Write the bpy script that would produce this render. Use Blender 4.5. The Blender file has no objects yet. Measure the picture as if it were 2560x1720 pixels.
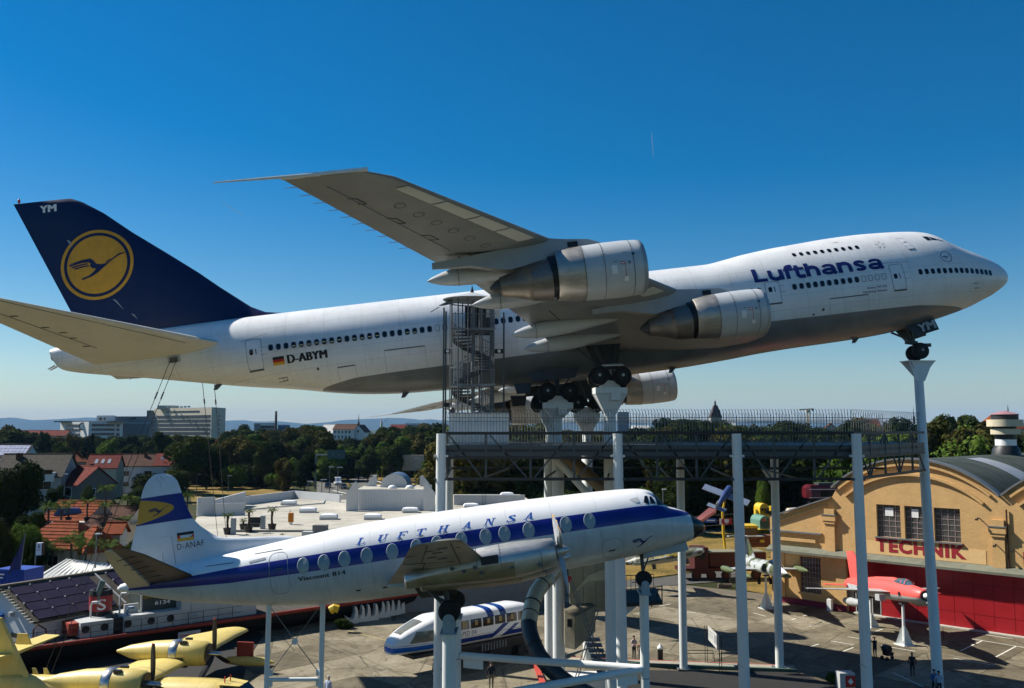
import bpy, bmesh, math, random
import numpy as np
from mathutils import Vector as V, Matrix, Euler
R_ = math.radians
rnd = random.Random(7)
sc = bpy.context.scene
COL = sc.collection

# ---------------------------------------------------------------- camera, sky, sun, exposure
FOC, EYE, TILT = 2286.0, 17.0, math.atan(212 / 2286.0)      # lens in photo pixels, eye height in metres, upward tilt
cam = bpy.data.cameras.new('camera'); cam.sensor_width = 36; cam.lens = FOC / 2560 * 36
cam.clip_start = 0.5; cam.clip_end = 90000
cam_ob = bpy.data.objects.new('camera', cam); COL.objects.link(cam_ob)
cam_ob.location = (0, 0, EYE); cam_ob.rotation_euler = (math.pi / 2 + TILT, 0, 0)
sc.camera = cam_ob
SUN_DIR = V((-1.0, 0.40, 1.0)).normalized()                 # towards the sun: far left, 43 degrees up
sun_el = math.asin(SUN_DIR.z); sun_az = math.atan2(SUN_DIR.x, SUN_DIR.y)
world = bpy.data.worlds.new('World'); sc.world = world; world.use_nodes = True
nt = world.node_tree; nt.nodes.clear()
wo = nt.nodes.new('ShaderNodeOutputWorld'); bg = nt.nodes.new('ShaderNodeBackground'); sky = nt.nodes.new('ShaderNodeTexSky')
sky.sky_type = 'NISHITA'; sky.sun_disc = False; sky.sun_elevation = sun_el; sky.sun_rotation = sun_az
sky.altitude = 100; sky.air_density = 1.0; sky.dust_density = 0.25; sky.ozone_density = 2.5
bg.inputs["Strength"].default_value = 0.058
hs = nt.nodes.new('ShaderNodeHueSaturation'); hs.inputs['Saturation'].default_value = 1.6
nt.links.new(sky.outputs[0], hs.inputs['Color']); nt.links.new(hs.outputs[0], bg.inputs[0]); nt.links.new(bg.outputs[0], wo.inputs[0])
sun = bpy.data.lights.new('sun', 'SUN'); sun.energy = 5.0; sun.angle = R_(0.53); sun.color = (1, 0.95, 0.86)
sun_ob = bpy.data.objects.new('sun', sun); COL.objects.link(sun_ob)
sun_ob.rotation_euler = SUN_DIR.to_track_quat('Z', 'Y').to_euler(); sun_ob.location = (-60, 60, 90)
sc.view_settings.view_transform = 'Standard'; sc.view_settings.look = 'None'
sc.view_settings.exposure = 0.70; sc.view_settings.gamma = 1.0; sc.view_settings.use_curve_mapping = False
sc.render.engine = 'CYCLES'
sc.cycles.max_bounces = 6; sc.cycles.diffuse_bounces = 3; sc.cycles.glossy_bounces = 3; sc.cycles.transparent_max_bounces = 12
sc.cycles.volume_bounces = 0; sc.cycles.caustics_reflective = False; sc.cycles.caustics_refractive = False
sc.cycles.use_adaptive_sampling = True; sc.cycles.adaptive_threshold = 0.02
sc.cycles.use_denoising = True

# ---------------------------------------------------------------- survey: photo measurements to metres
def ray(u, v):
    c, s = math.cos(TILT), math.sin(TILT)
    return V((u - 1280, FOC * c + (v - 860) * s, FOC * s - (v - 860) * c)) / FOC
def G(u, v, z=0.0):                        # where the line of sight meets the level z
    d = ray(u, v); k = (z - EYE) / d.z
    return V((d.x * k, d.y * k, z))
def AT(u, v, Y):                           # the point at ground distance Y
    d = ray(u, v); k = Y / d.y
    return V((d.x * k, Y, EYE + d.z * k))

# ---------------------------------------------------------------- objects
def tag(o, label=None, cat=None, group=None, kind=None):
    if label: o['label'] = label
    if cat: o['category'] = cat
    if group: o['group'] = group
    if kind: o['kind'] = kind
    return o
def thing(name, label, cat, loc=(0, 0, 0), rz=0.0, group=None, M=None):
    o = bpy.data.objects.new(name, None); COL.objects.link(o); o.empty_display_size = 0.3
    if M is not None: o.matrix_world = M
    else: o.location = loc; o.rotation_euler = (0, 0, rz)
    return tag(o, label, cat, group)
def link(name, me, parent=None, loc=None, rot=None, scale=None):
    o = bpy.data.objects.new(name, me); COL.objects.link(o)
    if parent is not None: o.parent = parent
    if loc is not None: o.location = loc
    if rot is not None: o.rotation_euler = rot
    if scale is not None: o.scale = scale
    return o
def kids(o): return KIDS.get(o.name, [])
KIDS = {}
def dup(o, parent=None, loc=None, rz=None, label=None, group=None):
    c = o.copy(); COL.objects.link(c)
    if parent is not None: c.parent = parent
    if loc is not None: c.location = loc
    if rz is not None: c.rotation_euler = (0, 0, rz)
    if label: c['label'] = label
    if group: c['group'] = group
    for ch in list(o.children): dup(ch, c)
    return c

# ---------------------------------------------------------------- mesh builder
def frame(d, up=(0, 0, 1)):
    d = V(d).normalized(); u = V(up)
    if abs(d.dot(u)) > 0.98: u = V((1, 0, 0)) if abs(d.x) < 0.9 else V((0, 1, 0))
    x = u.cross(d).normalized(); y = d.cross(x)
    return x, y, d
class MB:
    def __init__(s): s.v, s.f, s.m = [], [], []
    def add(s, vs, fs, mi=0):
        b = len(s.v); s.v += [tuple(p) for p in vs]
        s.f += [tuple(i + b for i in f) for f in fs]; s.m += [mi] * len(fs); return s
    def box(s, c, d, rz=0.0, mi=0, M=None):
        x, y, z = d[0] / 2, d[1] / 2, d[2] / 2; q = M or Matrix.Rotation(rz, 3, 'Z'); c = V(c)
        vs = [c + q @ V((a, b, e)) for a in (-x, x) for b in (-y, y) for e in (-z, z)]
        return s.add(vs, [(0, 1, 3, 2), (4, 6, 7, 5), (0, 4, 5, 1), (2, 3, 7, 6), (0, 2, 6, 4), (1, 5, 7, 3)], mi)
    def beam(s, a, b, w, h=None, mi=0, up=(0, 0, 1)):
        a, b = V(a), V(b); x, y, d = frame(b - a, up); h = h or w
        vs = [p + x * i * w / 2 + y * j * h / 2 for p in (a, b) for i, j in ((-1, -1), (1, -1), (1, 1), (-1, 1))]
        return s.add(vs, [(3, 2, 1, 0), (4, 5, 6, 7)] + [(i, (i + 1) % 4, (i + 1) % 4 + 4, i + 4) for i in range(4)], mi)
    def loft(s, rings, cap0=True, cap1=True, mi=0, closed=True):
        n = len(rings[0]); vs = [p for r in rings for p in r]; fs = []
        for k in range(len(rings) - 1):
            for i in range(n if closed else n - 1):
                j = (i + 1) % n; fs.append((k * n + i, k * n + j, (k + 1) * n + j, (k + 1) * n + i))
        if cap0: fs.append(tuple(range(n - 1, -1, -1)))
        if cap1: fs.append(tuple(range((len(rings) - 1) * n, len(rings) * n)))
        return s.add(vs, fs, mi)
    def path(s, pts, rad, n=10, mi=0, caps=True):
        pts = [V(p) for p in pts]; rings = []; x = None
        for i, p in enumerate(pts):
            d = (pts[min(i + 1, len(pts) - 1)] - pts[max(i - 1, 0)]).normalized()
            if x is None: x, y, _ = frame(d)
            else:
                x = (x - d * x.dot(d)).normalized(); y = d.cross(x)
            r = rad[i] if isinstance(rad, (list, tuple)) else rad
            rings.append([p + (x * math.cos(t) + y * math.sin(t)) * r for t in [2 * math.pi * k / n for k in range(n)]])
        return s.loft(rings, caps, caps, mi)
    def tube(s, a, b, r0, r1=None, n=12, mi=0): return s.path([a, b], [r0, r0 if r1 is None else r1], n, mi)
    def lathe(s, prof, o=(0, 0, 0), d=(0, 0, 1), n=24, mi=0, caps=True):      # prof: (along, radius)
        o = V(o); x, y, d = frame(d)
        rings = [[o + d * a + (x * math.cos(t) + y * math.sin(t)) * max(r, 1e-4) for t in [2 * math.pi * k / n for k in range(n)]] for a, r in prof]
        return s.loft(rings, caps, caps, mi)
    def prism(s, poly, ext, mi=0):                                             # poly: 3D points of one face; ext: vector
        n = len(poly); e = V(ext); a = [V(p) for p in poly]; b = [p + e for p in a]
        return s.add(a + b, [tuple(range(n - 1, -1, -1)), tuple(range(n, 2 * n))] + [(i, (i + 1) % n, (i + 1) % n + n, i + n) for i in range(n)], mi)
    def ball(s, c, r, n=12, m=8, mi=0, sc3=(1, 1, 1)):
        c = V(c); prof = [(-math.cos(math.pi * k / m), math.sin(math.pi * k / m)) for k in range(m + 1)]
        rings = [[c + V((max(q, 1e-3) * math.cos(2 * math.pi * i / n) * r * sc3[0], max(q, 1e-3) * math.sin(2 * math.pi * i / n) * r * sc3[1], a * r * sc3[2])) for i in range(n)] for a, q in prof]
        return s.loft(rings, True, True, mi)
    def mesh(s, name, mats, smooth=None):
        me = bpy.data.meshes.new(name); me.from_pydata(s.v, [], s.f)
        for m in (mats if isinstance(mats, (list, tuple)) else [mats]): me.materials.append(m)
        if len(me.materials) > 1: me.polygons.foreach_set('material_index', s.m)
        if smooth:
            me.polygons.foreach_set('use_smooth', [True] * len(me.polygons))
            if smooth < 180: me.set_sharp_from_angle(angle=R_(smooth))
        me.update(); return me
    def ob(s, name, mats, parent=None, smooth=None, loc=None, rot=None, fix=False):
        me = s.mesh(name, mats, smooth)
        if fix:
            bm = bmesh.new(); bm.from_mesh(me); bmesh.ops.recalc_face_normals(bm, faces=bm.faces); bm.to_mesh(me); bm.free()
        return link(name, me, parent, loc, rot)
def struct(name, mb, m, smooth=None, kind='structure', parent=None):
    o = mb.ob(name, m, parent, smooth)
    if parent is None: o['kind'] = kind
    return o

# ---------------------------------------------------------------- materials
class NT:
    def __init__(s, name):
        s.m = bpy.data.materials.new(name); s.m.use_nodes = True; s.t = s.m.node_tree
        s.b = next(n for n in s.t.nodes if n.type == 'BSDF_PRINCIPLED')
        s.tc = None
    def n(s, t, **k):
        x = s.t.nodes.new('ShaderNode' + t)
        for a, b in k.items(): setattr(x, a, b)
        return x
    def l(s, a, b): s.t.links.new(a, b)
    def co(s, which='Object'):
        if s.tc is None: s.tc = s.n('TexCoord')
        return s.tc.outputs[which]
    def geo(s):
        return s.n('NewGeometry').outputs['Position']
    def noise(s, scale, detail=4, rough=0.6, vec=None, dist=0.0):
        x = s.n('TexNoise'); x.inputs['Scale'].default_value = scale; x.inputs['Detail'].default_value = detail
        x.inputs['Roughness'].default_value = rough; x.inputs['Distortion'].default_value = dist
        s.l(vec if vec is not None else s.co(), x.inputs['Vector']); return x.outputs[0]
    def map(s, vec, scale=(1, 1, 1), rot=(0, 0, 0), loc=(0, 0, 0)):
        x = s.n('Mapping'); x.inputs['Scale'].default_value = scale; x.inputs['Rotation'].default_value = rot; x.inputs['Location'].default_value = loc
        s.l(vec, x.inputs['Vector']); return x.outputs[0]
    def ramp(s, fac, stops):
        x = s.n('ValToRGB'); e = x.color_ramp.elements
        while len(e) < len(stops): e.new(0.5)
        for q, (p, c) in zip(e, stops): q.position = p; q.color = (*c, 1) if len(c) == 3 else c
        s.l(fac, x.inputs[0]); return x.outputs[0]
    def mix(s, fac, a, b, mode='MIX'):
        x = s.n('Mix', data_type='RGBA', blend_type=mode)
        for sock, val in ((x.inputs[0], fac), (x.inputs[6], a), (x.inputs[7], b)):
            if hasattr(val, 'is_linked'): s.l(val, sock)
            elif isinstance(val, (int, float)): sock.default_value = val
            else: sock.default_value = (*val, 1)
        return x.outputs[2]
    def math(s, op, a, b=None, c=None):
        x = s.n('Math', operation=op)
        for i, q in enumerate((a, b, c)):
            if q is None: continue
            if hasattr(q, 'is_linked'): s.l(q, x.inputs[i])
            else: x.inputs[i].default_value = q
        return x.outputs[0]
    def xyz(s, vec):
        x = s.n('SeparateXYZ'); s.l(vec, x.inputs[0]); return x.outputs
    def curve(s, fac, pts, lo, hi, vlo, vhi):          # piecewise curve through (x, y) points, x in lo..hi and y in vlo..vhi
        f = s.n('MapRange'); s.l(fac, f.inputs[0]); f.inputs[1].default_value = lo; f.inputs[2].default_value = hi
        c = s.n('FloatCurve'); cm = c.mapping; cu = cm.curves[0]
        P = [((x - lo) / (hi - lo), (y - vlo) / (vhi - vlo)) for x, y in sorted(pts)]
        while len(cu.points) < len(P): cu.points.new(0.5, 0.5)
        for q, p in zip(cu.points, P): q.location = p; q.handle_type = 'VECTOR'
        cm.update(); s.l(f.outputs[0], c.inputs['Value'])
        return s.math('MULTIPLY_ADD', c.outputs[0], vhi - vlo, vlo)
    def bump(s, h, strength=0.3, dist=0.02):
        x = s.n('Bump'); x.inputs['Strength'].default_value = strength; x.inputs['Distance'].default_value = dist
        s.l(h, x.inputs['Height']); s.l(x.outputs[0], s.b.inputs['Normal'])
    def set(s, color=None, rough=None, metal=None, spec=None):
        for nm, val in (('Base Color', color), ('Roughness', rough), ('Metallic', metal), ('Specular IOR Level', spec)):
            if val is None: continue
            i = s.b.inputs[nm]
            if hasattr(val, 'is_linked'): s.l(val, i)
            elif isinstance(val, (int, float)): i.default_value = val
            else: i.default_value = (*val, 1)
        return s.m
_MC = {}
def mat(name, c, rough=0.6, metal=0.0, var=0.18, scale=1.5, bump=0.0, bscale=30, streak=0.0, spec=0.4):
    """plain paint, stone or metal with uneven tone, optional rain streaks and relief"""
    if name in _MC: return _MC[name]
    t = NT(name); c2 = tuple(x * (1 - var) for x in c); c3 = tuple(min(1, x * (1 + var * 0.5)) for x in c)
    n1 = t.noise(scale, 6, 0.65, t.geo())
    col = t.ramp(n1, [(0.25, c2), (0.5, c), (0.78, c3)])
    if streak:
        n2 = t.noise(3.0, 4, 0.6, t.map(t.geo(), (1.6, 1.6, 0.06)))
        col = t.mix(t.ramp(n2, [(0.5, (0, 0, 0)), (0.75, (streak,) * 3)]), col, tuple(x * 0.35 for x in c))
    r = t.math('MULTIPLY_ADD', n1, 0.25, rough - 0.12)
    t.set(col, r, metal, spec)
    if bump: t.bump(t.noise(bscale, 5, 0.6, t.geo()), bump)
    _MC[name] = t.m; return t.m

# ---------------------------------------------------------------- lettering
def text2d(txt, size=1.0, bold=0.0, shear=0.0, spacing=1.0, cut=0.25):
    """flat lettering as (verts, faces): baseline at y=0, starts at x=0"""
    cu = bpy.data.curves.new('lettering', 'FONT'); cu.body = txt; cu.size = size; cu.offset = bold; cu.shear = shear
    cu.space_character = spacing; cu.resolution_u = 3; cu.fill_mode = 'BOTH'; cu.dimensions = '2D'
    o = bpy.data.objects.new('lettering', cu); COL.objects.link(o)
    dg = bpy.context.evaluated_depsgraph_get(); me = bpy.data.meshes.new_from_object(o.evaluated_get(dg))
    bm = bmesh.new(); bm.from_mesh(me)
    bmesh.ops.remove_doubles(bm, verts=bm.verts, dist=1e-5)
    ys = [v.co.y for v in bm.verts] or [0]; k = math.floor(min(ys) / cut) if cut > 0 else 0
    while cut > 0 and k * cut < max(ys):
        g = list(bm.verts) + list(bm.edges) + list(bm.faces)
        bmesh.ops.bisect_plane(bm, geom=g, plane_co=(0, k * cut, 0), plane_no=(0, 1, 0), dist=1e-5); k += 1
    bm.verts.index_update()
    vs = [(v.co.x, v.co.y) for v in bm.verts]; fs = [tuple(v.index for v in f.verts) for f in bm.faces]
    bm.free(); COL.objects.unlink(o); bpy.data.objects.remove(o); bpy.data.curves.remove(cu); bpy.data.meshes.remove(me)
    return vs, fs
def fat(t, d):
    """heavier lettering: the outline drawn three times, slightly shifted, each a hair higher"""
    vs, fs = t; n = len(vs)
    return [(a + k * d, b, (k + 1) * .002) for k in (-1, 0, 1) for a, b in vs], [tuple(i + n * k for i in f) for k in range(3) for f in fs]
def fit2d(t, w, h=None):
    """scale lettering to the width w (and height h), its lower left corner at 0, 0"""
    vs, fs = t; x0 = min(a for a, b in vs); x1 = max(a for a, b in vs); y0 = min(b for a, b in vs); y1 = max(b for a, b in vs)
    kx = w / (x1 - x0); ky = kx if h is None else h / (y1 - y0)
    return [((a - x0) * kx, (b - y0) * ky) for a, b in vs], fs
def sign_text(name, txt, o, dx, dy, w, h, m, parent, bold=0.02, off=0.01, shear=0.0, sp=1.0):
    """flat lettering on a flat face: o lower left corner, dx reading direction, dy up, w x h metres"""
    vs, fs = fit2d(text2d(txt, 1, bold, shear, sp, cut=0), w, h); o = V(o); dx = V(dx).normalized(); dy = V(dy).normalized()
    nrm = dx.cross(dy) * off
    return MB().add([o + dx * a + dy * b + nrm for a, b in vs], fs).ob(name, m, parent)
# ================================================================ the setting: ground, apron, roads, hills, air
def poly_sheet(name, pts, z, m, parent=None, kind='structure'):
    bm = bmesh.new(); bm.faces.new([bm.verts.new((p[0], p[1], z)) for p in pts]); bmesh.ops.triangulate(bm, faces=bm.faces)
    bm.normal_update()
    me = bpy.data.meshes.new(name); bm.to_mesh(me); bm.free(); me.materials.append(m)
    if me.polygons and me.polygons[0].normal.z < 0: me.flip_normals()
    o = link(name, me, parent)
    if parent is None: o['kind'] = kind
    return o
def grass_mat(name, stops, sc1=0.08, sc2=1.4):
    t = NT(name); g = t.geo(); n = t.math('MULTIPLY_ADD', t.noise(sc2, 6, 0.7, g), 0.45, t.math('MULTIPLY', t.noise(sc1, 4, 0.6, g), 0.6))
    t.set(t.ramp(n, stops), 0.95, 0, 0.1); t.bump(t.noise(5, 4, 0.7, g), 0.8, 0.15); return t.m
m_field = grass_mat('field', [(0.30, (0.018, 0.026, 0.009)), (0.5, (0.036, 0.042, 0.017)), (0.68, (0.075, 0.066, 0.03))], 0.02, 0.3)
m_dry = grass_mat('dry_grass', [(0.30, (0.045, 0.05, 0.014)), (0.44, (0.12, 0.09, 0.026)), (0.56, (0.23, 0.155, 0.045)), (0.72, (0.33, 0.23, 0.075))], .15, 2.2)
E_ = 22000
g = MB().add([(-E_, -300, -.03), (E_, -300, -.03), (E_, E_, -.03), (-E_, E_, -.03)], [(0, 1, 2, 3)])
struct('ground', g, m_field)
# concrete apron in slabs, laid parallel to the hangar front
t = NT('apron_concrete'); g = t.geo()
n1 = t.noise(0.22, 7, 0.68, g, 0.6); n2 = t.noise(1.1, 6, 0.7, g); n3 = t.noise(9, 4, 0.6, g)
oi = t.n('ObjectInfo').outputs['Random']
n4 = t.noise(2.6, 9, .78, g, .4)
b = t.math('MULTIPLY_ADD', n4, 0.34, t.math('MULTIPLY_ADD', oi, 0.22, t.math('MULTIPLY', n1, 0.54)))
col = t.ramp(b, [(0.34, (0.055, 0.046, 0.028)), (0.48, (0.125, 0.105, 0.067)), (0.60, (0.20, 0.172, 0.115)), (0.78, (0.33, 0.29, 0.21))])
st = t.noise(0.55, 5, 0.75, g, 1.2)
col = t.mix(t.ramp(st, [(0.56, (0, 0, 0)), (0.60, (0.6,) * 3), (0.8, (.75,) * 3)]), col, (0.075, 0.06, 0.038))
vo = t.n('TexVoronoi', feature='DISTANCE_TO_EDGE'); vo.inputs['Scale'].default_value = .16; t.l(t.map(g, (1, 1, 1)), vo.inputs['Vector'])
col = t.mix(t.ramp(vo.outputs['Distance'], [(0.0, (.7,) * 3), (0.012, (0, 0, 0))]), col, (0.035, 0.03, 0.02))
tm = t.noise(.9, 3, .5, t.map(g, (1.3, .05, 1), (0, 0, .72)))
col = t.mix(t.ramp(tm, [(.6, (0, 0, 0)), (.68, (.35,) * 3)]), col, (0.05, 0.042, 0.03))
m_apron = t.set(col, 0.88, 0, 0.25); t.bump(n3, 0.25, 0.02)
m_joint = mat('apron_joint', (0.12, 0.10, 0.07), 0.9)
apr = poly_sheet('apron', [(-60, 36), (60, 36), (62, 62), (48, 76), (27, 96), (16, 104), (-16, 104), (-60, 84)], 0.0, m_joint)
HD = V((0.7027, -0.7115, 0)); HN = V((-0.7115, -0.7027, 0)); H0 = V((26.2, 92.5, 0))      # hangar: along the front, outwards, left corner
slab = MB().box((0, 0, -.03), (4.97, 4.97, 0.10)).mesh('slab', m_apron)
hrz = math.atan2(HD.y, HD.x)
for i in range(-16, 13):
    for j in range(0, 19):
        p = H0 + HD * (5 * i + 1.2) + HN * (5 * j + 2.7)
        if p.y < 38 or p.y > 103 or abs(p.x / p.y) > 0.66 or p.y - 1072 > 0: continue
        if p.x < -16 and p.y > 84 + (p.x + 60) * .4: continue
        if p.x > 16 and p.y > 100 - (p.x - 20) * .9: continue
        yb = 1072 + 17 * 2286 / (p.y + 4)
        if yb > 1800: continue
        link('slab', slab, apr, (p.x, p.y, rnd.uniform(-.004, .006)), (0, 0, hrz))
m_asph = mat('asphalt', (0.075, 0.072, 0.064), 0.9, var=0.25, scale=0.6, bump=0.2)
GP = lambda L: [G(u, v) for u, v in L]
poly_sheet('asphalt_path', GP([(1500, 1468), (1650, 1466), (1842, 1452), (1842, 1424), (1790, 1424), (1650, 1446), (1500, 1456)]), 0.045, m_asph)
poly_sheet('dry_grass', GP([(1420, 1448), (1560, 1452), (1660, 1440), (1790, 1422), (1845, 1424), (1842, 1452), (1862, 1476), (1945, 1492), (1945, 1340), (1900, 1290), (1500, 1290), (1420, 1340)]), 0.040, m_dry)
poly_sheet('service_road', GP([(1480, 1312), (1740, 1312), (1960, 1300), (1960, 1318), (1740, 1334), (1480, 1334)]), 0.05, mat('pale_road', (0.24, 0.225, 0.17), 0.9))
m_wline = mat('road_paint_white', (0.62, 0.60, 0.52), 0.8, var=0.25, scale=3)
def stripe(u0, v0, u1, v1, w=0.12, m=None, name='painted_line', z=0.026):
    a, b = G(u0, v0), G(u1, v1); d = (b - a).normalized(); n = V((-d.y, d.x, 0)) * w / 2
    poly_sheet(name, [a - n, b - n, b + n, a + n], z, m or m_wline, apr)
zq = lambda x, y: (2000 + x / 3.734, 1300 + y / 3.734)
for a, b in (((1600, 1112), (2091, 1192)), ((1640, 1060), (1985, 1112)), ((1700, 1130), (1497, 1225)), ((2015, 1182), (1828, 1282)), ((1435, 1292), (1825, 1362)), ((290, 1132), (500, 1168)), ((740, 1172), (1075, 1228)), ((100, 995), (215, 950)),
             ((610, 1078), (770, 1020)), ((95, 1187), (175, 1160)), ((445, 1092), (640, 1122)), ((900, 1125), (960, 1105)), ((1185, 1170), (1290, 1185)), ((865, 1425), (1150, 1560)), ((635, 905), (690, 915)), ((25, 900), (70, 888)), ((400, 1230), (500, 1192))):
    stripe(*zq(*a), *zq(*b))
z8 = lambda x, y: (1600 + x / 2.431, 1380 + y / 2.431)
for a, b in (((115, 330), (185, 318)), ((690, 372), (765, 392)), ((920, 415), (945, 405)), ((1030, 455), (1110, 425)), ((270, 365), (340, 370))): stripe(*z8(*a), *z8(*b))
stripe(870, 1577, 975, 1604, .1, mat('road_paint_yellow', (0.42, 0.33, 0.12), 0.8), 'painted_line')
# kerbed strip in front of the posts
m_kerb = mat('kerb_stone', (0.30, 0.28, 0.22), 0.85)
ka, kb = G(1400, 1646), G(1985, 1668)
kd = (kb - ka).normalized(); kn = V((-kd.y, kd.x, 0))
k = MB().prism([ka + V((0, 0, -.05)), kb + V((0, 0, -.05)), kb - kn * 1.35 + V((0, 0, -.05)), ka - kn * 1.35 + V((0, 0, -.05))], (0, 0, .17))
struct('kerb', k, m_kerb)
MB().beam(ka + kn * .0 + V((0, 0, .125)), kb + V((0, 0, .125)), .12, .012).ob('painted_line', mat('kerb_red', (0.42, 0.09, 0.06), 0.8), bpy.data.objects['kerb'])
MB().beam(ka - kn * 1.5 + V((0, 0, .10)), kb - kn * 1.5 + V((0, 0, .10)), .25, .3).ob('drain_edge', mat('kerb_green', (0.05, 0.09, 0.07), 0.7), bpy.data.objects['kerb'])
# road junction beyond the flat roof
m_road = mat('road_asphalt', (0.105, 0.10, 0.085), 0.9, var=0.2, scale=0.3)
zr = lambda x, y: (560 + x / 3.89, 980 + y / 3.89)
road = poly_sheet('road', GP([zr(*p) for p in [(900, 1060), (905, 850), (960, 790), (1150, 775), (1500, 745), (1700, 715), (1850, 690), (1850, 735), (1620, 755), (1480, 805), (1440, 850), (1470, 890), (1600, 940), (1300, 930), (1220, 880), (1205, 920), (1210, 1060)]]), 0.02, m_road)
isl = poly_sheet('traffic_island', GP([zr(*p) for p in [(1135, 870), (1160, 830), (1240, 800), (1340, 790), (1240, 825), (1205, 870), (1215, 925), (1160, 900)]]), 0.06, m_dry)
dryf = poly_sheet('dry_meadow', GP([(480, 1262), (470, 1212), (540, 1206), (640, 1206), (720, 1196), (735, 1212), (716, 1240), (705, 1262)]), 0.03, m_dry)
poly_sheet('dry_bank', GP([zr(*p) for p in [(1450, 850), (1500, 800), (1640, 755), (1850, 732), (1900, 800), (2300, 860), (2300, 980), (1600, 945), (1480, 895)]]), 0.04, m_dry)
for a, b in (((920, 838), (945, 828)), ((965, 820), (1000, 812)), ((1215, 800), (1265, 790)), ((985, 868), (1035, 855)), ((1060, 958), (1200, 992)), ((1120, 990), (1150, 1002))):
    p, q = G(*zr(*a)), G(*zr(*b)); d = (q - p).normalized(); n = V((-d.y, d.x, 0)) * .3
    poly_sheet('lane_mark', [p - n, q - n, q + n, p + n], 0.04, m_wline, road)
rail = [G(*zr(*p), .6) for p in [(1850, 722), (1640, 748), (1500, 795), (1455, 840), (1480, 868), (1550, 885)]]
o = MB().path(rail, .18, 6).ob('guard_rail', mat('rail_grey', (0.45, 0.46, 0.44), 0.5)); tag(o, 'grey steel guard rail round the inside of the curved slip road', 'guard rail')

# far hills
def ridge(name, D, pts, m, depth=2500):
    xs = [AT(u, 1060, D).x for u, v in pts]; hs = [max(4, AT(u, v, D).z) for u, v in pts]
    f = spl_lin(xs, hs); n = 160; vs, fs = [], []
    r2 = random.Random(len(pts)); x0, x1 = xs[0], xs[-1]
    for i in range(n + 1):
        x = x0 + (x1 - x0) * i / n; h = f(x) * (1 + r2.uniform(-.02, .02))
        vs += [(x, D - depth, -2), (x + r2.uniform(-150, 150), D - depth * .5, h * .62), (x, D, h), (x, D + depth, -2)]
    for i in range(n):
        for k in range(3): fs.append((i * 4 + k, i * 4 + 4 + k, i * 4 + 5 + k, i * 4 + 1 + k))
    struct(name, MB().add(vs, fs), m, 180)
def spl_lin(xs, ys): return lambda x: float(np.interp(x, xs, ys))
m_hill = mat('forest_hill', (0.035, 0.05, 0.035), 0.95, var=0.35, scale=0.004, spec=0.0)
ridge('hills', 15500, [(-420, 1056), (-200, 1048), (0, 1048), (29, 1042), (70, 1051), (102, 1050), (150, 1048), (193, 1045), (241, 1043), (300, 1046), (420, 1050), (566, 1052), (611, 1050), (637, 1054), (694, 1053), (720, 1055), (766, 1060), (786, 1058), (830, 1054), (856, 1050), (907, 1048), (956, 1046), (971, 1044), (1023, 1046), (1048, 1050), (1074, 1048), (1110, 1051), (1180, 1055), (1280, 1058), (1500, 1054), (1560, 1055), (1650, 1058), (1800, 1057), (1900, 1053), (2000, 1055), (2200, 1060), (2560, 1058), (2950, 1062)], m_hill)
# air: one closed box of thin haze
t = NT('haze_air'); t.t.nodes.remove(t.b); pv = t.n('VolumePrincipled')
pv.inputs['Color'].default_value = (0.33, 0.60, 1.0, 1); pv.inputs['Density'].default_value = 4.0e-5; pv.inputs['Anisotropy'].default_value = 0.0
t.l(pv.outputs[0], next(n for n in t.t.nodes if n.type == 'OUTPUT_MATERIAL').inputs['Volume'])
HZ = (E_ + 400)
hz = MB().box((0, (HZ - 700) / 2, 209), (2 * HZ, HZ + 700, 422)).ob('haze', t.m); hz['kind'] = 'stuff'

# ================================================================ trees
def leaf_mat(name, a, b, c):
    t = NT(name); g = t.geo(); oi = t.n('ObjectInfo').outputs['Random']
    n = t.math('MULTIPLY_ADD', t.noise(2.2, 3, 0.6, g), 0.55, t.math('MULTIPLY_ADD', oi, 0.35, t.math('MULTIPLY', t.noise(0.25, 3, 0.6, g), 0.3)))
    t.set(t.ramp(n, [(0.3, a), (0.55, b), (0.8, c)]), 0.9, 0, 0.04)
    tr = t.n('BsdfTranslucent'); mx = t.n('MixShader'); mx.inputs[0].default_value = 0.18
    t.l(t.b.inputs['Base Color'].links[0].from_socket, tr.inputs[0])
    out = next(n for n in t.t.nodes if n.type == 'OUTPUT_MATERIAL'); t.l(t.b.outputs[0], mx.inputs[1]); t.l(tr.outputs[0], mx.inputs[2]); t.l(mx.outputs[0], out.inputs[0])
    return t.m
m_leaf = leaf_mat('leaves_dark_green', (0.009, 0.016, 0.004), (0.018, 0.032, 0.007), (0.042, 0.058, 0.013))
m_leaf2 = leaf_mat('leaves_olive', (0.018, 0.022, 0.005), (0.040, 0.043, 0.010), (0.080, 0.068, 0.017))
m_leaf3 = leaf_mat('leaves_fresh_green', (0.026, 0.050, 0.007), (0.055, 0.100, 0.014), (0.10, 0.150, 0.024))
m_fir = leaf_mat('needles_blue_green', (0.006, 0.013, 0.007), (0.012, 0.024, 0.012), (0.024, 0.038, 0.017))
m_bark = mat('bark', (0.055, 0.043, 0.032), 0.9, var=0.4, scale=4)
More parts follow.
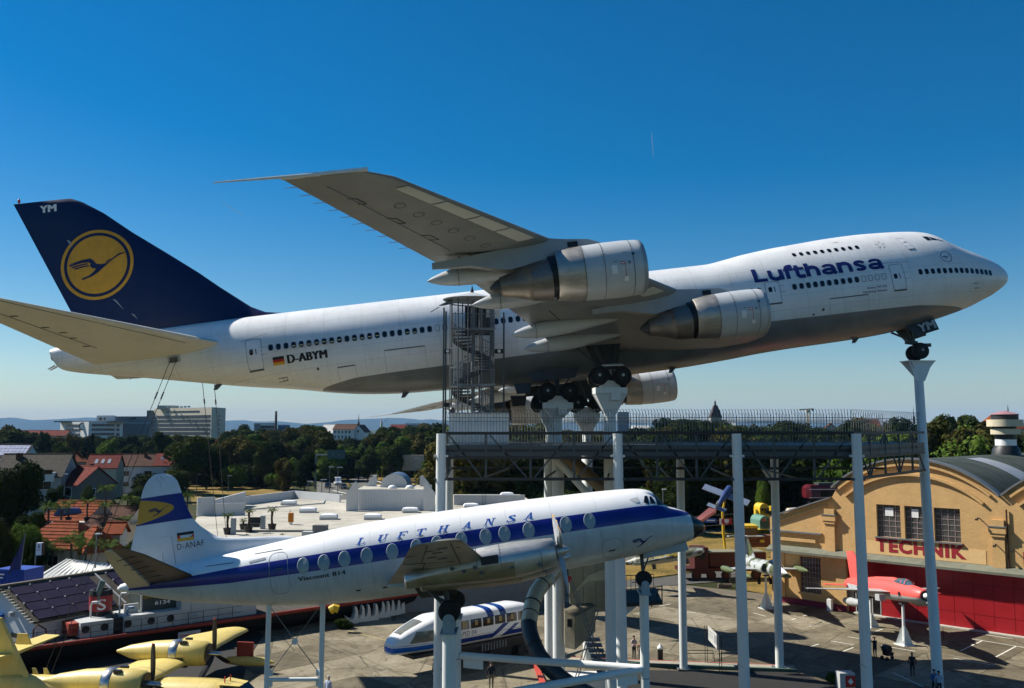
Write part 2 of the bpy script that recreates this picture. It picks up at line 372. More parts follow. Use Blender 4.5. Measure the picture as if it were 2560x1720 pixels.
def crown_mesh(name, seed, m, blobs, n, size, core=0.72):
    r = np.random.RandomState(seed); C = np.array([b[:3] for b in blobs]); Rr = np.array([b[3:] for b in blobs])
    w = Rr.max(1) ** 2; w = w / w.sum(); vs, fs = [], []
    k = 0; tries = 0
    while k < n and tries < n * 6:
        tries += 1
        i = r.choice(len(blobs), p=w); d = r.normal(size=3); d /= np.linalg.norm(d)
        p = C[i] + d * Rr[i] * r.uniform(0.78, 1.06)
        q = (((p - C) / Rr) ** 2).sum(1); q[i] = 2
        if (q < 0.72).any() : continue
        nrm = d + r.normal(size=3) * 0.55; nrm /= np.linalg.norm(nrm)
        a = np.cross(nrm, r.normal(size=3)); a /= np.linalg.norm(a); b2 = np.cross(nrm, a); s = size * r.uniform(0.55, 1.3)
        b = len(vs); mid = p + nrm * s * 0.18
        vs += [tuple(p - a * s), tuple(mid - b2 * s * .55), tuple(p + a * s), tuple(mid + b2 * s * .55)]
        fs += [(b, b + 1, b + 3), (b + 1, b + 2, b + 3)]; k += 1
    mb = MB().add(vs, fs)
    for c, rr in zip(C, Rr): mb.ball(c, core, 9, 6, sc3=tuple(rr))
    return mb.mesh(name, m)
def blobset(seed, H, W, kind):
    r = random.Random(seed); B = []
    if kind == 'round':
        B.append((0, 0, H * .62, W * .36, W * .36, H * .26))
        for k in range(12):
            a = r.uniform(0, 6.28); z = r.uniform(.16, .94) * H; rad = W * .34 * math.sin(math.pi * min(1, (z / H - .02) / 1.02)) + .3
            s = r.uniform(.12, .27) * W; B.append((math.cos(a) * rad, math.sin(a) * rad, z, s, s, s * .85))
    elif kind == 'oval':
        for k in range(9):
            z = (.14 + .095 * k) * H; s = W * .30 * math.sin(math.pi * (.15 + .08 * k)) + .35; a = r.uniform(0, 6.28)
            B.append((math.cos(a) * W * .12, math.sin(a) * W * .12, z, s, s, H * .09))
    elif kind == 'fir':
        for k in range(11):
            z = (.12 + .078 * k) * H; s = W * .5 * (1 - (.02 + .088 * k)) + .15
            B.append((r.uniform(-.2, .2), r.uniform(-.2, .2), z, s, s, H * .05))
    else:
        for k in range(8):
            a = r.uniform(0, 6.28); rad = r.uniform(0, .3) * W; s = r.uniform(.2, .3) * W
            B.append((math.cos(a) * rad, math.sin(a) * rad, r.uniform(.3, .75) * H, s, s, s * .8))
    return B
TREES = {}
for nm, kind, H, W, ms, n, size in (('broad', 'round', 14, 11, (m_leaf, m_leaf, m_leaf2, m_leaf3, m_leaf, m_leaf2), 2600, .46), ('oval', 'oval', 15, 7, (m_leaf, m_leaf3), 2000, .42), ('fir', 'fir', 15, 6, (m_fir, m_fir), 1500, .5), ('bush', 'bush', 3, 4.5, (m_leaf, m_leaf3), 900, .22), ('near', 'round', 12, 9, (m_leaf, m_leaf3, m_leaf2), 7000, .23)):
    TREES[nm] = [(crown_mesh('crown', 10 * i + len(nm), m, blobset(31 * i + len(nm), H, W, kind), n, size), H, W) for i, m in enumerate(ms)]
def trunk_mesh(H, W, seed):
    r = random.Random(seed); mb = MB().path([(0, 0, -.3), (.1, 0, H * .25), (-.1, .1, H * .6)], [.02 * H + .06, .016 * H + .04, .06], 8)
    for k in range(4):
        a = r.uniform(0, 6.28); mb.path([(0, 0, H * (.28 + .07 * k)), (math.cos(a) * W * .2, math.sin(a) * W * .2, H * (.45 + .07 * k))], [.1, .04], 6)
    return mb.mesh('trunk', m_bark, 60)
TRUNK = {k: trunk_mesh(v[0][1], v[0][2], 3) for k, v in TREES.items()}
def tree(kind, var, loc, h, w, label, name='tree', group=None, cat='tree'):
    me, H, W = TREES[kind][var % len(TREES[kind])]
    o = thing(name, label, cat, loc, rnd.uniform(0, 6.28), group); o.scale = (w / W, w / W, h / H)
    link('crown', me, o)
    if kind != 'bush': link('trunk', TRUNK[kind], o)
    return o
SKY = [(-60, 1078), (0, 1076), (30, 1068), (60, 1080), (100, 1086), (150, 1094), (330, 1090), (420, 1088), (560, 1094), (600, 1068), (640, 1074), (700, 1082), (760, 1062), (800, 1064), (830, 1096), (880, 1100), (930, 1094), (960, 1068), (1000, 1076), (1050, 1066), (1090, 1062), (1200, 1070), (1280, 1062), (1370, 1080), (1480, 1092), (1540, 1092), (1600, 1078), (1650, 1070), (1690, 1046), (1740, 1048), (1800, 1056), (1850, 1074), (1900, 1064), (1960, 1068), (2050, 1072), (2110, 1076), (2150, 1064), (2200, 1038), (2230, 1066), (2270, 1044), (2300, 1056), (2340, 1042), (2400, 1046), (2440, 1042), (2480, 1064), (2560, 1076), (2640, 1074)]
sky_y = lambda u: float(np.interp(u, [a for a, b in SKY], [b for a, b in SKY]))
GL = 'broadleaf tree in the dense dark wood behind the road junction'
GC = 'tree in the dark wood behind the steel viewing platform'
GR = 'green tree in the row behind the yellow brick hall'
for D0, du, drop in ((285, 26, 34), (330, 26, 16), (390, 24, 5), (470, 22, 0)):
    u = -50
    while u < 1100:
        u += du * rnd.uniform(.75, 1.3)
        D = D0 * rnd.uniform(.94, 1.06)
        if u < 420 and D0 < 380: continue
        if D0 == 285 and not (425 < u < 1000): continue
        if D0 == 285 and 690 < u < 1000: D = D * 1.0 + 25
        yt = sky_y(u) + drop * rnd.uniform(.5, 1.2); h = max(6, 17 - (yt - 1072) * D / 2286)
        tree(rnd.choice(['broad', 'broad', 'broad', 'oval']), rnd.randrange(6), AT(u, 1072, D).xy.to_3d(), h, rnd.uniform(.62, .9) * h, GL, group='trees of the wood behind the road')
for D0, du, drop in ((165, 34, 30), (190, 34, 14), (235, 34, 0), (320, 30, -2)):
    u = 1105
    while u < 2130:
        u += du * rnd.uniform(.8, 1.25); D = D0 * rnd.uniform(.95, 1.05)
        if D0 == 165 and 1560 < u < 1640: continue
        yt = sky_y(u) + drop * rnd.uniform(.3, 1.2); h = max(5, 17 - (yt - 1072) * D / 2286)
        tree(rnd.choice(['broad', 'broad', 'oval']), rnd.randrange(6), AT(u, 1072, D).xy.to_3d(), h, rnd.uniform(.6, .85) * h, GC, group='trees of the wood behind the platform')
for D0, du, drop in ((150, 44, 22), (185, 44, 4), (240, 40, 0)):
    u = 2080
    while u < 2640:
        u += du * rnd.uniform(.8, 1.25); D = D0 * rnd.uniform(.95, 1.05)
        yt = sky_y(u) + drop * rnd.uniform(.3, 1.2); h = max(5, 17 - (yt - 1072) * D / 2286)
        tree('broad', rnd.choice([0, 2, 3, 3]), AT(u, 1072, D).xy.to_3d(), h, rnd.uniform(.55, .75) * h, GR, group='trees behind the hall')
def tree_at(kind, var, u, ytop, D, wpx, label, name='tree', zb=0):
    p = AT(u, 1072, D); h = 17 - (ytop - 1072) * D / 2286 - zb
    return tree(kind, var, (p.x, D, zb), h, wpx * D / 2286, label, name)
tree_at('broad', 3, 272, 1088, 330, 60, 'bright green round tree in front of the flat pale office block')
tree_at('fir', 0, 232, 1078, 300, 34, 'tall dark conifer left of the bright green tree', 'conifer'); tree_at('fir', 1, 212, 1092, 300, 30, 'shorter dark conifer beside the taller one', 'conifer')
tree_at('fir', 0, 105, 1072, 330, 40, 'dark conifer behind the house with skylights', 'conifer')
tree_at('broad', 2, 180, 1086, 350, 40, 'olive tree at the corner of the pale office block')
tree_at('broad', 0, 410, 1082, 320, 56, 'round dark tree below the tall slab block')
tree_at('broad', 0, 470, 1094, 240, 110, 'very large dark tree beside the white twin house'); tree_at('broad', 0, 520, 1110, 262, 90, 'broad dark tree on the edge of the dry meadow')
for u, y, D, w, l in ((665, 1112, 262, 66, 'tall dark green tree with bare trunk on the dry meadow'), (712, 1145, 250, 52, 'olive tree with thin trunk on the meadow slope'), (765, 1142, 245, 62, 'dark bushy tree beside the lorries at the junction')):
    tree_at('broad', 1 if 'olive' not in l else 2, u, y, D, w, l)
tree_at('near', 0, 30, 1140, 118, 150, 'big dark green tree at the left edge above the gardens')
tree_at('near', 1, 70, 1300, 99, 105, 'light green feathery tree in front of the orange roofs'); tree_at('near', 2, 20, 1305, 97, 70, 'yellowish green tree at the left picture edge beside the blue flag')
tree_at('fir', 0, 130, 1215, 128, 62, 'dark blue green conifer in front of the grey gabled house', 'conifer')
tree_at('near', 0, 95, 1268, 110, 80, 'dark bushy tree between conifer and orange roof')
tree_at('near', 0, 330, 1340, 96, 60, 'dark garden tree behind the tail of the propeller airliner')
tree_at('near', 1, 200, 1380, 103, 80, 'bushy garden shrub behind the white metal roof', 'shrub')
tree_at('near', 0, 1680, 1180, 150, 100, 'large bush left of the blue plane on a pole', 'bush'); tree_at('near', 1, 1900, 1195, 140, 44, 'green bush beside the maroon railcar', 'bush')
tree_at('broad', 0, 1130, 1180, 175, 60, 'round green bush beside the tall white post', 'bush')
for k, (u, v, w) in enumerate(((1245, 1215, 70), (1300, 1230, 60), (1345, 1225, 60))): tree_at('broad', k, u, v - 30, 165, w, ['round dark bush behind the flat roof', 'dark bush in the gap of the platform truss', 'dark bush left of the thick support column'][k], 'bush')

# undergrowth that closes the feet of the woods
for D0, u0, u1, l, gname in ((300, 690, 1100, 'dark undergrowth bush at the foot of the wood behind the road', 'undergrowth behind the road'), (268, 425, 700, 'dark undergrowth bush between wood and dry meadow', 'undergrowth by the meadow'), (158, 1105, 2110, 'dark undergrowth bush at the foot of the wood behind the platform', 'undergrowth behind the platform'), (250, -40, 420, 'dark garden bush among the houses at left', 'garden bushes')):
    u = u0
    while u < u1:
        u += 26 * rnd.uniform(.7, 1.3); D = D0 * rnd.uniform(.96, 1.08)
        if D0 == 158 and u > 1850: D += 15
        if D0 == 300 and 880 < u < 1060: D += 90
        tree('bush', rnd.choice([0, 0, 0, 1]), AT(u, 1072, D).xy.to_3d(), rnd.uniform(4, 8), rnd.uniform(7, 11), l, 'bush', gname, 'bush')
for k, (u, y, D, w, kind, l) in enumerate(((55, 1195, 150, 70, 'near', 'dark leafy tree in front of the grey gabled house'), (150, 1205, 160, 46, 'near', 'dark tree in front of the balcony dormer'), (222, 1205, 150, 40, 'near', 'dark round garden tree below the red roof'), (300, 1240, 128, 36, 'near', 'dark tree between orange roof and twin house'), (350, 1210, 200, 44, 'near', 'dark tree before the white twin house wall'), (440, 1165, 215, 70, 'near', 'dark tree right of the white twin house'), (118, 1190, 190, 40, 'fir', 'slim conifer beside the grey gabled house'), (262, 1128, 270, 34, 'broad', 'dark tree behind the skylight house'), (155, 1110, 290, 60, 'broad', 'dark green tree cluster behind the grey roof'), (330, 1112, 300, 70, 'broad', 'dark tree behind the twin house roof'), (60, 1330, 104, 60, 'near', 'dense dark tree under the feathery light tree'), (260, 1378, 103, 60, 'near', 'dark garden bush behind the metal roof'), (110, 1330, 97, 50, 'near', 'dark tree left of the hipped orange roof'))):
    tree_at(kind, 0, u, y, D, w, l)
poly_sheet('shade_sheet', GP([(-60, 1730), (-60, 1560), (560, 1545), (660, 1588), (624, 1640), (600, 1730)]), 0.055, mat('shade_black', (0.018, 0.017, 0.015), 0.85, var=.4))  # near-black sheet standing for the shade around tug and flying boat
poly_sheet('yard_shade', GP([(1545, 1676), (1990, 1682), (2140, 1735), (1530, 1735)]), 0.05, bpy.data.materials['shade_black'])  # shadow on the yard, laid as a near-black sheet
# ================================================================ jumbo jet on stilts
def spl(xs, ys):
    xs = np.array(xs, float); ys = np.array(ys, float); m = np.gradient(ys, xs)
    d = np.diff(ys) / np.diff(xs)
    for i in range(1, len(xs) - 1):
        if d[i - 1] * d[i] <= 0: m[i] = 0
        else:
            w1 = 2 * (xs[i + 1] - xs[i]) + (xs[i] - xs[i - 1]); w2 = (xs[i + 1] - xs[i]) + 2 * (xs[i] - xs[i - 1])
            m[i] = (w1 + w2) / (w1 / d[i - 1] + w2 / d[i])
    m[0], m[-1] = d[0], d[-1]
    def f(x):
        x = min(max(x, xs[0]), xs[-1]); i = min(max(int(np.searchsorted(xs, x)) - 1, 0), len(xs) - 2)
        h = xs[i + 1] - xs[i]; t = (x - xs[i]) / h
        return float((1 + 2 * t) * (1 - t) ** 2 * ys[i] + t * (1 - t) ** 2 * h * m[i] + t * t * (3 - 2 * t) * ys[i + 1] + t * t * (t - 1) * h * m[i + 1])
    return f
class Hull:
    """aircraft body: s metres aft of the nose, y to starboard, z up; local x = -s, y = -y"""
    def __init__(h, top, bot, wid, mid, pt=None, pb=None):
        h.t, h.b, h.w, h.m = (spl(*zip(*q)) for q in (top, bot, wid, mid))
        h.pt = pt or (lambda s: 2.0); h.pb = pb or (lambda s: 2.0)
    def ring(h, s, n):
        r = []; zt, zb, w, zm = h.t(s), h.b(s), h.w(s), h.m(s)
        for k in range(n):
            a = 2 * math.pi * k / n; c, q = math.cos(a), math.sin(a)
            p = h.pt(s) if c >= 0 else h.pb(s); hh = (zt - zm) if c >= 0 else (zm - zb)
            y = w * math.copysign(abs(q) ** (2 / p), q); z = zm + hh * math.copysign(abs(c) ** (2 / p), c)
            r.append((-s, -y, z))
        return r
    def y(h, s, z):
        zt, zb, w, zm = h.t(s), h.b(s), h.w(s), h.m(s)
        p = h.pt(s) if z >= zm else h.pb(s); hh = max((zt - zm) if z >= zm else (zm - zb), 1e-4)
        q = min(abs(z - zm) / hh, 0.999)
        return w * (1 - q ** p) ** (1 / p)
    def P(h, s, z, off=0.0, side=1): return (-s, -side * (h.y(s, z) + off), z)
    def loft(h, ss, n, mi=0): return MB().loft([h.ring(s, n) for s in ss], True, True, mi)
    def plate(h, name, s0, s1, z0, z1, m, parent, off=0.012, nu=4, nv=6, rnd_=0.0, lean=0.0, side=1):
        """panel that lies on the skin; s0 > s1; corners rounded by rnd_; lean shifts the top aft"""
        vs, fs = [], []
        for j in range(nv + 1):
            b = j / nv; z = z0 + (z1 - z0) * b
            e = 0.0
            if rnd_:
                dz = min(z - z0, z1 - z)
                if dz < rnd_: e = rnd_ - math.sqrt(max(0, rnd_ ** 2 - (rnd_ - dz) ** 2))
            for i in range(nu + 1):
                a = i / nu; s = (s0 - e) + ((s1 + e) - (s0 - e)) * a + lean * b
                vs.append(h.P(s, z, off, side))
        for j in range(nv):
            for i in range(nu):
                q = j * (nu + 1) + i; fs.append((q, q + 1, q + nu + 2, q + nu + 1))
        return MB().add(vs, fs).ob(name, m, parent)
    def strip(h, name, pts, w, m, parent, off=0.014, closed=False, step=0.3):
        P = list(pts) + ([pts[0]] if closed else []); L = []
        for a, b in zip(P, P[1:]):
            n = max(1, int(math.hypot(b[0] - a[0], b[1] - a[1]) / step))
            L += [(a[0] + (b[0] - a[0]) * k / n, a[1] + (b[1] - a[1]) * k / n) for k in range(n)]
        if not closed: L.append(P[-1])
        vs, fs = [], []; n = len(L)
        for i, p in enumerate(L):
            a = L[(i - 1) % n] if closed or i else p; b = L[(i + 1) % n] if closed or i < n - 1 else p
            dx, dz = b[0] - a[0], b[1] - a[1]; l = math.hypot(dx, dz) or 1; nx, nz = -dz / l * w / 2, dx / l * w / 2
            vs += [h.P(p[0] + nx, p[1] + nz, off), h.P(p[0] - nx, p[1] - nz, off)]
        for i in range(n if closed else n - 1):
            j = (i + 1) % n; fs.append((2 * i, 2 * i + 1, 2 * j + 1, 2 * j))
        return MB().add(vs, fs).ob(name, m, parent)
    def text(h, name, t, s0, z0, m, parent, off=0.016):
        vs, fs = t
        return MB().add([h.P(s0 - p[0], z0 + p[1], off + (p[2] if len(p) > 2 else 0)) for p in vs], fs).ob(name, m, parent)
    def disc(h, name, s, z, prof, m, parent, n=28, off=0.014, squash=1.0):
        """ring or disc on the skin: radii in prof"""
        vs, fs = [], []
        for r in prof: vs += [h.P(s + r * math.cos(2 * math.pi * k / n), z + r * squash * math.sin(2 * math.pi * k / n), off) for k in range(n)]
        for j in range(len(prof) - 1):
            for k in range(n):
                q = (k + 1) % n; fs.append((j * n + k, j * n + q, (j + 1) * n + q, (j + 1) * n + k))
        return MB().add(vs, fs).ob(name, m, parent)
def rrect(w, h, r=0.4, n=3):
    """rounded outline with the corner radius as a share of the width"""
    r *= w; P = []
    for cx, cy, a0 in ((w / 2 - r, h / 2 - r, 0), (-w / 2 + r, h / 2 - r, 90), (-w / 2 + r, -h / 2 + r, 180), (w / 2 - r, -h / 2 + r, 270)):
        for k in range(n + 1):
            a = R_(a0 + 90 * k / n); P.append((cx + r * math.cos(a), cy + r * math.sin(a)))
    return P
def skin_patch(h, name, s, z, outline, m, parent, off=0.012, s_ref=None, side=1, mesh=False):
    s_ref = s if s_ref is None else s_ref
    c = h.P(s, z, off, side); vs = [c] + [h.P(s + a, z + b, off, side) for a, b in outline]
    vs = [(p[0] + s_ref, p[1], p[2]) for p in vs]
    n = len(outline); mb = MB().add(vs, [(0, 1 + i, 1 + (i + 1) % n) for i in range(n)])
    if mesh: return mb.mesh(name, m)
    return mb.ob(name, m, parent, loc=(-s_ref, 0, 0))
CRANE = [[(-182, 22), (-100, 41), (-40, 46), (-20, 28), (-4, 5), (26, -2), (55, 0), (95, 26), (140, 55), (176, 60), (178, 54), (140, 42), (96, 17), (46, -22), (6, -52), (-34, -74), (-94, -90), (-104, -80), (-55, -66), (-20, -42), (-6, -25), (-28, -22), (-46, -5), (-40, 12), (-62, 26), (-100, 26)],
         [(-180, 18), (-168, 8), (-96, 22), (-60, 20), (-60, 26), (-100, 30)], [(-166, 3), (-152, -5), (-90, 8), (-56, 8), (-56, 15), (-98, 16)],
         [(-150, -9), (-136, -16), (-82, -6), (-50, -6), (-52, 2), (-88, 3)], [(48, 6), (70, 14), (92, 28), (84, 28), (56, 14)]]
def crane(name, place, k, m, parent, squash=1.0):
    """flying bird emblem; place maps emblem coordinates to 3D"""
    mb = MB()
    for poly in CRANE:
        bm = bmesh.new(); bm.faces.new([bm.verts.new((a * k, b * k * squash, 0)) for a, b in poly]); bmesh.ops.triangulate(bm, faces=bm.faces)
        bmesh.ops.subdivide_edges(bm, edges=bm.edges, cuts=1); bm.verts.index_update()
        mb.add([place(v.co.x, v.co.y) for v in bm.verts], [tuple(v.index for v in f.verts) for f in bm.faces]); bm.free()
    return mb.ob(name, m, parent)

def hull_mat(name, paint, belly, line, rough=0.32, seam_x=2.54, seam_z=()):
    """two-tone aircraft paint: belly colour below the line given as (local x, z) points, faint skin seams, rain streaks"""
    t = NT(name); P = t.xyz(t.co()); x, z = P[0], P[2]
    c = t.curve(x, line, min(p[0] for p in line), max(p[0] for p in line), -5, 5)
    m = t.math('MULTIPLY', t.math('SUBTRACT', c, z), 40.0); m.node.use_clamp = True
    n1 = t.noise(0.5, 6, 0.65)
    up = t.ramp(n1, [(0.3, tuple(a * 0.90 for a in paint)), (0.6, paint)])
    n2 = t.noise(2.2, 4, 0.6, t.map(t.co(), (2.2, 1, 0.10)))
    up = t.mix(t.ramp(n2, [(0.52, (0, 0, 0)), (0.8, (0.3,) * 3)]), up, tuple(a * 0.55 for a in paint))
    lo = t.ramp(n1, [(0.3, tuple(a * 0.7 for a in belly)), (0.6, belly)])
    col = t.mix(m, up, lo)
    cx = t.n('CombineXYZ'); t.l(t.math('FLOOR', t.math('DIVIDE', t.math('ADD', x, seam_x / 2), seam_x)), cx.inputs[0]); t.l(t.math('FLOOR', t.math('DIVIDE', z, 1.02)), cx.inputs[2])
    wn = t.n('TexWhiteNoise'); t.l(cx.outputs[0], wn.inputs['Vector'])
    col = t.mix(t.math('MULTIPLY', wn.outputs['Value'], .16), col, tuple(a * .72 for a in paint), 'MULTIPLY')
    f = t.math('ABSOLUTE', t.math('SUBTRACT', t.math('FRACT', t.math('DIVIDE', x, seam_x)), 0.5))
    s1 = t.math('LESS_THAN', f, 0.010 / seam_x)
    for q in seam_z: s1 = t.math('MAXIMUM', s1, t.math('LESS_THAN', t.math('ABSOLUTE', t.math('SUBTRACT', z, q)), 0.010))
    col = t.mix(t.math('MULTIPLY', s1, 0.45), col, tuple(a * 0.3 for a in paint))
    return t.set(col, t.math('MULTIPLY_ADD', n1, 0.2, rough - 0.08), 0.0, 0.5)

WHITE = (0.80, 0.80, 0.785)
m_j_skin = hull_mat('jet_white_grey_paint', WHITE, (0.20, 0.215, 0.22), [(-70, -4.9), (-54, -3.4), (-52.2, -3.0), (-50.1, -2.62), (-47.8, -2.42), (-41.9, -2.4), (-35, -2.4), (-19.8, -2.1), (-8.5, -2.12), (-4.2, -2.36), (-2.5, -2.6), (0, -2.9)], seam_z=(-0.52, 0.5, 1.55, -1.5))
def metal(name, c, rough=0.35, var=0.25, seam=1.2, metal_=0.9):
    t = NT(name); n1 = t.noise(1.2, 6, 0.65); n2 = t.noise(3, 4, 0.6, t.map(t.co(), (0.5, 3, 3)))
    col = t.mix(t.ramp(n2, [(0.4, (0, 0, 0)), (0.75, (0.5,) * 3)]), t.ramp(n1, [(0.3, tuple(a * (1 - var) for a in c)), (0.65, c)]), tuple(a * 0.45 for a in c))
    return t.set(col, t.math('MULTIPLY_ADD', n1, 0.3, rough - 0.12), metal_)
m_navy = mat('navy_fin_paint', (0.008, 0.011, 0.055), 0.35, var=0.25)
m_yel = mat('crane_yellow', (0.62, 0.30, 0.015), 0.45, var=0.2, streak=0.15)
m_wgrey = mat('wing_grey', (0.44, 0.45, 0.44), 0.5, var=0.12, scale=0.6, streak=0.12)
m_cream = mat('leading_edge_cream', (0.66, 0.65, 0.58), 0.5, var=0.08)
m_glass = mat('dark_window_glass', (0.006, 0.007, 0.009), 0.12, var=0.1, spec=0.5)
m_line = mat('seam_dark', (0.10, 0.105, 0.115), 0.7, var=0.1)
m_lineg = mat('seam_grey', (0.28, 0.30, 0.33), 0.7, var=0.1)
m_doorw = mat('door_white', (0.76, 0.765, 0.765), 0.4, var=0.06, streak=0.08)
m_blue = mat('lettering_blue', (0.012, 0.022, 0.14), 0.4, var=0.1)
m_black = mat('black_paint', (0.010, 0.010, 0.012), 0.45, var=0.2)
m_white = mat('white_paint', (0.78, 0.78, 0.76), 0.45, var=0.08)
m_red = mat('flag_red', (0.50, 0.02, 0.02), 0.5, var=0.1)
m_gold = mat('flag_gold', (0.70, 0.36, 0.02), 0.5, var=0.1)
m_nac = mat('nacelle_grey', (0.50, 0.52, 0.525), 0.33, var=0.10, scale=0.7, streak=0.08, spec=0.5)
m_silver = metal('bare_nozzle_metal', (0.52, 0.48, 0.42), 0.42, metal_=0.7)
m_core = metal('scorched_core_metal', (0.27, 0.235, 0.20), 0.45, 0.35, metal_=0.7)
m_lip = mat('intake_lip_grey', (0.36, 0.375, 0.39), 0.4, 0.3, var=0.1)
m_tyre = mat('tyre_rubber', (0.012, 0.012, 0.012), 0.8, var=0.3, scale=6)
m_hub = mat('wheel_hub_grey', (0.42, 0.44, 0.45), 0.5, var=0.15)
m_strut = mat('gear_strut_dark', (0.05, 0.053, 0.056), 0.5, var=0.3)
m_blind = mat('window_blind_yellow', (0.62, 0.52, 0.22), 0.7)

JM = Matrix(((0.9897, -0.0539, -0.1324, 36.447), (0.0712, 0.9891, 0.1292, 66.817), (0.1240, -0.1373, 0.9827, 11.445 + EYE), (0, 0, 0, 1)))
jet = thing('jumbo_jet', 'huge white four engine jet with navy tail mounted nose up on white posts', 'airplane', M=JM)
def JW(s, y, z): return JM @ V((-s, -y, z))
J = Hull([(-0.07, -0.35), (0.1, 0.16), (0.49, 0.58), (1.41, 1.17), (2.46, 1.76), (3.51, 2.31), (4.54, 2.97), (5.13, 3.44), (5.67, 3.70), (6.34, 3.87), (8.44, 4.07), (10.8, 4.15), (13.15, 4.10), (15, 3.98), (17.3, 3.82), (19.7, 3.54), (21, 3.31), (22.6, 3.10), (27, 3.10), (54, 3.10), (60, 3.02), (65, 2.85), (67, 2.7), (68.25, 2.45)],
         [(-0.07, -0.35), (0.09, -0.66), (0.43, -0.96), (0.86, -1.22), (1.54, -1.55), (2.33, -1.83), (3.5, -2.23), (5.37, -2.66), (6.6, -2.9), (8.43, -3.22), (10.2, -3.4), (12, -3.5), (14.3, -3.56), (16.5, -3.6), (18.9, -3.68), (22.3, -3.9), (25.6, -4.03), (29, -4.05), (35.5, -4.0), (40, -3.75), (42.2, -3.58), (44.8, -3.46), (47.7, -3.16), (49.4, -2.87), (52.3, -2.25), (55.5, -1.68), (58.5, -1.05), (62, -0.30), (65.2, 0.34), (67, 0.75), (67.6, 0.96), (67.95, 1.26), (68.25, 1.8)],
         [(-0.07, 0.02), (0.11, 0.42), (0.49, 0.82), (1.41, 1.45), (2.46, 1.95), (3.51, 2.32), (5.1, 2.72), (6.6, 2.95), (8.4, 3.1), (10.8, 3.2), (13.2, 3.25), (45, 3.25), (48, 3.15), (50, 3.0), (52.3, 2.8), (55.5, 2.4), (58.5, 2.02), (61, 1.68), (65.2, 1.1), (67, 0.85), (67.6, 0.72), (68.25, 0.45)],
         [(-0.07, -0.35), (3, -0.28), (6, -0.14), (47, -0.14), (52, 0.1), (58, 0.75), (65, 1.5), (68.25, 2.1)],
         pt=lambda s: 2.0 - 0.2 * max(0, min(1, (J.t(s) - J.m(s) - 3.3) / 0.9)) if 2 < s < 24 else 2.0,
         pb=lambda s: 2.0 + 0.5 * math.exp(-((s - 30) / 7) ** 2))
ss = [-0.07, 0, 0.1, 0.25, 0.45, 0.7, 1.0] + [1.4 + 0.35 * k for k in range(22)] + [9.2 + 0.6 * k for k in range(95)] + [66, 66.5, 67, 67.3, 67.6, 67.8, 67.95, 68.1, 68.25]
J.loft(ss, 80).ob('fuselage', m_j_skin, jet, 60)

def plate_poly(name, h, pts, m, parent, off=0.013):
    """small skin panel with straight edges, cut fine so it follows the skin"""
    bm = bmesh.new(); bm.faces.new([bm.verts.new((a, b, 0)) for a, b in pts])
    bmesh.ops.triangulate(bm, faces=bm.faces); bmesh.ops.subdivide_edges(bm, edges=bm.edges, cuts=2, use_grid_fill=True); bm.verts.index_update()
    mb = MB().add([h.P(v.co.x, v.co.y, off) for v in bm.verts], [tuple(v.index for v in f.verts) for f in bm.faces]); bm.free()
    return mb.ob(name, m, parent)

# cabin windows
ring_o = rrect(0.36, 0.47, 0.4); ring_i = rrect(0.30, 0.41, 0.4)
def ring_mesh(h, name, s, z, a, b, m, off=0.015):
    n = len(a); vs = [h.P(s + p, z + q, off) for p, q in a] + [h.P(s + p, z + q, off) for p, q in b]
    vs = [(p[0] + s, p[1], p[2]) for p in vs]
    return MB().add(vs, [(i, (i + 1) % n, n + (i + 1) % n, n + i) for i in range(n)]).mesh(name, m)
w_mesh = skin_patch(J, 'window', 30, 0.0, rrect(0.285, 0.40, 0.42), m_glass, jet, mesh=True)
wf_mesh = ring_mesh(J, 'window_frame', 30, 0.0, rrect(0.345, 0.46, 0.42), rrect(0.285, 0.40, 0.42), m_lineg)
bl_mesh = skin_patch(J, 'window_blind', 30, -0.07, rrect(0.23, 0.07, 0.2), m_blind, jet, off=0.018, mesh=True)
plug_mesh = ring_mesh(J, 'plugged_window', 30, 0.0, rrect(0.33, 0.46, 0.42), rrect(0.27, 0.40, 0.42), m_line)
for k in range(22):
    w = link('window', w_mesh, jet, (-(53.02 - 0.4986 * k), 0, 0)); link('frame', wf_mesh, w)
    if k in (3, 4, 6, 7, 9, 11, 12, 13, 14, 18, 19, 8, 5): link('window_blind', bl_mesh, w, (0, 0, rnd.uniform(-0.03, 0.06)))
for s in (38.07, 37.6, 37.1, 36.6, 36.15, 35.65, 35.15, 34.65, 34.15, 20.85, 20.35, 19.85) + tuple(17.33 - 0.497 * k for k in range(10)):
    w = link('window', w_mesh, jet, (-s, 0, 0)); link('frame', wf_mesh, w)
for s in (42.03, 41.53, 41.03, 12.36, 11.87, 11.38, 10.89): link('plugged_window', plug_mesh, jet, (-s, 0, 0.01))
for s, z in ((8.12, .07), (7.64, .06), (7.18, .04), (6.71, .02), (6.25, 0), (5.79, -.02), (5.33, -.04), (4.9, -.07), (4.46, -.1), (4.02, -.14), (3.59, -.18), (3.17, -.22), (2.77, -.26), (2.38, -.3)):
    skin_patch(J, 'window', s, z, rrect(0.29, 0.41, 0.42), m_glass, jet)
for k in range(10): skin_patch(J, 'upper_deck_window', 16.48 - 0.512 * k, 2.57 + 0.002 * k, rrect(0.27, 0.34, 0.4), m_glass, jet)
for pts in ([(6.62, 3.02), (6.20, 2.99), (6.12, 2.60), (6.47, 2.59)], [(6.15, 2.98), (5.72, 2.74), (5.60, 2.57), (6.07, 2.60)], [(5.66, 2.72), (5.25, 2.50), (5.15, 2.40), (5.54, 2.55)]):
    plate_poly('cockpit_window', J, pts, m_glass, jet)

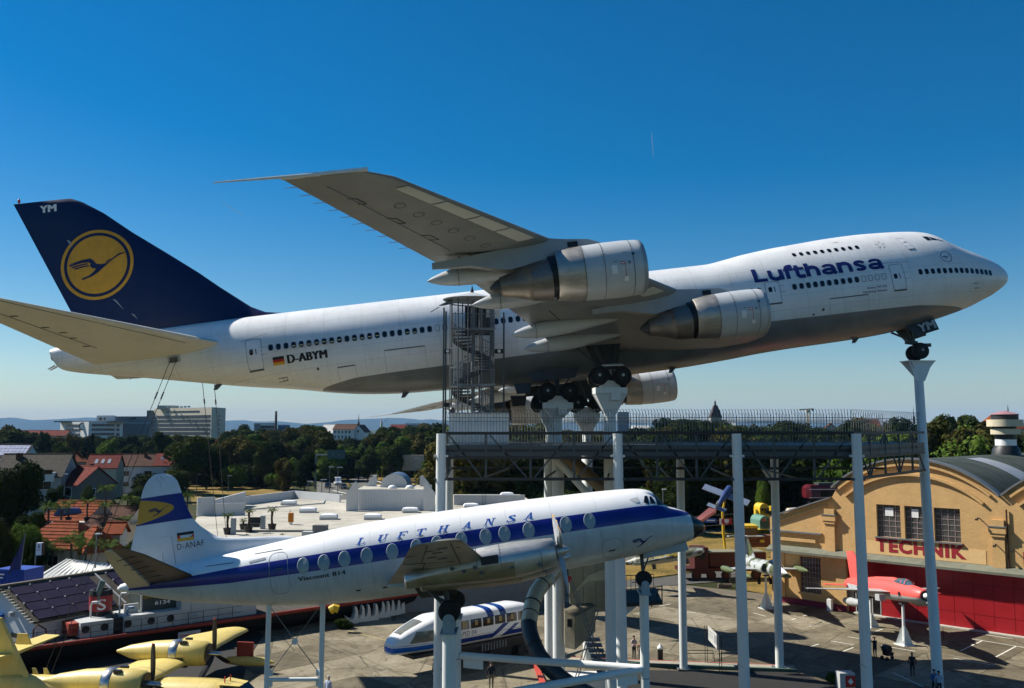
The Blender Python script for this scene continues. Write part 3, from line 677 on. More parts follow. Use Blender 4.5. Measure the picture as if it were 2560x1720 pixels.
def jet_door(s, z0, z1, w, wz=0.0, track=True):
    d = J.plate('door', s + w / 2, s - w / 2, z0, z1, m_doorw, jet, 0.012, 4, 8, 0.12)
    o = [(s + a, (z0 + z1) / 2 + b) for a, b in rrect(w, z1 - z0, 0.13, 3)]
    J.strip('door_outline', o, 0.045, m_lineg, d, 0.016, True)
    skin_patch(J, 'door_window', s + 0.18, wz, rrect(0.26, 0.38, 0.4), m_glass, d, 0.018)
    J.strip('door_handle', [(s - 0.12, wz + 0.18), (s - 0.14, wz - 0.2)], 0.07, m_line, d, 0.022)
    J.plate('door_sill', s + w / 2, s - w / 2, z0 - 0.10, z0 - 0.01, m_line, d, 0.04, 3, 1)
    if track:
        for q in (0.22, -0.25): J.strip('hinge', [(s - w / 2 + 0.04, wz + q), (s - w / 2 - 0.34, wz + q)], 0.035, m_lineg, d, 0.016)
jet_door(54.26, -1.10, 0.86, 1.02, 0.02); jet_door(18.88, -0.96, 0.55, 1.0, 0.0, True); jet_door(9.84, -1.02, 0.82, 0.96, -0.06)
J.strip('door_gutter', [(55.1, 0.82), (53.3, 1.18)], 0.03, m_lineg, jet); J.strip('door_gutter', [(10.7, 1.0), (8.8, 0.93)], 0.03, m_lineg, jet)
d = plate_poly('upper_deck_door', J, [(8.70, 3.01), (8.19, 3.0), (7.81, 1.95), (8.32, 1.95)], m_doorw, jet, 0.012)
J.strip('door_outline', [(8.70, 3.01), (8.19, 3.0), (7.81, 1.95), (8.32, 1.95)], 0.03, m_lineg, d, 0.016, True, 0.12)
J.strip('door_sill', [(7.81, 1.93), (8.32, 1.93)], 0.07, m_black, d, 0.02); J.strip('door_handle', [(8.35, 2.62), (8.12, 2.61)], 0.05, m_line, d, 0.022)
for s0, s1, z0, z1 in ((45.7, 43.0, -2.7, -1.1), (15.0, 12.2, -2.18, -1.14), (48.9, 47.7, -2.75, -1.75)):
    d = J.strip('cargo_door', [(s0, z0), (s1, z0), (s1, z1), (s0, z1)], 0.022, m_lineg, jet, 0.014, True)
    J.strip('hinge_line', [(s0, z1 + 0.03), (s1, z1 + 0.03)], 0.06, m_line, d, 0.02)
for s, z, r in ((50.2, -1.62, .09), (16.2, -2.0, .08), (15.5, -1.75, .10), (40.4, -2.05, .07)): J.disc('valve', s, z, [0.01, r], m_line, jet, 12)
J.plate('outflow_vent', 53.0, 52.35, -2.12, -1.75, m_line, jet, 0.012, 2, 2)
for s, z in ((3.9, -1.02), (3.8, -1.32)):
    MB().tube(J.P(s + 0.15, z, 0.0), J.P(s - 0.3, z, 0.06), 0.025, 0.015, 6).ob('pitot_probe', m_line, jet)
def arc(cx, cy, rx, ry, a0, a1, n=10): return [(cx + rx * math.cos(R_(a0 + (a1 - a0) * k / n)), cy + ry * math.sin(R_(a0 + (a1 - a0) * k / n))) for k in range(n + 1)]
# heavy grotesque letters drawn as strokes: (polyline in metres, stroke width); x height .80, cap height 1.04
def grot(ch, w):
    a, X, t_ = .15, .82, .20
    if ch == 'L': return [([(a, 0), (a, 1.06)], .31), ([(a, .12), (w, .12)], .24)]
    if ch == 'u': return [([(a, X), (a, .40)] + arc(w / 2, .37, w / 2 - a, .27, 180, 360) , .29), ([(w - a, X), (w - a, 0)], .31)]
    if ch in 'nh': return [([(a, 0), (a, X if ch == 'n' else 1.06)], .31), (arc(w / 2, .43, w / 2 - a, .27, 180, 0) + [(w - a, 0)], .29)]
    if ch == 'f': return [([(a + .08, 0), (a + .08, .78)] + arc(a + .30, .80, .22, .16, 180, 80, 6) + [(w, .95)], .29), ([(0, .70), (w, .70)], .22)]
    if ch == 't': return [([(a + .10, 1.0), (a + .10, .29)] + arc(a + .32, .24, .22, .15, 180, 280, 6) + [(w, .10)], .29), ([(0, .70), (w, .70)], .22)]
    if ch == 'a': return [(arc(w * .47, .24, w * .47 - .13, .15, 0, 360, 18), .235), ([(w - .20, .58), (w - .18, .2), (w - .08, 0)], .29), (arc(w * .50, .55, w / 2 - .18, .16, 175, 0, 10), .22)]
    if ch == 's': return [([(w - .14, .56)] + arc(w / 2, .58, w / 2 - .16, .13, 25, 250, 10) + arc(w / 2, .22, w / 2 - .16, .13, 70, -160, 10), .235)]
LX = [0, .112, .238, .312, .396, .515, .640, .762, .872, 1.0]
for i, ch in enumerate('Lufthansa'):
    x0, x1 = LX[i] * 9.45 + .05, LX[i + 1] * 9.45 - .06
    if ch in 'ft': x0 -= .04; x1 += .05
    L0 = None
    for q, (pl, wd) in enumerate(grot(ch, x1 - x0)):
        o = J.strip('letter', [(20.05 - x0 - a * 1.0, .62 + b * 1.02 + .0) for a, b in pl], wd, m_blue, jet if L0 is None else L0, .016 + .003 * q, False, .12)
        if L0 is None: L0 = o
J.text('registration', fat(fit2d(text2d('D-ABYM', 1, 0.0, 0, 1.06, 0.3), 2.60, 0.52), .05), 52.08, -1.03, m_black, jet)
J.text('type_lettering', fit2d(text2d('Boeing 747-230', 1, 0.01, 0, 1.0, 0.5), 1.43, 0.19), 12.22, -0.79, m_blue, jet)
J.text('town_lettering', fit2d(text2d('Schleswig-Holstein', 1, 0.01, 0, 1.0, 0.5), 1.77, 0.19), 12.57, -1.05, m_blue, jet)
f = J.plate('flag', 53.08, 52.32, -1.04, -0.53, m_red, jet, 0.014, 2, 2)
J.plate('flag_band', 53.08, 52.32, -0.70, -0.53, m_black, f, 0.02, 2, 1); J.plate('flag_band', 53.08, 52.32, -1.04, -0.87, m_gold, f, 0.02, 2, 1)
e = J.disc('nose_emblem', 5.76, 1.06, [0.40, 0.44], m_blue, jet, 28, 0.014)
crane('emblem_bird', lambda a, b: J.P(5.76 - a, 1.06 + b, 0.016), 0.33 / 182, m_blue, e)
for k in range(5):                                          # ghost of a removed sticker: five pale petals
    a = R_(90 + 72 * k); plate_poly('sticker_trace', J, [(10.15 + 0.30 * math.cos(a + q) * r, 2.62 + 0.30 * math.sin(a + q) * r) for q, r in ((-.35, .5), (0, .35), (.35, 1.2), (-.25, 1.2))], mat('sticker_grey', (0.60, 0.60, 0.58), 0.6), jet)
plate_poly('antenna_blade', J, [(13.4, 3.30), (12.9, 3.34), (12.85, 3.29)], m_lineg, jet)
for s, zz in ((25.6, None), (44.4, None), (57.0, None), (12.0, None)):
    b = J.b(s); MB().prism([(-s, -.05, b + .05), (-s - .5, -.05, b + .05), (-s - .65, -.05, b - .32), (-s - .4, -.05, b - .32)], (0, .1, 0)).ob('belly_antenna', m_line, jet)
# auxiliary exhaust in the tail cone
MB().lathe([(0, .42), (.12, .40), (.12, .30), (-.3, .28)], (-68.1, 0, 2.05), (-1, 0, 0.1), 20).ob('tail_exhaust', m_line, jet, 40)
for q in (-.25, .1): MB().tube((-68.0, q, 1.25), (-68.45, q, 1.05), .07, .05, 8).ob('tail_light', m_hub, jet)
# patch where the tail stay bolts on
p = J.plate('stay_bracket', 60.1, 59.25, 0.15, 0.95, m_wgrey, jet, 0.05, 2, 3)
J.plate('bracket_plate', 59.95, 59.4, 0.12, 0.45, m_line, p, 0.12, 2, 2)

# lifting surfaces ------------------------------------------------------------
FOIL = [(1, 0), (.85, .022), (.65, .048), (.45, .065), (.28, .068), (.14, .056), (.05, .036), (.012, .017), (0, 0), (.012, -.014), (.05, -.028), (.14, -.042), (.28, -.050), (.45, -.046), (.65, -.032), (.85, -.014)]
def surf(name, secs, m, parent, side=1, smooth=50):
    """secs: (y, s leading edge, chord, z, thickness scale, dz trailing edge)"""
    rings = [[(-(sl + c * q[0]), -side * y, z + c * q[1] * th + dz * q[0]) for q in FOIL] for y, sl, c, z, th, dz in secs]
    return MB().loft(rings).ob(name, m, parent, smooth)
def wing_at(y):
    le = 20.1 + 0.905 * (y - 3.25)
    te = float(np.interp(y, [2, 3.25, 8.99, 12.63, 16.77, 20.97, 29.4], [33.7, 34.2, 36.5, 38.07, 39.97, 42.48, 47.4]))
    return le, te, -2.4 + 0.09 * (y - 3.25), float(np.interp(y, [3, 12, 29], [1.12, 0.92, 0.75]))
t = NT('wing_paint'); n1 = t.noise(0.35, 6, 0.65); P = t.xyz(t.co())
col = t.ramp(n1, [(0.3, (0.20, 0.21, 0.21)), (0.6, (0.27, 0.28, 0.275))])
col = t.mix(t.ramp(t.noise(1.4, 4, 0.6, t.map(t.co(), (0.25, 2.2, 1))), [(0.5, (0, 0, 0)), (0.8, (0.35,) * 3)]), col, (0.22, 0.22, 0.2))
m_wing = t.set(col, 0.42, 0, 0.5)
for side in (1, -1):
    secs = []
    for y in (1.8, 3.25, 6, 9, 12.6, 16.8, 21, 25, 28.6, 29.4):
        le, te, z, th = wing_at(y)
        if y > 29: le += 0.55
        secs.append((y, le, te - le, z, th * (0.6 if y > 29 else 1), 0.0))
    w = surf('wing', secs, m_wing, jet, side)
    le, te, z, th = wing_at(29.4)
    MB().tube((-te + 1.5, -side * 29.42, z + .02), (-te - 2.5, -side * 29.6, z + 0.03), .09, .025, 8).ob('tip_probe', m_white, w)
    MB().beam((-le - .3, -side * 29.42, z + .02), (-te, -side * 29.42, z + .02), .16, .12).ob('tip_cap', m_white, w)
    def low(y, f, off=0.02):
        le, te, z, th = wing_at(y); c = te - le; lo = np.interp(f, [q[0] for q in FOIL[8:]] + [1], [q[1] for q in FOIL[8:]] + [0])
        return V((-(le + c * f), -side * y, z + c * lo * th - off))
    def panel(name, y0, y1, f0, f1, m, off=0.035, n=4):
        vs = [low(y0 + (y1 - y0) * i / n, f0 + (f1 - f0) * j / 3, off) for j in range(4) for i in range(n + 1)]
        return MB().add(vs, [(j * (n + 1) + i, j * (n + 1) + i + 1, (j + 1) * (n + 1) + i + 1, (j + 1) * (n + 1) + i) for j in range(3) for i in range(n)]).ob(name, m, w)
    for y0, y1 in ((28.0, 26.4), (26.3, 24.7), (24.6, 23.2), (23.1, 21.8), (19.4, 17.4), (17.3, 15.3), (13.6, 12.7), (10.4, 8.4), (8.3, 6.2)): panel('leading_edge_panel', y0, y1, 0.03, 0.16, m_cream)
    for y in [26.5 - .95 * k for k in range(12)]:
        c = low(y, 0.42, 0.02); MB().lathe([(0, .22), (.008, .24), (0, .26)], c, (0, 0, -1), 16, caps=False).ob('access_cover', m_line, w)
    for y0 in (27.4, 25.3, 23.3, 21.0, 18.6, 16.4):
        for a, b, f0, f1 in ((y0, y0, .66, .74), (y0, y0 - .55, .66, .66), (y0 - .55, y0 - .55, .66, .74)):
            MB().beam(low(a, f0), low(b, f1), .03, .02).ob('panel_outline', m_line, w)
    MB().beam(low(28.6, .70), low(21.4, .74), .03, .02).ob('aileron_gap', m_lineg, w)
    MB().beam(low(20.6, .76), low(12.8, .79), .05, .02).ob('flap_gap', m_line, w); MB().beam(low(11.6, .79), low(4, .84), .05, .02).ob('flap_gap', m_line, w)
    for k in range(10):
        y = 28.6 - .75 * k; q = low(y, .985, -.02); MB().tube(q, q + V((-.55, 0, 0)), .02, .01, 5).ob('static_wick', m_line, w)
    for y, s1, z, L in ((19.5, 42.3, -1.72, 5.4), (15.4, 40.1, -2.05, 6.2), (9.4, 37.75, -2.50, 6.9), (6.3, 36.8, -2.78, 6.6)):
        prof = [(0, .03), (.25, .16), (.8, .34), (1.5, .46), (2.3, .52), (3.3, .50), (4.4, .40), (L - .6, .22), (L, .04)]
        rings = [[(-(s1 - a), -side * (y + r * .85 * math.cos(q)), z + .012 * a * 4 + r * math.sin(q)) for q in [2 * math.pi * k / 16 for k in range(16)]] for a, r in prof]
        fp = MB().loft(rings).ob('flap_fairing', m_nac, jet, 60)
        MB().lathe([(0, .470), (.03, .472)], (-(s1 - 1.5), -side * y, z + .07), (1, 0, 0), 16, caps=False).ob('fairing_seam', m_line, fp)
# engines -----------------------------------------------------------------
eng = MB().lathe([(.0, 1.14), (-.02, 1.22), (.04, 1.29), (.25, 1.33), (.9, 1.365), (1.9, 1.36), (2.95, 1.31), (2.96, 1.22), (2.6, 1.2)], (0, 0, 0), (-1, 0, 0), 40, caps=False).mesh('engine', m_nac, 50)
sub = [('intake_lip', MB().lathe([(.30, 1.02), (.10, 1.06), (0, 1.14), (-.05, 1.21), (.02, 1.285), (.14, 1.325)], (0, 0, 0), (-1, 0, 0), 40, caps=False).mesh('intake_lip', m_lip, 60)),
       ('intake_duct', MB().lathe([(.3, 1.02), (.8, 1.06), (1.2, 1.08)], (0, 0, 0), (-1, 0, 0), 32, caps=False).mesh('intake_duct', m_nac, 60)),
       ('fan_spinner', MB().lathe([(.75, .03), (.95, .2), (1.2, .34), (1.25, 1.08), (1.3, 1.08)], (0, 0, 0), (-1, 0, 0), 32).mesh('fan_spinner', m_strut, 30)),
       ('fan_nozzle', MB().lathe([(2.9, 1.315), (3.5, 1.27), (4.15, 1.18), (4.2, 1.15), (4.15, 1.10), (3.2, 1.12)], (0, 0, 0), (-1, 0, 0), 40, caps=False).mesh('fan_nozzle', m_silver, 50)),
       ('nozzle_gap', MB().lathe([(3.9, 1.12), (4.1, 1.02), (4.5, 1.0), (4.55, .9)], (0, 0, 0), (-1, 0, 0), 32, caps=False).mesh('nozzle_gap', m_black)),
       ('core_cowl', MB().lathe([(4.46, .9), (4.48, 1.015), (5.0, .96), (5.45, .88), (5.46, .85), (5.8, .76), (6.3, .60), (6.85, .47), (6.9, .43)], (0, 0, 0), (-1, 0, -.03), 36, caps=False).mesh('core_cowl', m_core, 60)),
       ('exhaust_cone', MB().lathe([(6.6, .44), (6.88, .40), (7.1, .30), (7.4, .05)], (0, 0, 0), (-1, 0, -.03), 24).mesh('exhaust_cone', m_strut, 60))]
m_dk = mat('decal_grey', (0.24, 0.25, 0.27), 0.6)
def nac_plate(name, a0, a1, t0, t1, m, r=1.375):
    vs = [(-(a0 + (a1 - a0) * i / 2), -(r - .012 * 0) * math.cos(t0 + (t1 - t0) * j / 3), r * math.sin(t0 + (t1 - t0) * j / 3)) for i in range(3) for j in range(4)]
    return (name, MB().add(vs, [(i * 4 + j, i * 4 + j + 1, i * 4 + j + 5, i * 4 + j + 4) for i in range(2) for j in range(3)]).mesh(name, m))
sub += [nac_plate('cowl_label', 1.45, 1.72, -.42, -.12, m_white), nac_plate('cowl_label', .95, 1.15, -.72, -.55, m_white), nac_plate('warning_mark', 1.05, 1.28, -.13, -.02, m_red), nac_plate('warning_mark', 1.08, 1.25, -.10, -.05, m_white, 1.379),
        nac_plate('warning_mark', .78, .92, -.13, -.02, m_dk), nac_plate('warning_mark', 1.05, 1.07, -.55, -.13, m_red), nac_plate('latch', .9, 1.1, .30, .33, m_dk), nac_plate('latch', 1.9, 2.1, .30, .33, m_dk), nac_plate('latch', 1.4, 1.6, -.02, .01, m_dk), nac_plate('vent_hole', .55, .66, .18, .26, m_black)]
for a in (.62, 2.0, 2.93): sub.append(('cowl_seam', MB().lathe([(a, 1.371), (a + .025, 1.371)], (0, 0, 0), (-1, 0, 0), 40, caps=False).mesh('cowl_seam', m_line)))
for y, s, z in ((11.68, 23.07, -3.37), (20.83, 32.0, -2.6), (-11.68, 23.07, -3.37), (-20.83, 32.0, -2.6)):
    e = link('engine', eng, jet, (-s, -y, z))
    for nm, me in sub:
        link(nm, me, e)
    le, te, zw, th = wing_at(abs(y))
    rings = []
    for sp, zt, zb, hw in ((s + 1.5, z + 1.30, z + 1.1, .10), (s + 2.4, z + 1.62, z + 1.0, .24), (s + 3.6, zw - .05, z + .9, .30), (le + .6, zw + .12, z + .75, .30), (s + 6.4, zw - .2, z + .5, .28), (s + 8.2, zw - .35, z + .95, .2), (s + 10.0, zw - .45, zw - .75, .05)):
        zt = max(zt, zb + .06); rings.append([(-sp, -y - hw, zt), (-sp, -y + hw, zt), (-sp, -y + hw, zb), (-sp, -y - hw, zb)])
    rings = [[(a + s, b + y, c - z) for a, b, c in r] for r in rings]
    MB().loft(rings).ob('pylon', mat('pylon_grey', (0.34, 0.355, 0.36), 0.45, var=.12), e, 30)
    MB().box((-(3.2), -math.copysign(.32, y), 1.42), (.5, .04, .25)).ob('pylon_vent', m_black, e)
# fin ----------------------------------------------------------------------
fin_le = spl([2.4, 3.2, 3.42, 4.48, 6.81, 10.33, 13.1, 13.36], [50.8, 52.6, 53.8, 55.44, 58.16, 62.57, 66.1, 66.7]); fin_te = lambda z: 65.7 + (z - 2.2) * 0.4465
SYM = [(1, 0), (.8, .3), (.55, .75), (.35, .98), (.2, .9), (.08, .62), (.02, .3), (0, 0)]
def fin_y(s, z):
    le = fin_le(z); c = fin_te(z) - le; q = min(max((s - le) / c, 0), 1)
    return float(np.interp(q, [a for a, b in SYM[::-1]], [b for a, b in SYM[::-1]])) * min(.05 * c, .52)
rings = []
for z in (2.4, 2.9, 3.2, 3.42, 3.9, 4.48, 5.6, 6.81, 8.5, 10.33, 12, 13.0, 13.36):
    le, te = fin_le(z), fin_te(z); th = 0.25 if z > 13.2 else 1
    rings.append([(-(le + (te - le) * q), -fin_y(le + (te - le) * q, z) * th, z) for q, _ in SYM] + [(-(le + (te - le) * q), fin_y(le + (te - le) * q, z) * th, z) for q, _ in SYM[-2:0:-1]])
fin = MB().loft(rings).ob('fin', m_navy, jet, 50)
MB().ball((-70.3, 0, 13.55), .1, 8, 6, sc3=(1, 1, 1.8)).ob('beacon', m_red, fin)
MB().beam((-66.15, 0, 3.2), (-66.15 + .12, 0, 3.2), .02).ob('fin_seam', m_line, fin)
FP = lambda s, z, off: (-s, -(fin_y(s, z) + off), z)
def fin_disc(name, r0, r1, m, off, nr=6, n=48):
    vs = [FP(64.98 + (r0 + (r1 - r0) * j / nr) * math.cos(2 * math.pi * k / n), 8.12 + (r0 + (r1 - r0) * j / nr) * math.sin(2 * math.pi * k / n), off) for j in range(nr + 1) for k in range(n)]
    return MB().add(vs, [(j * n + k, j * n + (k + 1) % n, (j + 1) * n + (k + 1) % n, (j + 1) * n + k) for j in range(nr) for k in range(n)]).ob(name, m, fin)
fin_disc('emblem_ring', 2.32, 2.54, m_yel, .02, 2); fin_disc('emblem_disc', 0.02, 2.10, m_yel, .02)
crane('emblem_bird', lambda a, b: FP(64.98 - a, 8.12 + b, .032), 2.10 / 190, m_navy, fin)
vs, fs = fat(fit2d(text2d('YM', 1, 0, 0, 1.0, .2), 1.1, .53), .045)
MB().add([FP(68.78 - a, 12.42 + b, .03 + c) for a, b, c in vs], fs).ob('fin_letters', m_white, fin)
for (s0, z0), (s1, z1) in (((63.9, 5.5), (63.3, 4.6)), ((66.9, 10.2), (66.7, 9.6)), ((62.7, 4.3), (62.4, 3.8))):
    MB().add([FP(s0 + .12, z0, .03), FP(s0 - .1, z0 - .1, .03), FP(s1 - .04, z1, .03), FP(s1 + .05, z1 + .1, .03)], [(0, 1, 2, 3)]).ob('peeled_paint', m_lineg, fin)
for side in (1, -1):
    kd = .12 if side > 0 else .17
    secs = [(y, 57.2 + .90 * (y - 2.9), (65.72 + .262 * (y - 2.9)) - (57.2 + .90 * (y - 2.9)), 1.07 + kd * (y - 2.8), .85 if y < 12.7 else .4, 0) for y in ((.8, 2.9, 6, 9.5, 12.6, 12.9) if side > 0 else (.8, 2.9, 6, 9.5, 10.6, 10.9))]
    st = surf('tailplane', secs, mat('tailplane_cream', (0.60, 0.58, 0.50), 0.5, var=0.14, scale=0.5, streak=0.15), jet, side)
    for a, b in (((4.2, .70), (12, .68)), ((3.5, .08), (12.3, .08))):
        def sp(y, f):
            le = 57.2 + .9 * (y - 2.9); c = 65.72 + .262 * (y - 2.9) - le; return (-(le + c * f), -side * y, 1.07 + kd * (y - 2.8) - .85 * c * float(np.interp(f, [0, .05, .14, .28, .45, .65, .85, 1], [0, .028, .042, .05, .046, .032, .014, 0])) - .015)
        MB().beam(sp(*a), sp(*b), .035, .02).ob('elevator_gap', m_line, st)
    for y, f in ((8.2, .63), (7.2, .61), (6.2, .66), (4.6, .74), (10.2, .6)): MB().box(sp(y, f), (.42, .12, .03), .3).ob('inspection_cover', m_line, st)
# landing gear -----------------------------------------------------------------
def wheel(r, w): return MB().lathe([(-w, r * .55), (-w, r * .82), (-w * .75, r * .96), (-w * .3, r), (w * .3, r), (w * .75, r * .96), (w, r * .82), (w, r * .55)], (0, 0, 0), (0, 1, 0), 28, caps=False).mesh('wheel', m_tyre, 40)
wm = wheel(.60, .21)
hm = MB().lathe([(-.2, .34), (-.16, .20), (-.16, .02), (.16, .02), (.16, .20), (.2, .34)], (0, 0, 0), (0, 1, 0), 20).mesh('hub', mat('hub_dark', (.02, .021, .022), .7), 30)
cm = MB().lathe([(-.24, .10), (-.24, .02), (.24, .02), (.24, .10)], (0, 0, 0), (0, 1, 0), 12).mesh('hub_cap', m_hub)
PIT = math.asin(0.1240)
def truck(name, s, y, z, top):
    T = V((-s, -y, z)); g = MB().tube(T, top, .17, .2, 12)
    g.beam(T + V((.95, 0, -.12)), T + V((-.95, 0, .12)), .22, .26).beam(T + V((.2, 0, 0)), V(top) + V((1.3, 0, 0)), .09).beam(T + V((-.1, 0, .3)), V(top) + V((-1.2, .1, .1)), .08)
    o = g.ob(name, m_strut, jet, 40)
    for dx in (.74, -.74):
        for dy in (.56, -.56):
            link('wheel', wm, o, T + V((dx, dy, -dx * .126)))
        MB().tube(T + V((dx, .85, -dx * .126)), T + V((dx, -.85, -dx * .126)), .09, n=8).ob('axle', m_strut, o)
        for dy in (.77, -.77): link('hub_cap', cm, o, T + V((dx, dy * .92, -dx * .126)))
        for dy in (.56, -.56): link('hub', hm, o, T + V((dx, dy, -dx * .126)))
    return o
GEAR = {'wr': (31.52, 5.5, -5.12), 'br': (34.5, 1.95, -5.11), 'wl': (31.5, -5.5, -5.03), 'bl': (34.7, -1.95, -5.15)}
truck('main_gear', *GEAR['wr'], (-32.0, -5.0, -2.9)); truck('main_gear', *GEAR['wl'], (-32.0, 5.0, -2.9))
truck('main_gear', *GEAR['br'], (-34.4, -1.9, -3.6)); truck('main_gear', *GEAR['bl'], (-34.4, 1.9, -3.6))
# gear doors and belly panels
for side in (1, -1):
    MB().prism([(-30.3, -side * 4.9, -2.85), (-32.6, -side * 4.9, -2.75), (-32.2, -side * 5.4, -4.5), (-30.9, -side * 5.45, -4.6)], (0, side * .06, 0)).ob('gear_door', m_strut, jet)
    MB().prism([(-30.6, -side * 5.5, -4.35), (-31.9, -side * 5.5, -4.25), (-31.9, -side * 6.1, -4.45), (-30.6, -side * 6.1, -4.55)], (0, 0, .05)).ob('gear_door', m_white, jet)
    MB().prism([(-33.0, -side * 2.9, -3.7), (-36.4, -side * 2.9, -3.6), (-36.2, -side * 3.0, -4.3), (-33.3, -side * 3.0, -4.4)], (0, side * .06, 0)).ob('gear_door', m_strut, jet)  # body coloured doors; their shade is put into the dark colour
    MB().prism([(-36.2, -side * 2.4, -4.3), (-37.4, -side * 2.4, -4.2), (-37.3, -side * 2.6, -4.95), (-36.4, -side * 2.6, -5.0)], (0, side * .06, 0)).ob('gear_door', m_strut, jet)
n = (-8.03, 0, -5.05)
g = MB().tube(n, (-8.3, 0, -2.9), .14, .17, 12).beam((-8.0, 0, -4.3), (-9.6, 0, -3.4), .12).beam((-7.9, 0, -4.4), (-8.7, .0, -4.2), .3, .25).beam((-8.0, 0, -4.55), (-6.9, 0, -4.65), .12, .25)
g = g.ob('nose_gear', m_strut, jet, 40)
for dy in (.46, -.46): link('wheel', wm, g, V(n) + V((0, dy, 0))); link('hub', hm, g, V(n) + V((0, dy, 0))); link('hub_cap', cm, g, V(n) + V((0, dy * 1.35, 0)))
for side in (1, -1):
    dr = MB().prism([(-8.9, -side * .75, -3.15), (-6.6, -side * .7, -2.85), (-6.55, -side * .95, -3.75), (-8.2, -side * .95, -4.05)], (0, side * .04, 0)).ob('nose_gear_door', m_strut, jet)
    if side == 1:
        vs, fs = fat(fit2d(text2d('YM', 1, 0, 0, 1.0, 0), 1.25, .62), .045)
        MB().add([(-8.05 + a, -1.0 + (b - .3) * .2 - c, -3.84 + b + a * .17) for a, b, c in vs], fs).ob('door_letters', m_hub, dr)
# ================================================================ propeller airliner on posts
VM = Matrix(((0.9889, -0.0268, -0.1462, 8.422), (0.0448, 0.9917, 0.1209, 40.985), (0.1417, -0.1261, 0.9818, -3.604 + EYE), (0, 0, 0, 1)))
prop = thing('propeller_airliner', 'white propeller airliner with blue window stripe and round topped tail, perched on white posts', 'airplane', M=VM)
def VW(s, y, z): return VM @ V((-s, -y, z))
t = NT('airliner_stripe_paint'); P = t.xyz(t.co()); x, z = P[0], P[2]
top = t.curve(x, [(-25.5, .42), (-22, .47), (-19.6, .55), (-13, .61), (-7, .62), (-3, .56), (-2.2, .50), (-1.9, .42), (-.7, .0)], -25.5, 0, -2, 2)
bot = t.curve(x, [(-25.5, .30), (-22.3, .05), (-20.5, -.06), (-16, -.10), (-8, -.06), (-3, -.08), (0, -.12)], -25.5, 0, -2, 2)
def above(a, b, k=60.0):
    m = t.math('MULTIPLY', t.math('SUBTRACT', a, b), k); m.node.use_clamp = True; return m
n1 = t.noise(0.7, 6, 0.65); n2 = t.noise(2.4, 5, 0.65, t.map(t.co(), (2.4, 1, 0.12)))
white = t.ramp(n1, [(0.3, (0.76, 0.765, 0.77)), (0.6, (0.83, 0.83, 0.83))])
blue = t.ramp(n1, [(0.3, (0.006, 0.010, 0.15)), (0.65, (0.012, 0.022, 0.24))])
low = t.mix(t.ramp(n2, [(0.50, (0, 0, 0)), (0.8, (0.30,) * 3)]), t.ramp(n1, [(0.3, (0.42, 0.47, 0.50)), (0.6, (0.52, 0.57, 0.60))]), (0.17, 0.17, 0.15))
col = t.mix(above(z, bot), low, blue)
nose_top = above(x, -2.15); glare = t.math('MULTIPLY', nose_top, above(z, t.curve(x, [(-2.2, .50), (-1.7, .44), (-.7, .02)], -2.2, -.7, -2, 2)))
col = t.mix(above(z, top), col, white); col = t.mix(glare, col, (0.012, 0.012, 0.014)); col = t.mix(above(x, -0.70), col, (0.010, 0.010, 0.012))
f = t.math('ABSOLUTE', t.math('SUBTRACT', t.math('FRACT', t.math('DIVIDE', x, 1.93)), 0.5))
col = t.mix(t.math('MULTIPLY', t.math('LESS_THAN', f, 0.004), 0.35), col, (0.1, 0.1, 0.1))
m_vskin = t.set(col, 0.28, 0, 0.5)
t = NT('airliner_fin_paint'); P = t.xyz(t.co()); x, z = P[0], P[2]
n1 = t.noise(0.8, 6, 0.65)
base = t.ramp(n1, [(0.3, (0.54, 0.585, 0.63)), (0.6, (0.62, 0.66, 0.70))])
def above(a, b, k=60.0):
    m = t.math('MULTIPLY', t.math('SUBTRACT', a, b), k); m.node.use_clamp = True; return m
band = t.math('MULTIPLY', above(z, 2.91), above(4.09, z))
q = t.math('DIVIDE', t.math('SUBTRACT', z, 3.5), 0.52)
para = above(t.math('MULTIPLY', x, -1.0), t.math('MULTIPLY_ADD', t.math('MULTIPLY', q, q), 1.55, 22.87))
para = t.math('MULTIPLY', para, above(4.02, z)); para = t.math('MULTIPLY', para, above(z, 2.97))
col = t.mix(band, base, (0.010, 0.016, 0.16)); col = t.mix(para, col, (0.52, 0.27, 0.02))
dirt = t.math('MULTIPLY', t.ramp(t.noise(5, 6, 0.75, t.map(t.co(), (2, 1, .7))), [(0.55, (0, 0, 0)), (0.66, (1,) * 3)]), t.math('MULTIPLY', above(z, 4.15, 1.6), above(0.32, t.math('ABSOLUTE', t.math('ADD', x, 23.35)), 5)))
col = t.mix(t.math('MULTIPLY', dirt, .6), col, (0.10, 0.11, 0.12))
m_vfin = t.set(col, 0.4, 0, 0.4)
m_vmetal = metal('stained_wing_metal', (0.46, 0.43, 0.36), 0.38, 0.45, metal_=0.75)
m_vdark = metal('dark_leading_metal', (0.10, 0.095, 0.085), 0.42, 0.3, metal_=0.6)
m_cowl = metal('engine_cowl_metal', (0.58, 0.58, 0.56), 0.42, 0.25, metal_=0.7)
m_vglass = mat('cabin_glass_grey', (0.29, 0.335, 0.325), 0.2, var=0.15, spec=0.6)
m_rimw = mat('window_rim_pale', (0.40, 0.43, 0.46), 0.35)
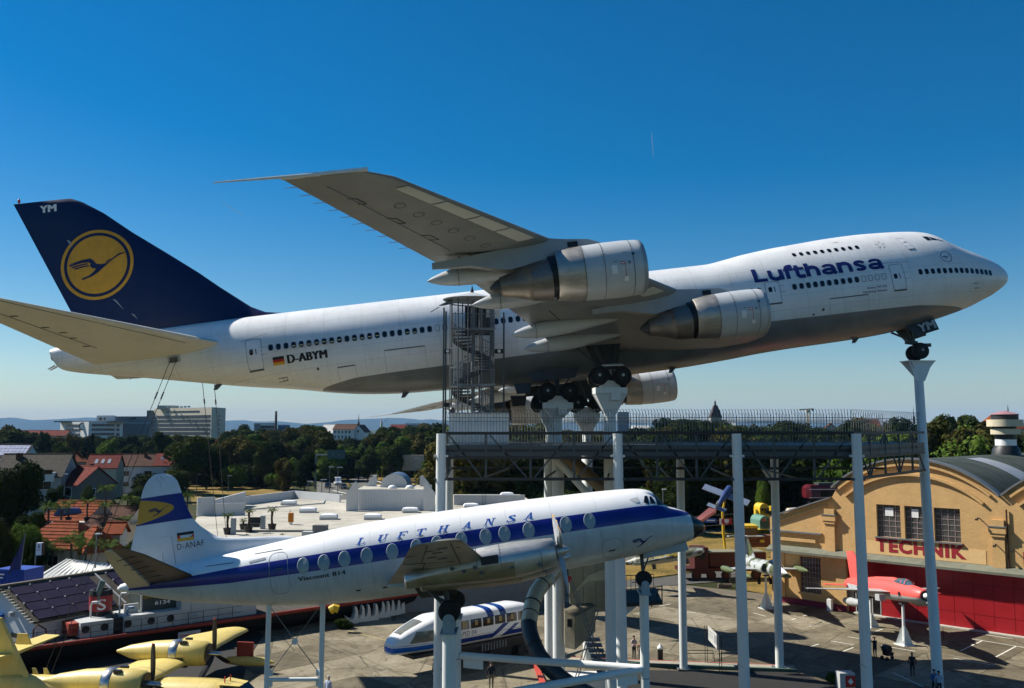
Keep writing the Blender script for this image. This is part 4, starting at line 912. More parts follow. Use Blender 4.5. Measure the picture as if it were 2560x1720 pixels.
VH = Hull([(0, -.66), (.05, -.52), (.16, -.42), (.49, -.17), (.76, .06), (1.18, .30), (1.65, .50), (1.85, .80), (2.1, 1.12), (2.31, 1.25), (2.71, 1.36), (3.3, 1.43), (4.7, 1.51), (6.5, 1.57), (9, 1.63), (13.6, 1.65), (15.4, 1.60), (17, 1.50), (20, 1.27), (23, 1.0), (24.6, .72), (25.45, .44)],
          [(0, -.70), (.05, -.84), (.28, -1.0), (.63, -1.16), (1.11, -1.27), (2, -1.38), (3, -1.46), (4.7, -1.55), (6.1, -1.61), (9, -1.64), (13, -1.65), (15.75, -1.60), (17, -1.51), (18.4, -1.36), (20.1, -1.06), (21.9, -.70), (23.5, -.32), (24.5, 0), (25.3, .30), (25.45, .38)],
          [(0, .04), (.16, .36), (.5, .66), (1.18, 1.0), (2, 1.27), (3, 1.46), (4.7, 1.58), (6, 1.62), (16, 1.62), (18, 1.50), (20, 1.22), (22, .86), (24, .46), (25.45, .06)],
          [(0, -.68), (1, -.42), (2.5, -.15), (4, 0), (15, 0), (18, .08), (21, .24), (25.45, .41)])
VH.loft([0, .03, .08, .16, .3, .5, .75, 1.0, 1.2, 1.4, 1.6, 1.7, 1.8, 1.9, 2.0, 2.1, 2.2, 2.35, 2.6] + [2.9 + .45 * k for k in range(49)] + [24.7, 25.0, 25.25, 25.45], 64).ob('fuselage', m_vskin, prop, 60)
oval = [(.235 * math.cos(a), .315 * math.sin(a)) for a in [2 * math.pi * k / 24 for k in range(24)]]
for s, z in ((17.31, .20), (16.44, .2), (15.58, .22), (14.65, .22), (13.58, .23), (12.56, .26), (11.69, .27), (10.67, .28), (9.64, .27), (8.84, .27), (7.81, .26), (6.22, .27), (5.2, .28)):
    w = skin_patch(VH, 'oval_window', s, z, oval, m_vglass, prop, .02, s_ref=0.0)
    n = len(oval); vs = [VH.P(s + a * 1.07, z + b * 1.06, .012) for a, b in oval] + [VH.P(s + a, z + b, .022) for a, b in oval]
    MB().add(vs, [(i, (i + 1) % n, n + (i + 1) % n, n + i) for i in range(n)]).ob('window_rim', m_rimw, w)
# slab serif italic capitals, spaced out along the roof
def serif(ch):
    B = lambda x0, x1, y0, y1: [(x0, y0), (x1, y0), (x1, y1), (x0, y1)]
    S = [] ; t_, k, sf = .20, .09, .09
    if ch == 'L': S = [B(.18, .18 + t_, 0, 1), B(.05, .5, 1 - k, 1), B(.05, .85, 0, k), B(.76, .85, 0, .32)]
    if ch == 'U': S = [B(.15, .15 + t_, .25, 1), B(.02, .46, 1 - k, 1), B(.74, .74 + k, .25, 1), B(.62, .95, 1 - k, 1), [(.15, .27), (.35, .27), (.42, .12), (.5, .0), (.32, .02), (.2, .12)], [(.5, 0), (.42, .12), (.6, .12), (.74, .27), (.83, .27), (.72, .06)]]
    if ch == 'F': S = [B(.18, .18 + t_, 0, 1), B(.05, .55, 0, k), B(.05, .92, 1 - k, 1), B(.84, .92, .72, 1), B(.38, .7, .48, .48 + k), B(.62, .7, .38, .66)]
    if ch == 'T': S = [B(.40, .40 + t_, 0, 1), B(.25, .75, 0, k), B(.05, .95, 1 - k, 1), B(.05, .13, .70, 1), B(.87, .95, .70, 1)]
    if ch == 'H': S = [B(.12, .12 + t_, 0, 1), B(.68, .68 + t_, 0, 1), B(.02, .42, 0, k), B(.58, .98, 0, k), B(.02, .42, 1 - k, 1), B(.58, .98, 1 - k, 1), B(.32, .68, .46, .46 + k)]
    if ch == 'A': S = [[(.10, 0), (.19, 0), (.52, .86), (.46, 1)], [(.62, 0), (.86, 0), (.58, 1), (.46, 1)], B(0, .32, 0, k), B(.52, .98, 0, k), B(.28, .7, .28, .28 + k)]
    if ch == 'N': S = [B(.13, .22, 0, 1), B(.76, .85, 0, 1), [(.13, 1), (.38, 1), (.85, 0), (.70, 0)], B(.02, .36, 0, k), B(.62, .98, 1 - k, 1), B(.02, .3, 1 - k, 1)]
    if ch == 'S': S = [[(.2, .62), (.12, .78), (.2, .93), (.45, 1), (.8, .97), (.76, .72), (.68, .72), (.66, .86), (.5, .92), (.38, .84)], [(.2, .62), (.38, .84), (.42, .70), (.86, .42), (.66, .22), (.55, .42)], [(.86, .42), (.90, .2), (.7, .02), (.4, 0), (.1, .03), (.12, .3), (.2, .3), (.25, .14), (.45, .08), (.66, .22)]]
    return S
mbL = MB()
for ch, s0 in zip('LUFTHANSA', (15.10, 14.24, 13.40, 12.62, 11.66, 10.62, 9.68, 8.74, 7.96)):
    for poly in serif(ch):
        bm = bmesh.new(); bm.faces.new([bm.verts.new((a, b, 0)) for a, b in poly]); bmesh.ops.triangulate(bm, faces=bm.faces); bm.verts.index_update()
        mbL.add([VH.P(s0 - (v.co.x * .42 + v.co.y * .16), .72 + v.co.y * .27, .014) for v in bm.verts], [tuple(v.index for v in f.verts) for f in bm.faces]); bm.free()
mbL.ob('airline_lettering', mat('lettering_royal_blue', (0.012, 0.085, 0.42), 0.4), prop)
VH.text('type_lettering', fat(fit2d(text2d('Viscount 814', 1, 0, 0, 1.04, .3), 1.98, .17), .010), 17.58, -.40, m_black, prop, .012)
crane('nose_emblem', lambda a, b: VH.P(3.05 - a, -.88 + b, .014), .48 / 182, m_blue, prop)
for pts in ([(2.72, .70), (2.60, .97), (2.47, .98), (2.50, .58)], [(2.43, .60), (2.40, .93), (2.29, .92), (2.19, .58)]):
    plate_poly('cockpit_window', VH, pts, m_glass, prop, .015)
for side in (1, -1):
    P4 = [VH.P(2.22, .95, .02, side), VH.P(2.13, .56, .02, side), VH.P(1.86, .56, .03, side), VH.P(2.08, 1.0, .02, side)]
    MB().add(P4, [(0, 1, 2, 3)]).ob('windscreen', m_glass, prop)
plate_poly('roof_patch', VH, [(3.32, .92), (2.95, .98), (2.90, .74), (3.05, .72)], mat('patch_grey', (0.5, 0.5, 0.5), 0.6), prop)
def outline(h, s, z, w, hh, name, m, par, r=.35, wd=.02):
    return h.strip(name, [(s + a, z + b) for a, b in rrect(w, hh, r, 4)], wd, m, par, .012, True, .12)
outline(VH, 18.35, .05, .78, 1.7, 'cabin_door', m_lineg, prop); outline(VH, 4.35, -1.0, .95, .8, 'hold_door', m_lineg, prop)
VH.strip('door_handle', [(18.5, .22), (18.15, .22)], .05, m_line, prop); VH.strip('door_handle', [(4.55, -1.1), (4.25, -1.08)], .05, m_black, prop)
VH.strip('roof_rail', [(19.4, .99), (18.2, 1.02)], .03, m_line, prop); VH.strip('roof_rail', [(21.5, .78), (20.3, .76)], .03, m_line, prop)
VH.strip('door_gutter', [(19.6, .67), (18.9, .74)], .09, m_lineg, prop)
for s in (13.3, 12.4, 11.4): VH.strip('antenna_base', [(s, .66), (s - .18, .70)], .05, m_line, prop)
for s, z in ((15.2, -1.14), (14.1, -1.18), (13.4, -1.14)): VH.strip('drain_slot', [(s + .09, z), (s - .09, z)], .06, m_black, prop)
MB().prism([(-1.05, .30, -1.22), (-2.95, .42, -1.44), (-3.0, .42, -1.66), (-1.0, .30, -1.58)], (0, -.72, 0)).ob('nose_gear_bay_door', mat('belly_grey', (0.36, 0.38, 0.38), 0.4, var=.2), prop)
# fin
vle = spl([.6, 1.3, 1.52, 1.93, 2.22, 2.54, 2.9, 3.48, 4.1, 4.63, 4.9, 5.05], [17.0, 17.3, 17.9, 20.99, 21.46, 21.84, 22.13, 22.36, 22.54, 22.69, 22.92, 23.25])
vte = spl([.6, 2.07, 2.9, 4.08, 4.56, 4.86, 5.05], [25.2, 24.83, 24.58, 24.31, 24.14, 23.93, 23.66])
def vfy(s, z):
    le, te = vle(z), vte(z); q = min(max((s - le) / (te - le), 0), 1)
    return float(np.interp(q, [a for a, b in SYM[::-1]], [b for a, b in SYM[::-1]])) * min(.055 * (te - le), .16) * (0.35 if z > 4.95 else 1)
rings = []
for z in (.6, 1.0, 1.3, 1.45, 1.6, 1.8, 1.93, 2.1, 2.22, 2.54, 2.9, 3.2, 3.48, 3.8, 4.1, 4.4, 4.63, 4.8, 4.9, 4.99, 5.05):
    le, te = vle(z), vte(z)
    rings.append([(-(le + (te - le) * q), -vfy(le + (te - le) * q, z), z) for q, _ in SYM] + [(-(le + (te - le) * q), vfy(le + (te - le) * q, z), z) for q, _ in SYM[-2:0:-1]])
vfin = MB().loft(rings).ob('fin', m_vfin, prop, 50)
VF = lambda s, z, off: (-s, -(vfy(s, z) + off), z)
crane('fin_bird', lambda a, b: VF(23.55 - a, 3.46 + b, .012), .47 / 182, m_navy, vfin)
fl = MB().add([VF(22.81, 2.0, .012), VF(22.10, 2.0, .012), VF(22.10, 2.37, .012), VF(22.81, 2.37, .012)], [(0, 1, 2, 3)]).ob('flag', m_red, vfin)
for z0, z1, m in ((2.0, 2.125, m_gold), (2.247, 2.37, m_black)): MB().add([VF(22.81, z0, .02), VF(22.10, z0, .02), VF(22.10, z1, .02), VF(22.81, z1, .02)], [(0, 1, 2, 3)]).ob('flag_band', m, vfin)
vs, fs = fit2d(text2d('D-ANAF', 1, -.005, 0, 1.1, .3), 1.16, .25)
MB().add([VF(22.85 - a, 1.66 + b + a * .02, .013) for a, b in vs], fs).ob('registration', m_black, vfin)
for a, b in (((23.52, 2.28), (23.06, 2.30)), ((23.06, 2.30), (22.98, 1.08)), ((23.55, 4.9), (23.5, 1.1))): MB().beam(VF(*a, .008), VF(*b, .008), .018, .01).ob('rudder_gap', m_lineg, vfin)
for side in (1, -1):
    kt = math.tan(R_(15)); z0 = .45
    pl = [(.2, 22.0, 24.0, 24.92), (2.2, 22.32, 23.75, 24.58), (4.4, 22.68, 23.55, 24.12), (5.2, 22.95, 23.5, 23.92), (5.55, 23.25, 23.5, 23.75)]
    secs = [(y, le, hi - le, z0 + kt * (y - .6), 1.15 if y < 5.3 else .5, 0) for y, le, hi, te in pl]
    tp = surf('tailplane', secs, m_vdark, prop, side)
    rings = [[(-hi - .01, -side * y, z0 + kt * (y - .6) + d1), (-te, -side * y, z0 + kt * (y - .6)), (-hi - .01, -side * y, z0 + kt * (y - .6) - d1)] for y, le, hi, te in pl for d1 in ((.09 if y < 3 else .05 if y < 5 else .02),)]
    MB().loft(rings).ob('elevator', mat('elevator_grey', (0.50, 0.49, 0.42), 0.45, var=.15, streak=.2), tp)
    for y in (1.0, 1.7, 2.4, 3.1, 3.8, 4.5): MB().beam((-22.05 - .16 * y - .05, -side * y, z0 + kt * (y - .6) - .02), (-23.75, -side * y, z0 + kt * (y - .6) - .12), .025, .03).ob('rib_line', m_black, tp)
MB().lathe([(0, .05), (.15, .16), (.5, .22), (.9, .1)], (-25.5, 0, .42), (1, 0, 0), 14).ob('tail_cone', m_white, prop, 60)
# wings
kw = math.tan(R_(5.5))
def vwing(y):
    le = 9.45 + .073 * (y - 1.5); te = float(np.interp(y, [1.4, 9.5, 13.6, 14.3], [13.95, 12.52, 11.88, 11.6])); return le, te, -1.05 + kw * (y - 1.5)
for side in (1, -1):
    secs = []
    for y in (.8, 1.5, 4, 7, 9.5, 12, 13.6, 14.1, 14.3):
        le, te, z = vwing(y)
        if y > 13.8: le += (y - 13.7) * .9
        secs.append((y, le, te - le, z, 1.15 if y < 13.9 else .5, 0))
    w = surf('wing', secs, m_vmetal, prop, side)
    def lo(y, f, o=.02):
        le, te, z = vwing(y); c = te - le; q = np.interp(f, [0, .05, .14, .28, .45, .65, .85, 1], [0, -.028, -.042, -.05, -.046, -.032, -.014, 0]); return (-(le + c * f), -side * y, z + 1.15 * c * q - o)
    for a, b in (((14.0, .72), (9.2, .74)), ((9.2, .70), (2, .72)), ((14.0, .22), (8, .25)), ((11.4, .02), (11.4, .98)), ((9.2, .3), (9.2, .98)), ((12.7, .1), (12.7, .7))): MB().beam(lo(*a), lo(*b), .035, .015).ob('panel_gap', m_black, w)
    for y, f in ((12.2, .5), (10.4, .45), (11.0, .6), (13.2, .4)): MB().box(lo(y, f, .02), (.3, .12, .02), .3).ob('inspection_cover', m_line, w)
    MB().prism([(-14.0, -side * 1.55, -1.12), (-12.2, -side * 1.62, -.62), (-11.2, -side * 1.64, -.55), (-11.5, -side * 1.6, -1.3), (-13.2, -side * 1.6, -1.3)], (0, -side * .08, 0)).ob('root_fillet', mat('fillet_blue_grey', (0.45, 0.55, 0.65), 0.35), w)
    for ye, s0, z0 in ((7.0, 6.67, -.69), (3.9, 6.38, -.99)):
        dz = (lambda a: z0)
        prof = [(.55, .40, 0), (.62, .50, 0), (1.1, .56, -.03), (2.1, .645, -.07), (3.2, .62, -.08), (4.4, .52, -.10), (5.4, .36, -.17), (6.0, .26, -.24), (6.05, .2, -.24)]
        rings = [[(-(s0 + a), -side * ye + r * .92 * math.cos(q), z0 + dz_ + r * math.sin(q)) for q in [2 * math.pi * k / 28 for k in range(28)]] for a, r, dz_ in prof]
        e = MB().loft(rings, False, True).ob('engine', m_cowl, prop, 50)
        MB().loft([[(p[0], p[1] * 1.0, p[2]) for p in [(-(s0 + a), -side * ye + r * .93 * math.cos(q), z0 + d2 + r * 1.012 * math.sin(q)) for q in [math.pi + math.pi * (.02 + .96 * k / 16) for k in range(17)]]] for a, r, d2 in prof[3:8]], False, False, closed=False).ob('soot_stained_belly', m_vmetal, e, 50)
        MB().loft([[(-(s0 + .5), -side * ye + r * math.cos(q), z0 + r * math.sin(q)) for q in [2 * math.pi * k / 20 for k in range(20)]] for r in (.40, .28)], False, False).ob('air_intake', m_black, e)
        MB().box((-(s0 + 2.95), -side * (ye + .575), z0 + .06), (.62, .12, .30)).ob('open_panel', m_black, e)
        for a, b, hh in ((3.5, -.12, .12), (3.9, -.2, .1), (3.3, -.35, .08), (2.2, -.32, .07), (1.2, -.38, .08), (4.3, -.05, .1)): MB().box((-(s0 + a), -side * (ye + .55), z0 + b), (.14, .12, hh)).ob('hatch', m_line, e)
        for a in (1.1, 2.55, 3.4, 4.3): MB().loft([[(-(s0 + a + d), -side * ye + r * .935 * math.cos(q), z0 - .07 + r * 1.015 * math.sin(q)) for q in [2 * math.pi * k / 24 for k in range(24)]] for d in (0, .018) for r in (float(np.interp(a, [p[0] for p in prof], [p[1] for p in prof])),)], False, False).ob('cowl_seam', m_line, e)
        sp = MB().lathe([(0, .01), (.06, .07), (.2, .16), (.4, .24), (.58, .27)], (-s0, -side * ye, z0), (-1, 0, 0), 20).ob('spinner', m_cowl, e, 60)
        for k in range(4):
            a = R_(52 + 90 * k + (6 if ye > 5 else 20)); c, q = math.cos(a), math.sin(a); rr = []
            for r, ch, tw in ((.2, .10, 60), (.45, .13, 45), (.8, .15, 32), (1.2, .15, 24), (1.45, .13, 20), (1.53, .07, 18)):
                dx, dt = ch * math.sin(R_(tw)), ch * math.cos(R_(tw)); o = V((-(s0 + .38), -side * ye + c * r, z0 + q * r)); tg = V((0, -q, c)); ax = V((1, 0, 0)); n = (tg * dx - ax * dt).normalized() * .018
                rr.append([o + ax * dx + tg * dt, o + n, o - ax * dx - tg * dt, o - n])
            bl = MB().loft(rr).ob('propeller_blade', mat('blade_grey', (0.32, 0.33, 0.34), 0.35), sp)
            MB().loft([[p + (p - sum(rr[i], V()) / 4) * .12 for p in rr[i]] for i in (4, 5)]).ob('blade_tip', m_yel, bl)
    # main gear under the inner engine
    T = V((-11.43, -side * 3.8, -2.37)); L = MB().tube(T, (-11.5, -side * 3.8, -1.3), .10, .12, 10).beam(T + V((0, 0, .3)), (-12.5, -side * 3.8, -1.35), .12).beam(T, (-12.2, -side * 4.05, -1.4), .07).ob('main_gear', m_strut, prop)
    MB().prism([(-11.0, -side * 3.45, -1.35), (-12.7, -side * 3.45, -1.3), (-12.5, -side * 3.3, -1.75), (-11.1, -side * 3.3, -1.8)], (0, side * .03, 0)).ob('gear_door', m_vdark, prop)
    wv = MB().lathe([(-.14, .2), (-.14, .36), (-.08, .43), (.08, .43), (.14, .36), (.14, .2)], (0, 0, 0), (0, 1, 0), 24).mesh('wheel', m_tyre, 40)
    for dy in (.26, -.26): link('wheel', wv, L, T + V((0, dy, 0)))
T = V((-3.09, 0, -2.5)); L = MB().tube(T, (-3.0, 0, -1.3), .07, .09, 10).beam(T + V((0, 0, .25)), (-2.6, 0, -1.4), .06).ob('nose_gear', m_strut, prop)
wv = MB().lathe([(-.1, .15), (-.1, .28), (-.05, .34), (.05, .34), (.1, .28), (.1, .15)], (0, 0, 0), (0, 1, 0), 20).mesh('wheel', m_tyre, 40)
for dy in (.16, -.16): link('wheel', wv, L, T + V((0, dy, 0)))
# ================================================================ posts, platform, stair tower, slide
m_post = mat('post_white_paint', (0.70, 0.72, 0.70), 0.42, var=0.06, scale=0.8, streak=0.10)
m_steel = mat('platform_dark_steel', (0.055, 0.070, 0.075), 0.5, var=0.3)
m_steel2 = mat('platform_black_steel', (0.018, 0.020, 0.021), 0.5, var=0.3)
m_galv = mat('galvanised_steel', (0.17, 0.18, 0.185), 0.5, 0.3, var=0.2)
m_cable = mat('steel_cable', (0.05, 0.05, 0.05), 0.5, 0.5)
# jumbo jet pedestals
ZDK = 15.9
def pedestal(key, label, rr):
    T = JW(*GEAR[key]); top = T.z - .66; o = thing('jet_pedestal', label, 'support post', (T.x, T.y, 0), R_(4), 'posts carrying the jumbo jet')
    MB().lathe([(-.1, max(rr, .40)), (ZDK, max(rr, .40)), (ZDK + .05, rr), (top - .5, rr)], (0, 0, 0), (0, 0, 1), 28).ob('column', m_post, o, 60)
    hw, hd, hh = {'wr': (1.0, .75, 1.75), 'br': (.95, .6, 1.15), 'wl': (.92, .6, 1.6), 'bl': (.6, .5, 1.2)}[key]; b = rr
    MB().loft([[(-b * .8, -b * .8, top - hh), (b * .8, -b * .8, top - hh), (b * .8, b * .8, top - hh), (-b * .8, b * .8, top - hh)], [(-hw, -hd, top - .42), (hw, -hd, top - .42), (hw, hd, top - .42), (-hw, hd, top - .42)]]).ob('flared_head', m_post, o)
    MB().box((0, 0, top - .2), (hw * 2.04, hd * 2.1, .4)).ob('head_plate', m_post, o)
    MB().prism([(-.72, -.3, top), (.72, -.3, top), (.36, -.3, top + .46), (-.36, -.3, top + .46)], (0, .6, 0)).ob('wheel_cradle', m_post, o)
    MB().box((.25, -.85, top - .55), (.62, .25, .5)).ob('junction_box', m_post, o)
    return o
pedestal('wr', 'thick white post under the nearest front main wheels of the jumbo jet', .39)
pedestal('br', 'thick white post under the rearmost near wheels, behind the spiral slide', .27)
pedestal('wl', 'white flared post under the far forward wheels of the jumbo jet', .32)
pedestal('bl', 'white post hidden deepest among the wheels on the jumbo jet far side', .28)
N = JW(8.03, 0, -5.05); foot = G(2347, 1738); topn = N + V((0, 0, -.66))
o = thing('nose_post', 'slim white leaning post under the nose wheels of the jumbo jet', 'support post', foot)
dn = (topn - foot).normalized()
MB().tube((0, 0, -.2), topn - foot - dn * .1, .345, .315, 28).ob('column', m_post, o, 60)
r0 = topn - foot
MB().box(r0 + V((0, 0, 0)), (2.0, 1.3, .07), R_(8)).ob('top_plate', m_post, o)
for k in range(4):
    a = R_(8 + 45 + 90 * k); d = V((math.cos(a) * 1.25, math.sin(a) * .85, 0))
    MB().prism([r0 + V((0, 0, -.04)), r0 + d + V((0, 0, -.04)), r0 - dn * 1.6], V((-d.y, d.x, 0)).normalized() * .05).ob('gusset', m_post, o)
MB().prism([r0 + V((-.9, -.55, 0)), r0 + V((.9, -.45, 0)), r0 - dn * 1.5 + V((.3, -.3, 0)), r0 - dn * 1.5 + V((-.3, -.3, 0))], (0, .05, 0)).ob('gusset_plate', m_post, o)
# stays of the tail
def cable(a, b, label, r=.022, name='stay_cable', m=None):
    mb = MB().tube(a, b, r, n=6); d = (V(b) - V(a)).normalized(); mb.tube(V(a) + d * 2.2, V(a) + d * 2.7, r * 2.4, n=6)
    return tag(mb.ob(name, m or m_cable), label, 'cable')
cable(JW(59.9, 1.85, .25), G(80, 1758), 'left of the two tail stay cables on the near side')
cable(JW(59.5, 1.9, .18), G(98, 1758), 'right of the two tail stay cables on the near side')
cable(JW(58.6, -.9, -.75), AT(560, 1500, 93), 'left of the two tail stay cables on the far side'); cable(JW(57.8, -.9, -.9), AT(578, 1500, 93), 'right of the two tail stay cables on the far side')
# airliner posts
def clevis(o, z, w, dirx=(1, 0, 0), h=.62):
    P = [(-w, 0), (w, 0), (w, h * .6)] + [(w * math.cos(R_(a)), h * .6 + w * math.sin(R_(a))) for a in range(20, 180, 20)] + [(-w, h * .6)]
    for y in (-.52, .45): MB().prism([(a, y, z + b) for a, b in P], (0, .07, 0)).ob('bracket_plate', mat('bracket_blue_grey', (0.30, 0.38, 0.42), 0.45, var=.1), o)
    MB().box((0, 0, z - .03), (w * 2.8, 1.2, .06)).ob('head_plate', mat('bracket_blue_grey', (0.30, 0.38, 0.42), 0.45), o)
    MB().tube((0, -.6, z + h * .55), (0, .6, z + h * .55), .07, n=10).ob('pin', m_hub, o)
def air_post(s, y, z, rr, label, h=.62, low=.5):
    T = VW(s, y, z); o = thing('airliner_post', label, 'support post', (T.x, T.y, 0), 0, 'posts carrying the propeller airliner')
    MB().tube((0, 0, -.1), (0, 0, T.z - low), rr * 1.02, rr, 28).ob('column', m_post, o, 60); clevis(o, T.z - low, rr * .85, h=h)
    MB().tube((0, 0, 6.3), (0, 0, 6.34), rr * 1.03, n=28).ob('weld_ring', m_lineg, o)
    return o, T
pn, Tn = air_post(11.43, 3.8, -2.37, .27, 'near thick white post under the wing wheels of the propeller airliner', .78, .72)
pf, Tf = air_post(11.43, -3.8, -2.37, .25, 'far white post behind the near wing wheel post', .78, .72)
p3_, T3 = air_post(3.09, 0, -2.5, .20, 'white post under the nose wheel of the propeller airliner', .62, .55)
for a, b, label in ((Tn, T3, 'nearer of two white cross pipes between airliner posts'), (Tf, T3, 'farther of two white cross pipes between airliner posts')):
    a = V((a.x, a.y, 6.45)); b = V((b.x, b.y, 6.7)); d = (b - a).normalized()
    o = MB().tube(a + d * .28, b - d * .21, .165, n=20).ob('cross_pipe', m_post, None, 60); tag(o, label, 'pipe', 'cross pipes between the airliner posts')
    for e in (a + d * .9 + V((0, 0, -.32)), b - d * .9 + V((0, 0, -.32))): MB().box(e, (1.0, .05, .45), math.atan2(d.y, d.x)).ob('gusset', m_post, o)
def rod(a, b, label, r=.03): return tag(MB().tube(a, b, r, n=6).ob('tension_rod', m_post), label, 'tension rod', 'tension rods of the airliner posts')
cp = lambda T, zz: V((T.x, T.y, zz))
rod(cp(Tn, 6.0) + V((.9, 0, 0)), cp(T3, 1.2), 'thin tension rod sloping down from the near wing wheel post'); rod(cp(T3, 5.9) + V((-.5, 0, -.2)), cp(Tn, 2.4), 'thin tension rod sloping down left from the nose wheel post')
# tail trestle
A = VW(19.0, 0.3, 0); B = VW(16.7, 0.3, 0); za, zb = VW(19.0, .3, -1.23).z, VW(16.7, .3, -1.52).z
o = thing('tail_trestle', 'slender white two legged trestle with crossed rods under the airliner tail', 'trestle', (A.x, A.y, 0))
b0 = V((B.x - A.x, B.y - A.y, 0))
MB().tube((-.05, 0, -.1), (0, 0, za), .11, n=14).ob('leg', m_post, o, 60); MB().tube(b0 + V((-.05, 0, -.1)), b0 + V((0, 0, zb)), .11, n=14).ob('leg', m_post, o, 60)
zc = 17 - (1679 - 1072) / 2286 * A.y; MB().tube((0, 0, zc), b0 + V((0, 0, zc)), .09, n=12).ob('cross_bar', m_post, o, 60)
for p, q in (((.1, 0, za - .15), b0 + V((-.1, 0, zc + .25))), (b0 + V((-.1, 0, zb - .1)), (.1, 0, zc + .25)), ((.1, 0, zc - .2), b0 + V((-.1, 0, .6)))): MB().tube(p, q, .018, n=6).ob('cross_rod', m_galv, o)
MB().lathe([(-.04, .13), (.04, .13)], (b0.x / 2, 0, (za + zc) / 2 + .03), (0, 1, 0), 16).ob('rod_plate', m_post, o)
for p in (V((0, 0, 0)), b0):
    for zz in (zc + .28, zc - .15): MB().box(p + V((.12 if p.x == 0 else -.12, 0, zz)), (.22, .05, .26)).ob('gusset', m_post, o)
# viewing platform
Yf, Yb = 52.0, 66.0
fx = lambda u, Y=Yf: (u - 1280) / 2286 * Y
ZT, ZD, ZB = 16.75, 16.08, 14.18
nodes = [fx(u) for u in (1113, 1215, 1326, 1434, 1541, 1640, 1738, 1835, 1931, 2030, 2127)]
plat = thing('viewing_platform', 'long dark steel truss walkway below the jumbo jet', 'platform', (0, 0, 0))
def truss(p0, p1, fr, diag, deck=True):
    p0, p1 = V(p0), V(p1); L = lambda f, z: p0 + (p1 - p0) * f + V((0, 0, z))
    MB().beam(L(0, ZT), L(1, ZT), .16, .16).ob('top_chord', m_steel2, plat); MB().beam(L(0, ZB), L(1, ZB), .16, .16).ob('bottom_chord', m_steel2, plat)
    if deck:
        MB().beam(L(0, ZD - .11), L(1, ZD - .11), .08, .22).ob('deck_edge', m_steel, plat); MB().beam(L(0, ZD - .50), L(1, ZD - .50), .08, .22).ob('deck_beam', m_steel, plat); MB().beam(L(0, ZD - .70), L(1, ZD - .70), .14, .16).ob('deck_beam', m_steel2, plat)
        MB().beam(L(0, ZD - .30), L(1, ZD - .30), .03, .17).ob('deck_web', m_steel2, plat)
    for f in fr[1:-1]: MB().beam(L(f, ZT), L(f, ZB), .11, .11).ob('upright', m_steel, plat)
    for i, d in enumerate(diag):
        a, b = fr[i], fr[i + 1]
        if d == 'R': MB().beam(L(a + .01, ZT - .1), L(b - .01, ZB + .1), .08, .08).ob('diagonal', m_steel, plat)
        else: MB().beam(L(b - .01, ZT - .1), L(a + .01, ZB + .1), .08, .08).ob('diagonal', m_steel, plat)
X0, X1 = nodes[0], nodes[-1]
PR = V((28.3, 63.2, 0)); PBR = V((26.6, Yb, 0)); PBL = V((-4.4, Yb, 0))
truss((X0, Yf, 0), (X1, Yf, 0), [(x - X0) / (X1 - X0) for x in nodes], 'RRLLRRLRLL')
truss((X1, Yf, 0), PR, [0, .2, .4, .6, .8, 1], 'RLRLR')
truss(PBL, PBR, [0, .125, .25, .375, .5, .625, .75, .875, 1], 'RLRLRLRL'); truss((X0, Yf, 0), PBL, [0, .33, .66, 1], 'RLR')
MB().add([(X0 + .05, Yf + .06, ZD - .02), (X1, Yf + .06, ZD - .02), (PR.x, PR.y, ZD - .02), (PBR.x, PBR.y - .06, ZD - .02), (PBL.x + .05, PBL.y - .06, ZD - .02)], [(0, 1, 2, 3, 4)]).ob('deck', m_steel, plat)
for k in range(1, 11):
    x = X0 + (X1 - X0) * k / 11; MB().beam((x, Yf, ZD - .3), (x + .3, Yb, ZD - .3), .12, .35).ob('deck_joist', m_steel2, plat)
for k in range(6): MB().beam((X0 + 2 + 3.6 * k, Yf, ZB), (X0 + 3.6 + 3.6 * k, Yb, ZB), .1).ob('bottom_brace', m_steel2, plat)
for u, lab in ((1105, 'white platform post at the left end, beside the flat roof'), (1541, 'white platform post second from left, behind the airliner nose'), (1835, 'white platform post third from left, right of the airliner nose'), (2131, 'white platform post in front of the left end of the hangar facade')):
    x = fx(u); o = thing('platform_post', lab, 'support post', (x, Yf - .30, 0), 0, 'front posts of the viewing platform')
    MB().tube((-.05 if u < 1280 else .16, 0, -.1), (0, 0, ZT - .02), .315, .27, 28).ob('column', m_post, o, 60)
    for z in (3.9, 8.1, 11.8): MB().tube((0, 0, z), (.03, .01, z + .03), .315 - .0027 * z, n=28).ob('weld_seam', m_lineg, o)
    for z in (ZT - 1.27, ZB): MB().box((0, 0, z), (.78, .3, .12)).ob('collar', m_steel if z == ZB else m_post, o)
for u, lab in ((1694, 'rear platform post standing on the kerb, left one'), (1926, 'rear platform post standing on the kerb beside the camouflaged jet'), (1126, 'rear platform post half hidden behind the left white post'), (2040, 'rear platform post behind the right truss end')):
    D = 67.0 if u != 2040 else 66.0
    if u == 2040: continue
    o = thing('platform_post', lab, 'support post', (fx(u, D), D - .5, 0), 0, 'rear posts of the viewing platform')
    MB().tube((0, 0, -.1), (0, 0, ZD - .1), .29, .28, 28).ob('column', m_post, o, 60)
    MB().box((0, 0, .15), (.95, .95, .06)).ob('base_plate', m_galv, o)
    for bx_ in (-.38, .38):
        for by_ in (-.38, .38): MB().tube((bx_, by_, .15), (bx_, by_, .27), .035, n=6).ob('bolt', m_steel, o)
    for z in (3.2, 6.9, 10.4): MB().tube((0, 0, z), (.03, .01, z + .03), .294, n=24).ob('weld_seam', m_lineg, o)
    if u == 1926: MB().prism([(-.9, 0, ZD - 2.0), (-.25, 0, ZD - 2.0), (.25, 0, ZD - 3.4), (-.15, 0, ZD - 3.4)], (0, .05, 0)).ob('gusset', m_post, o)
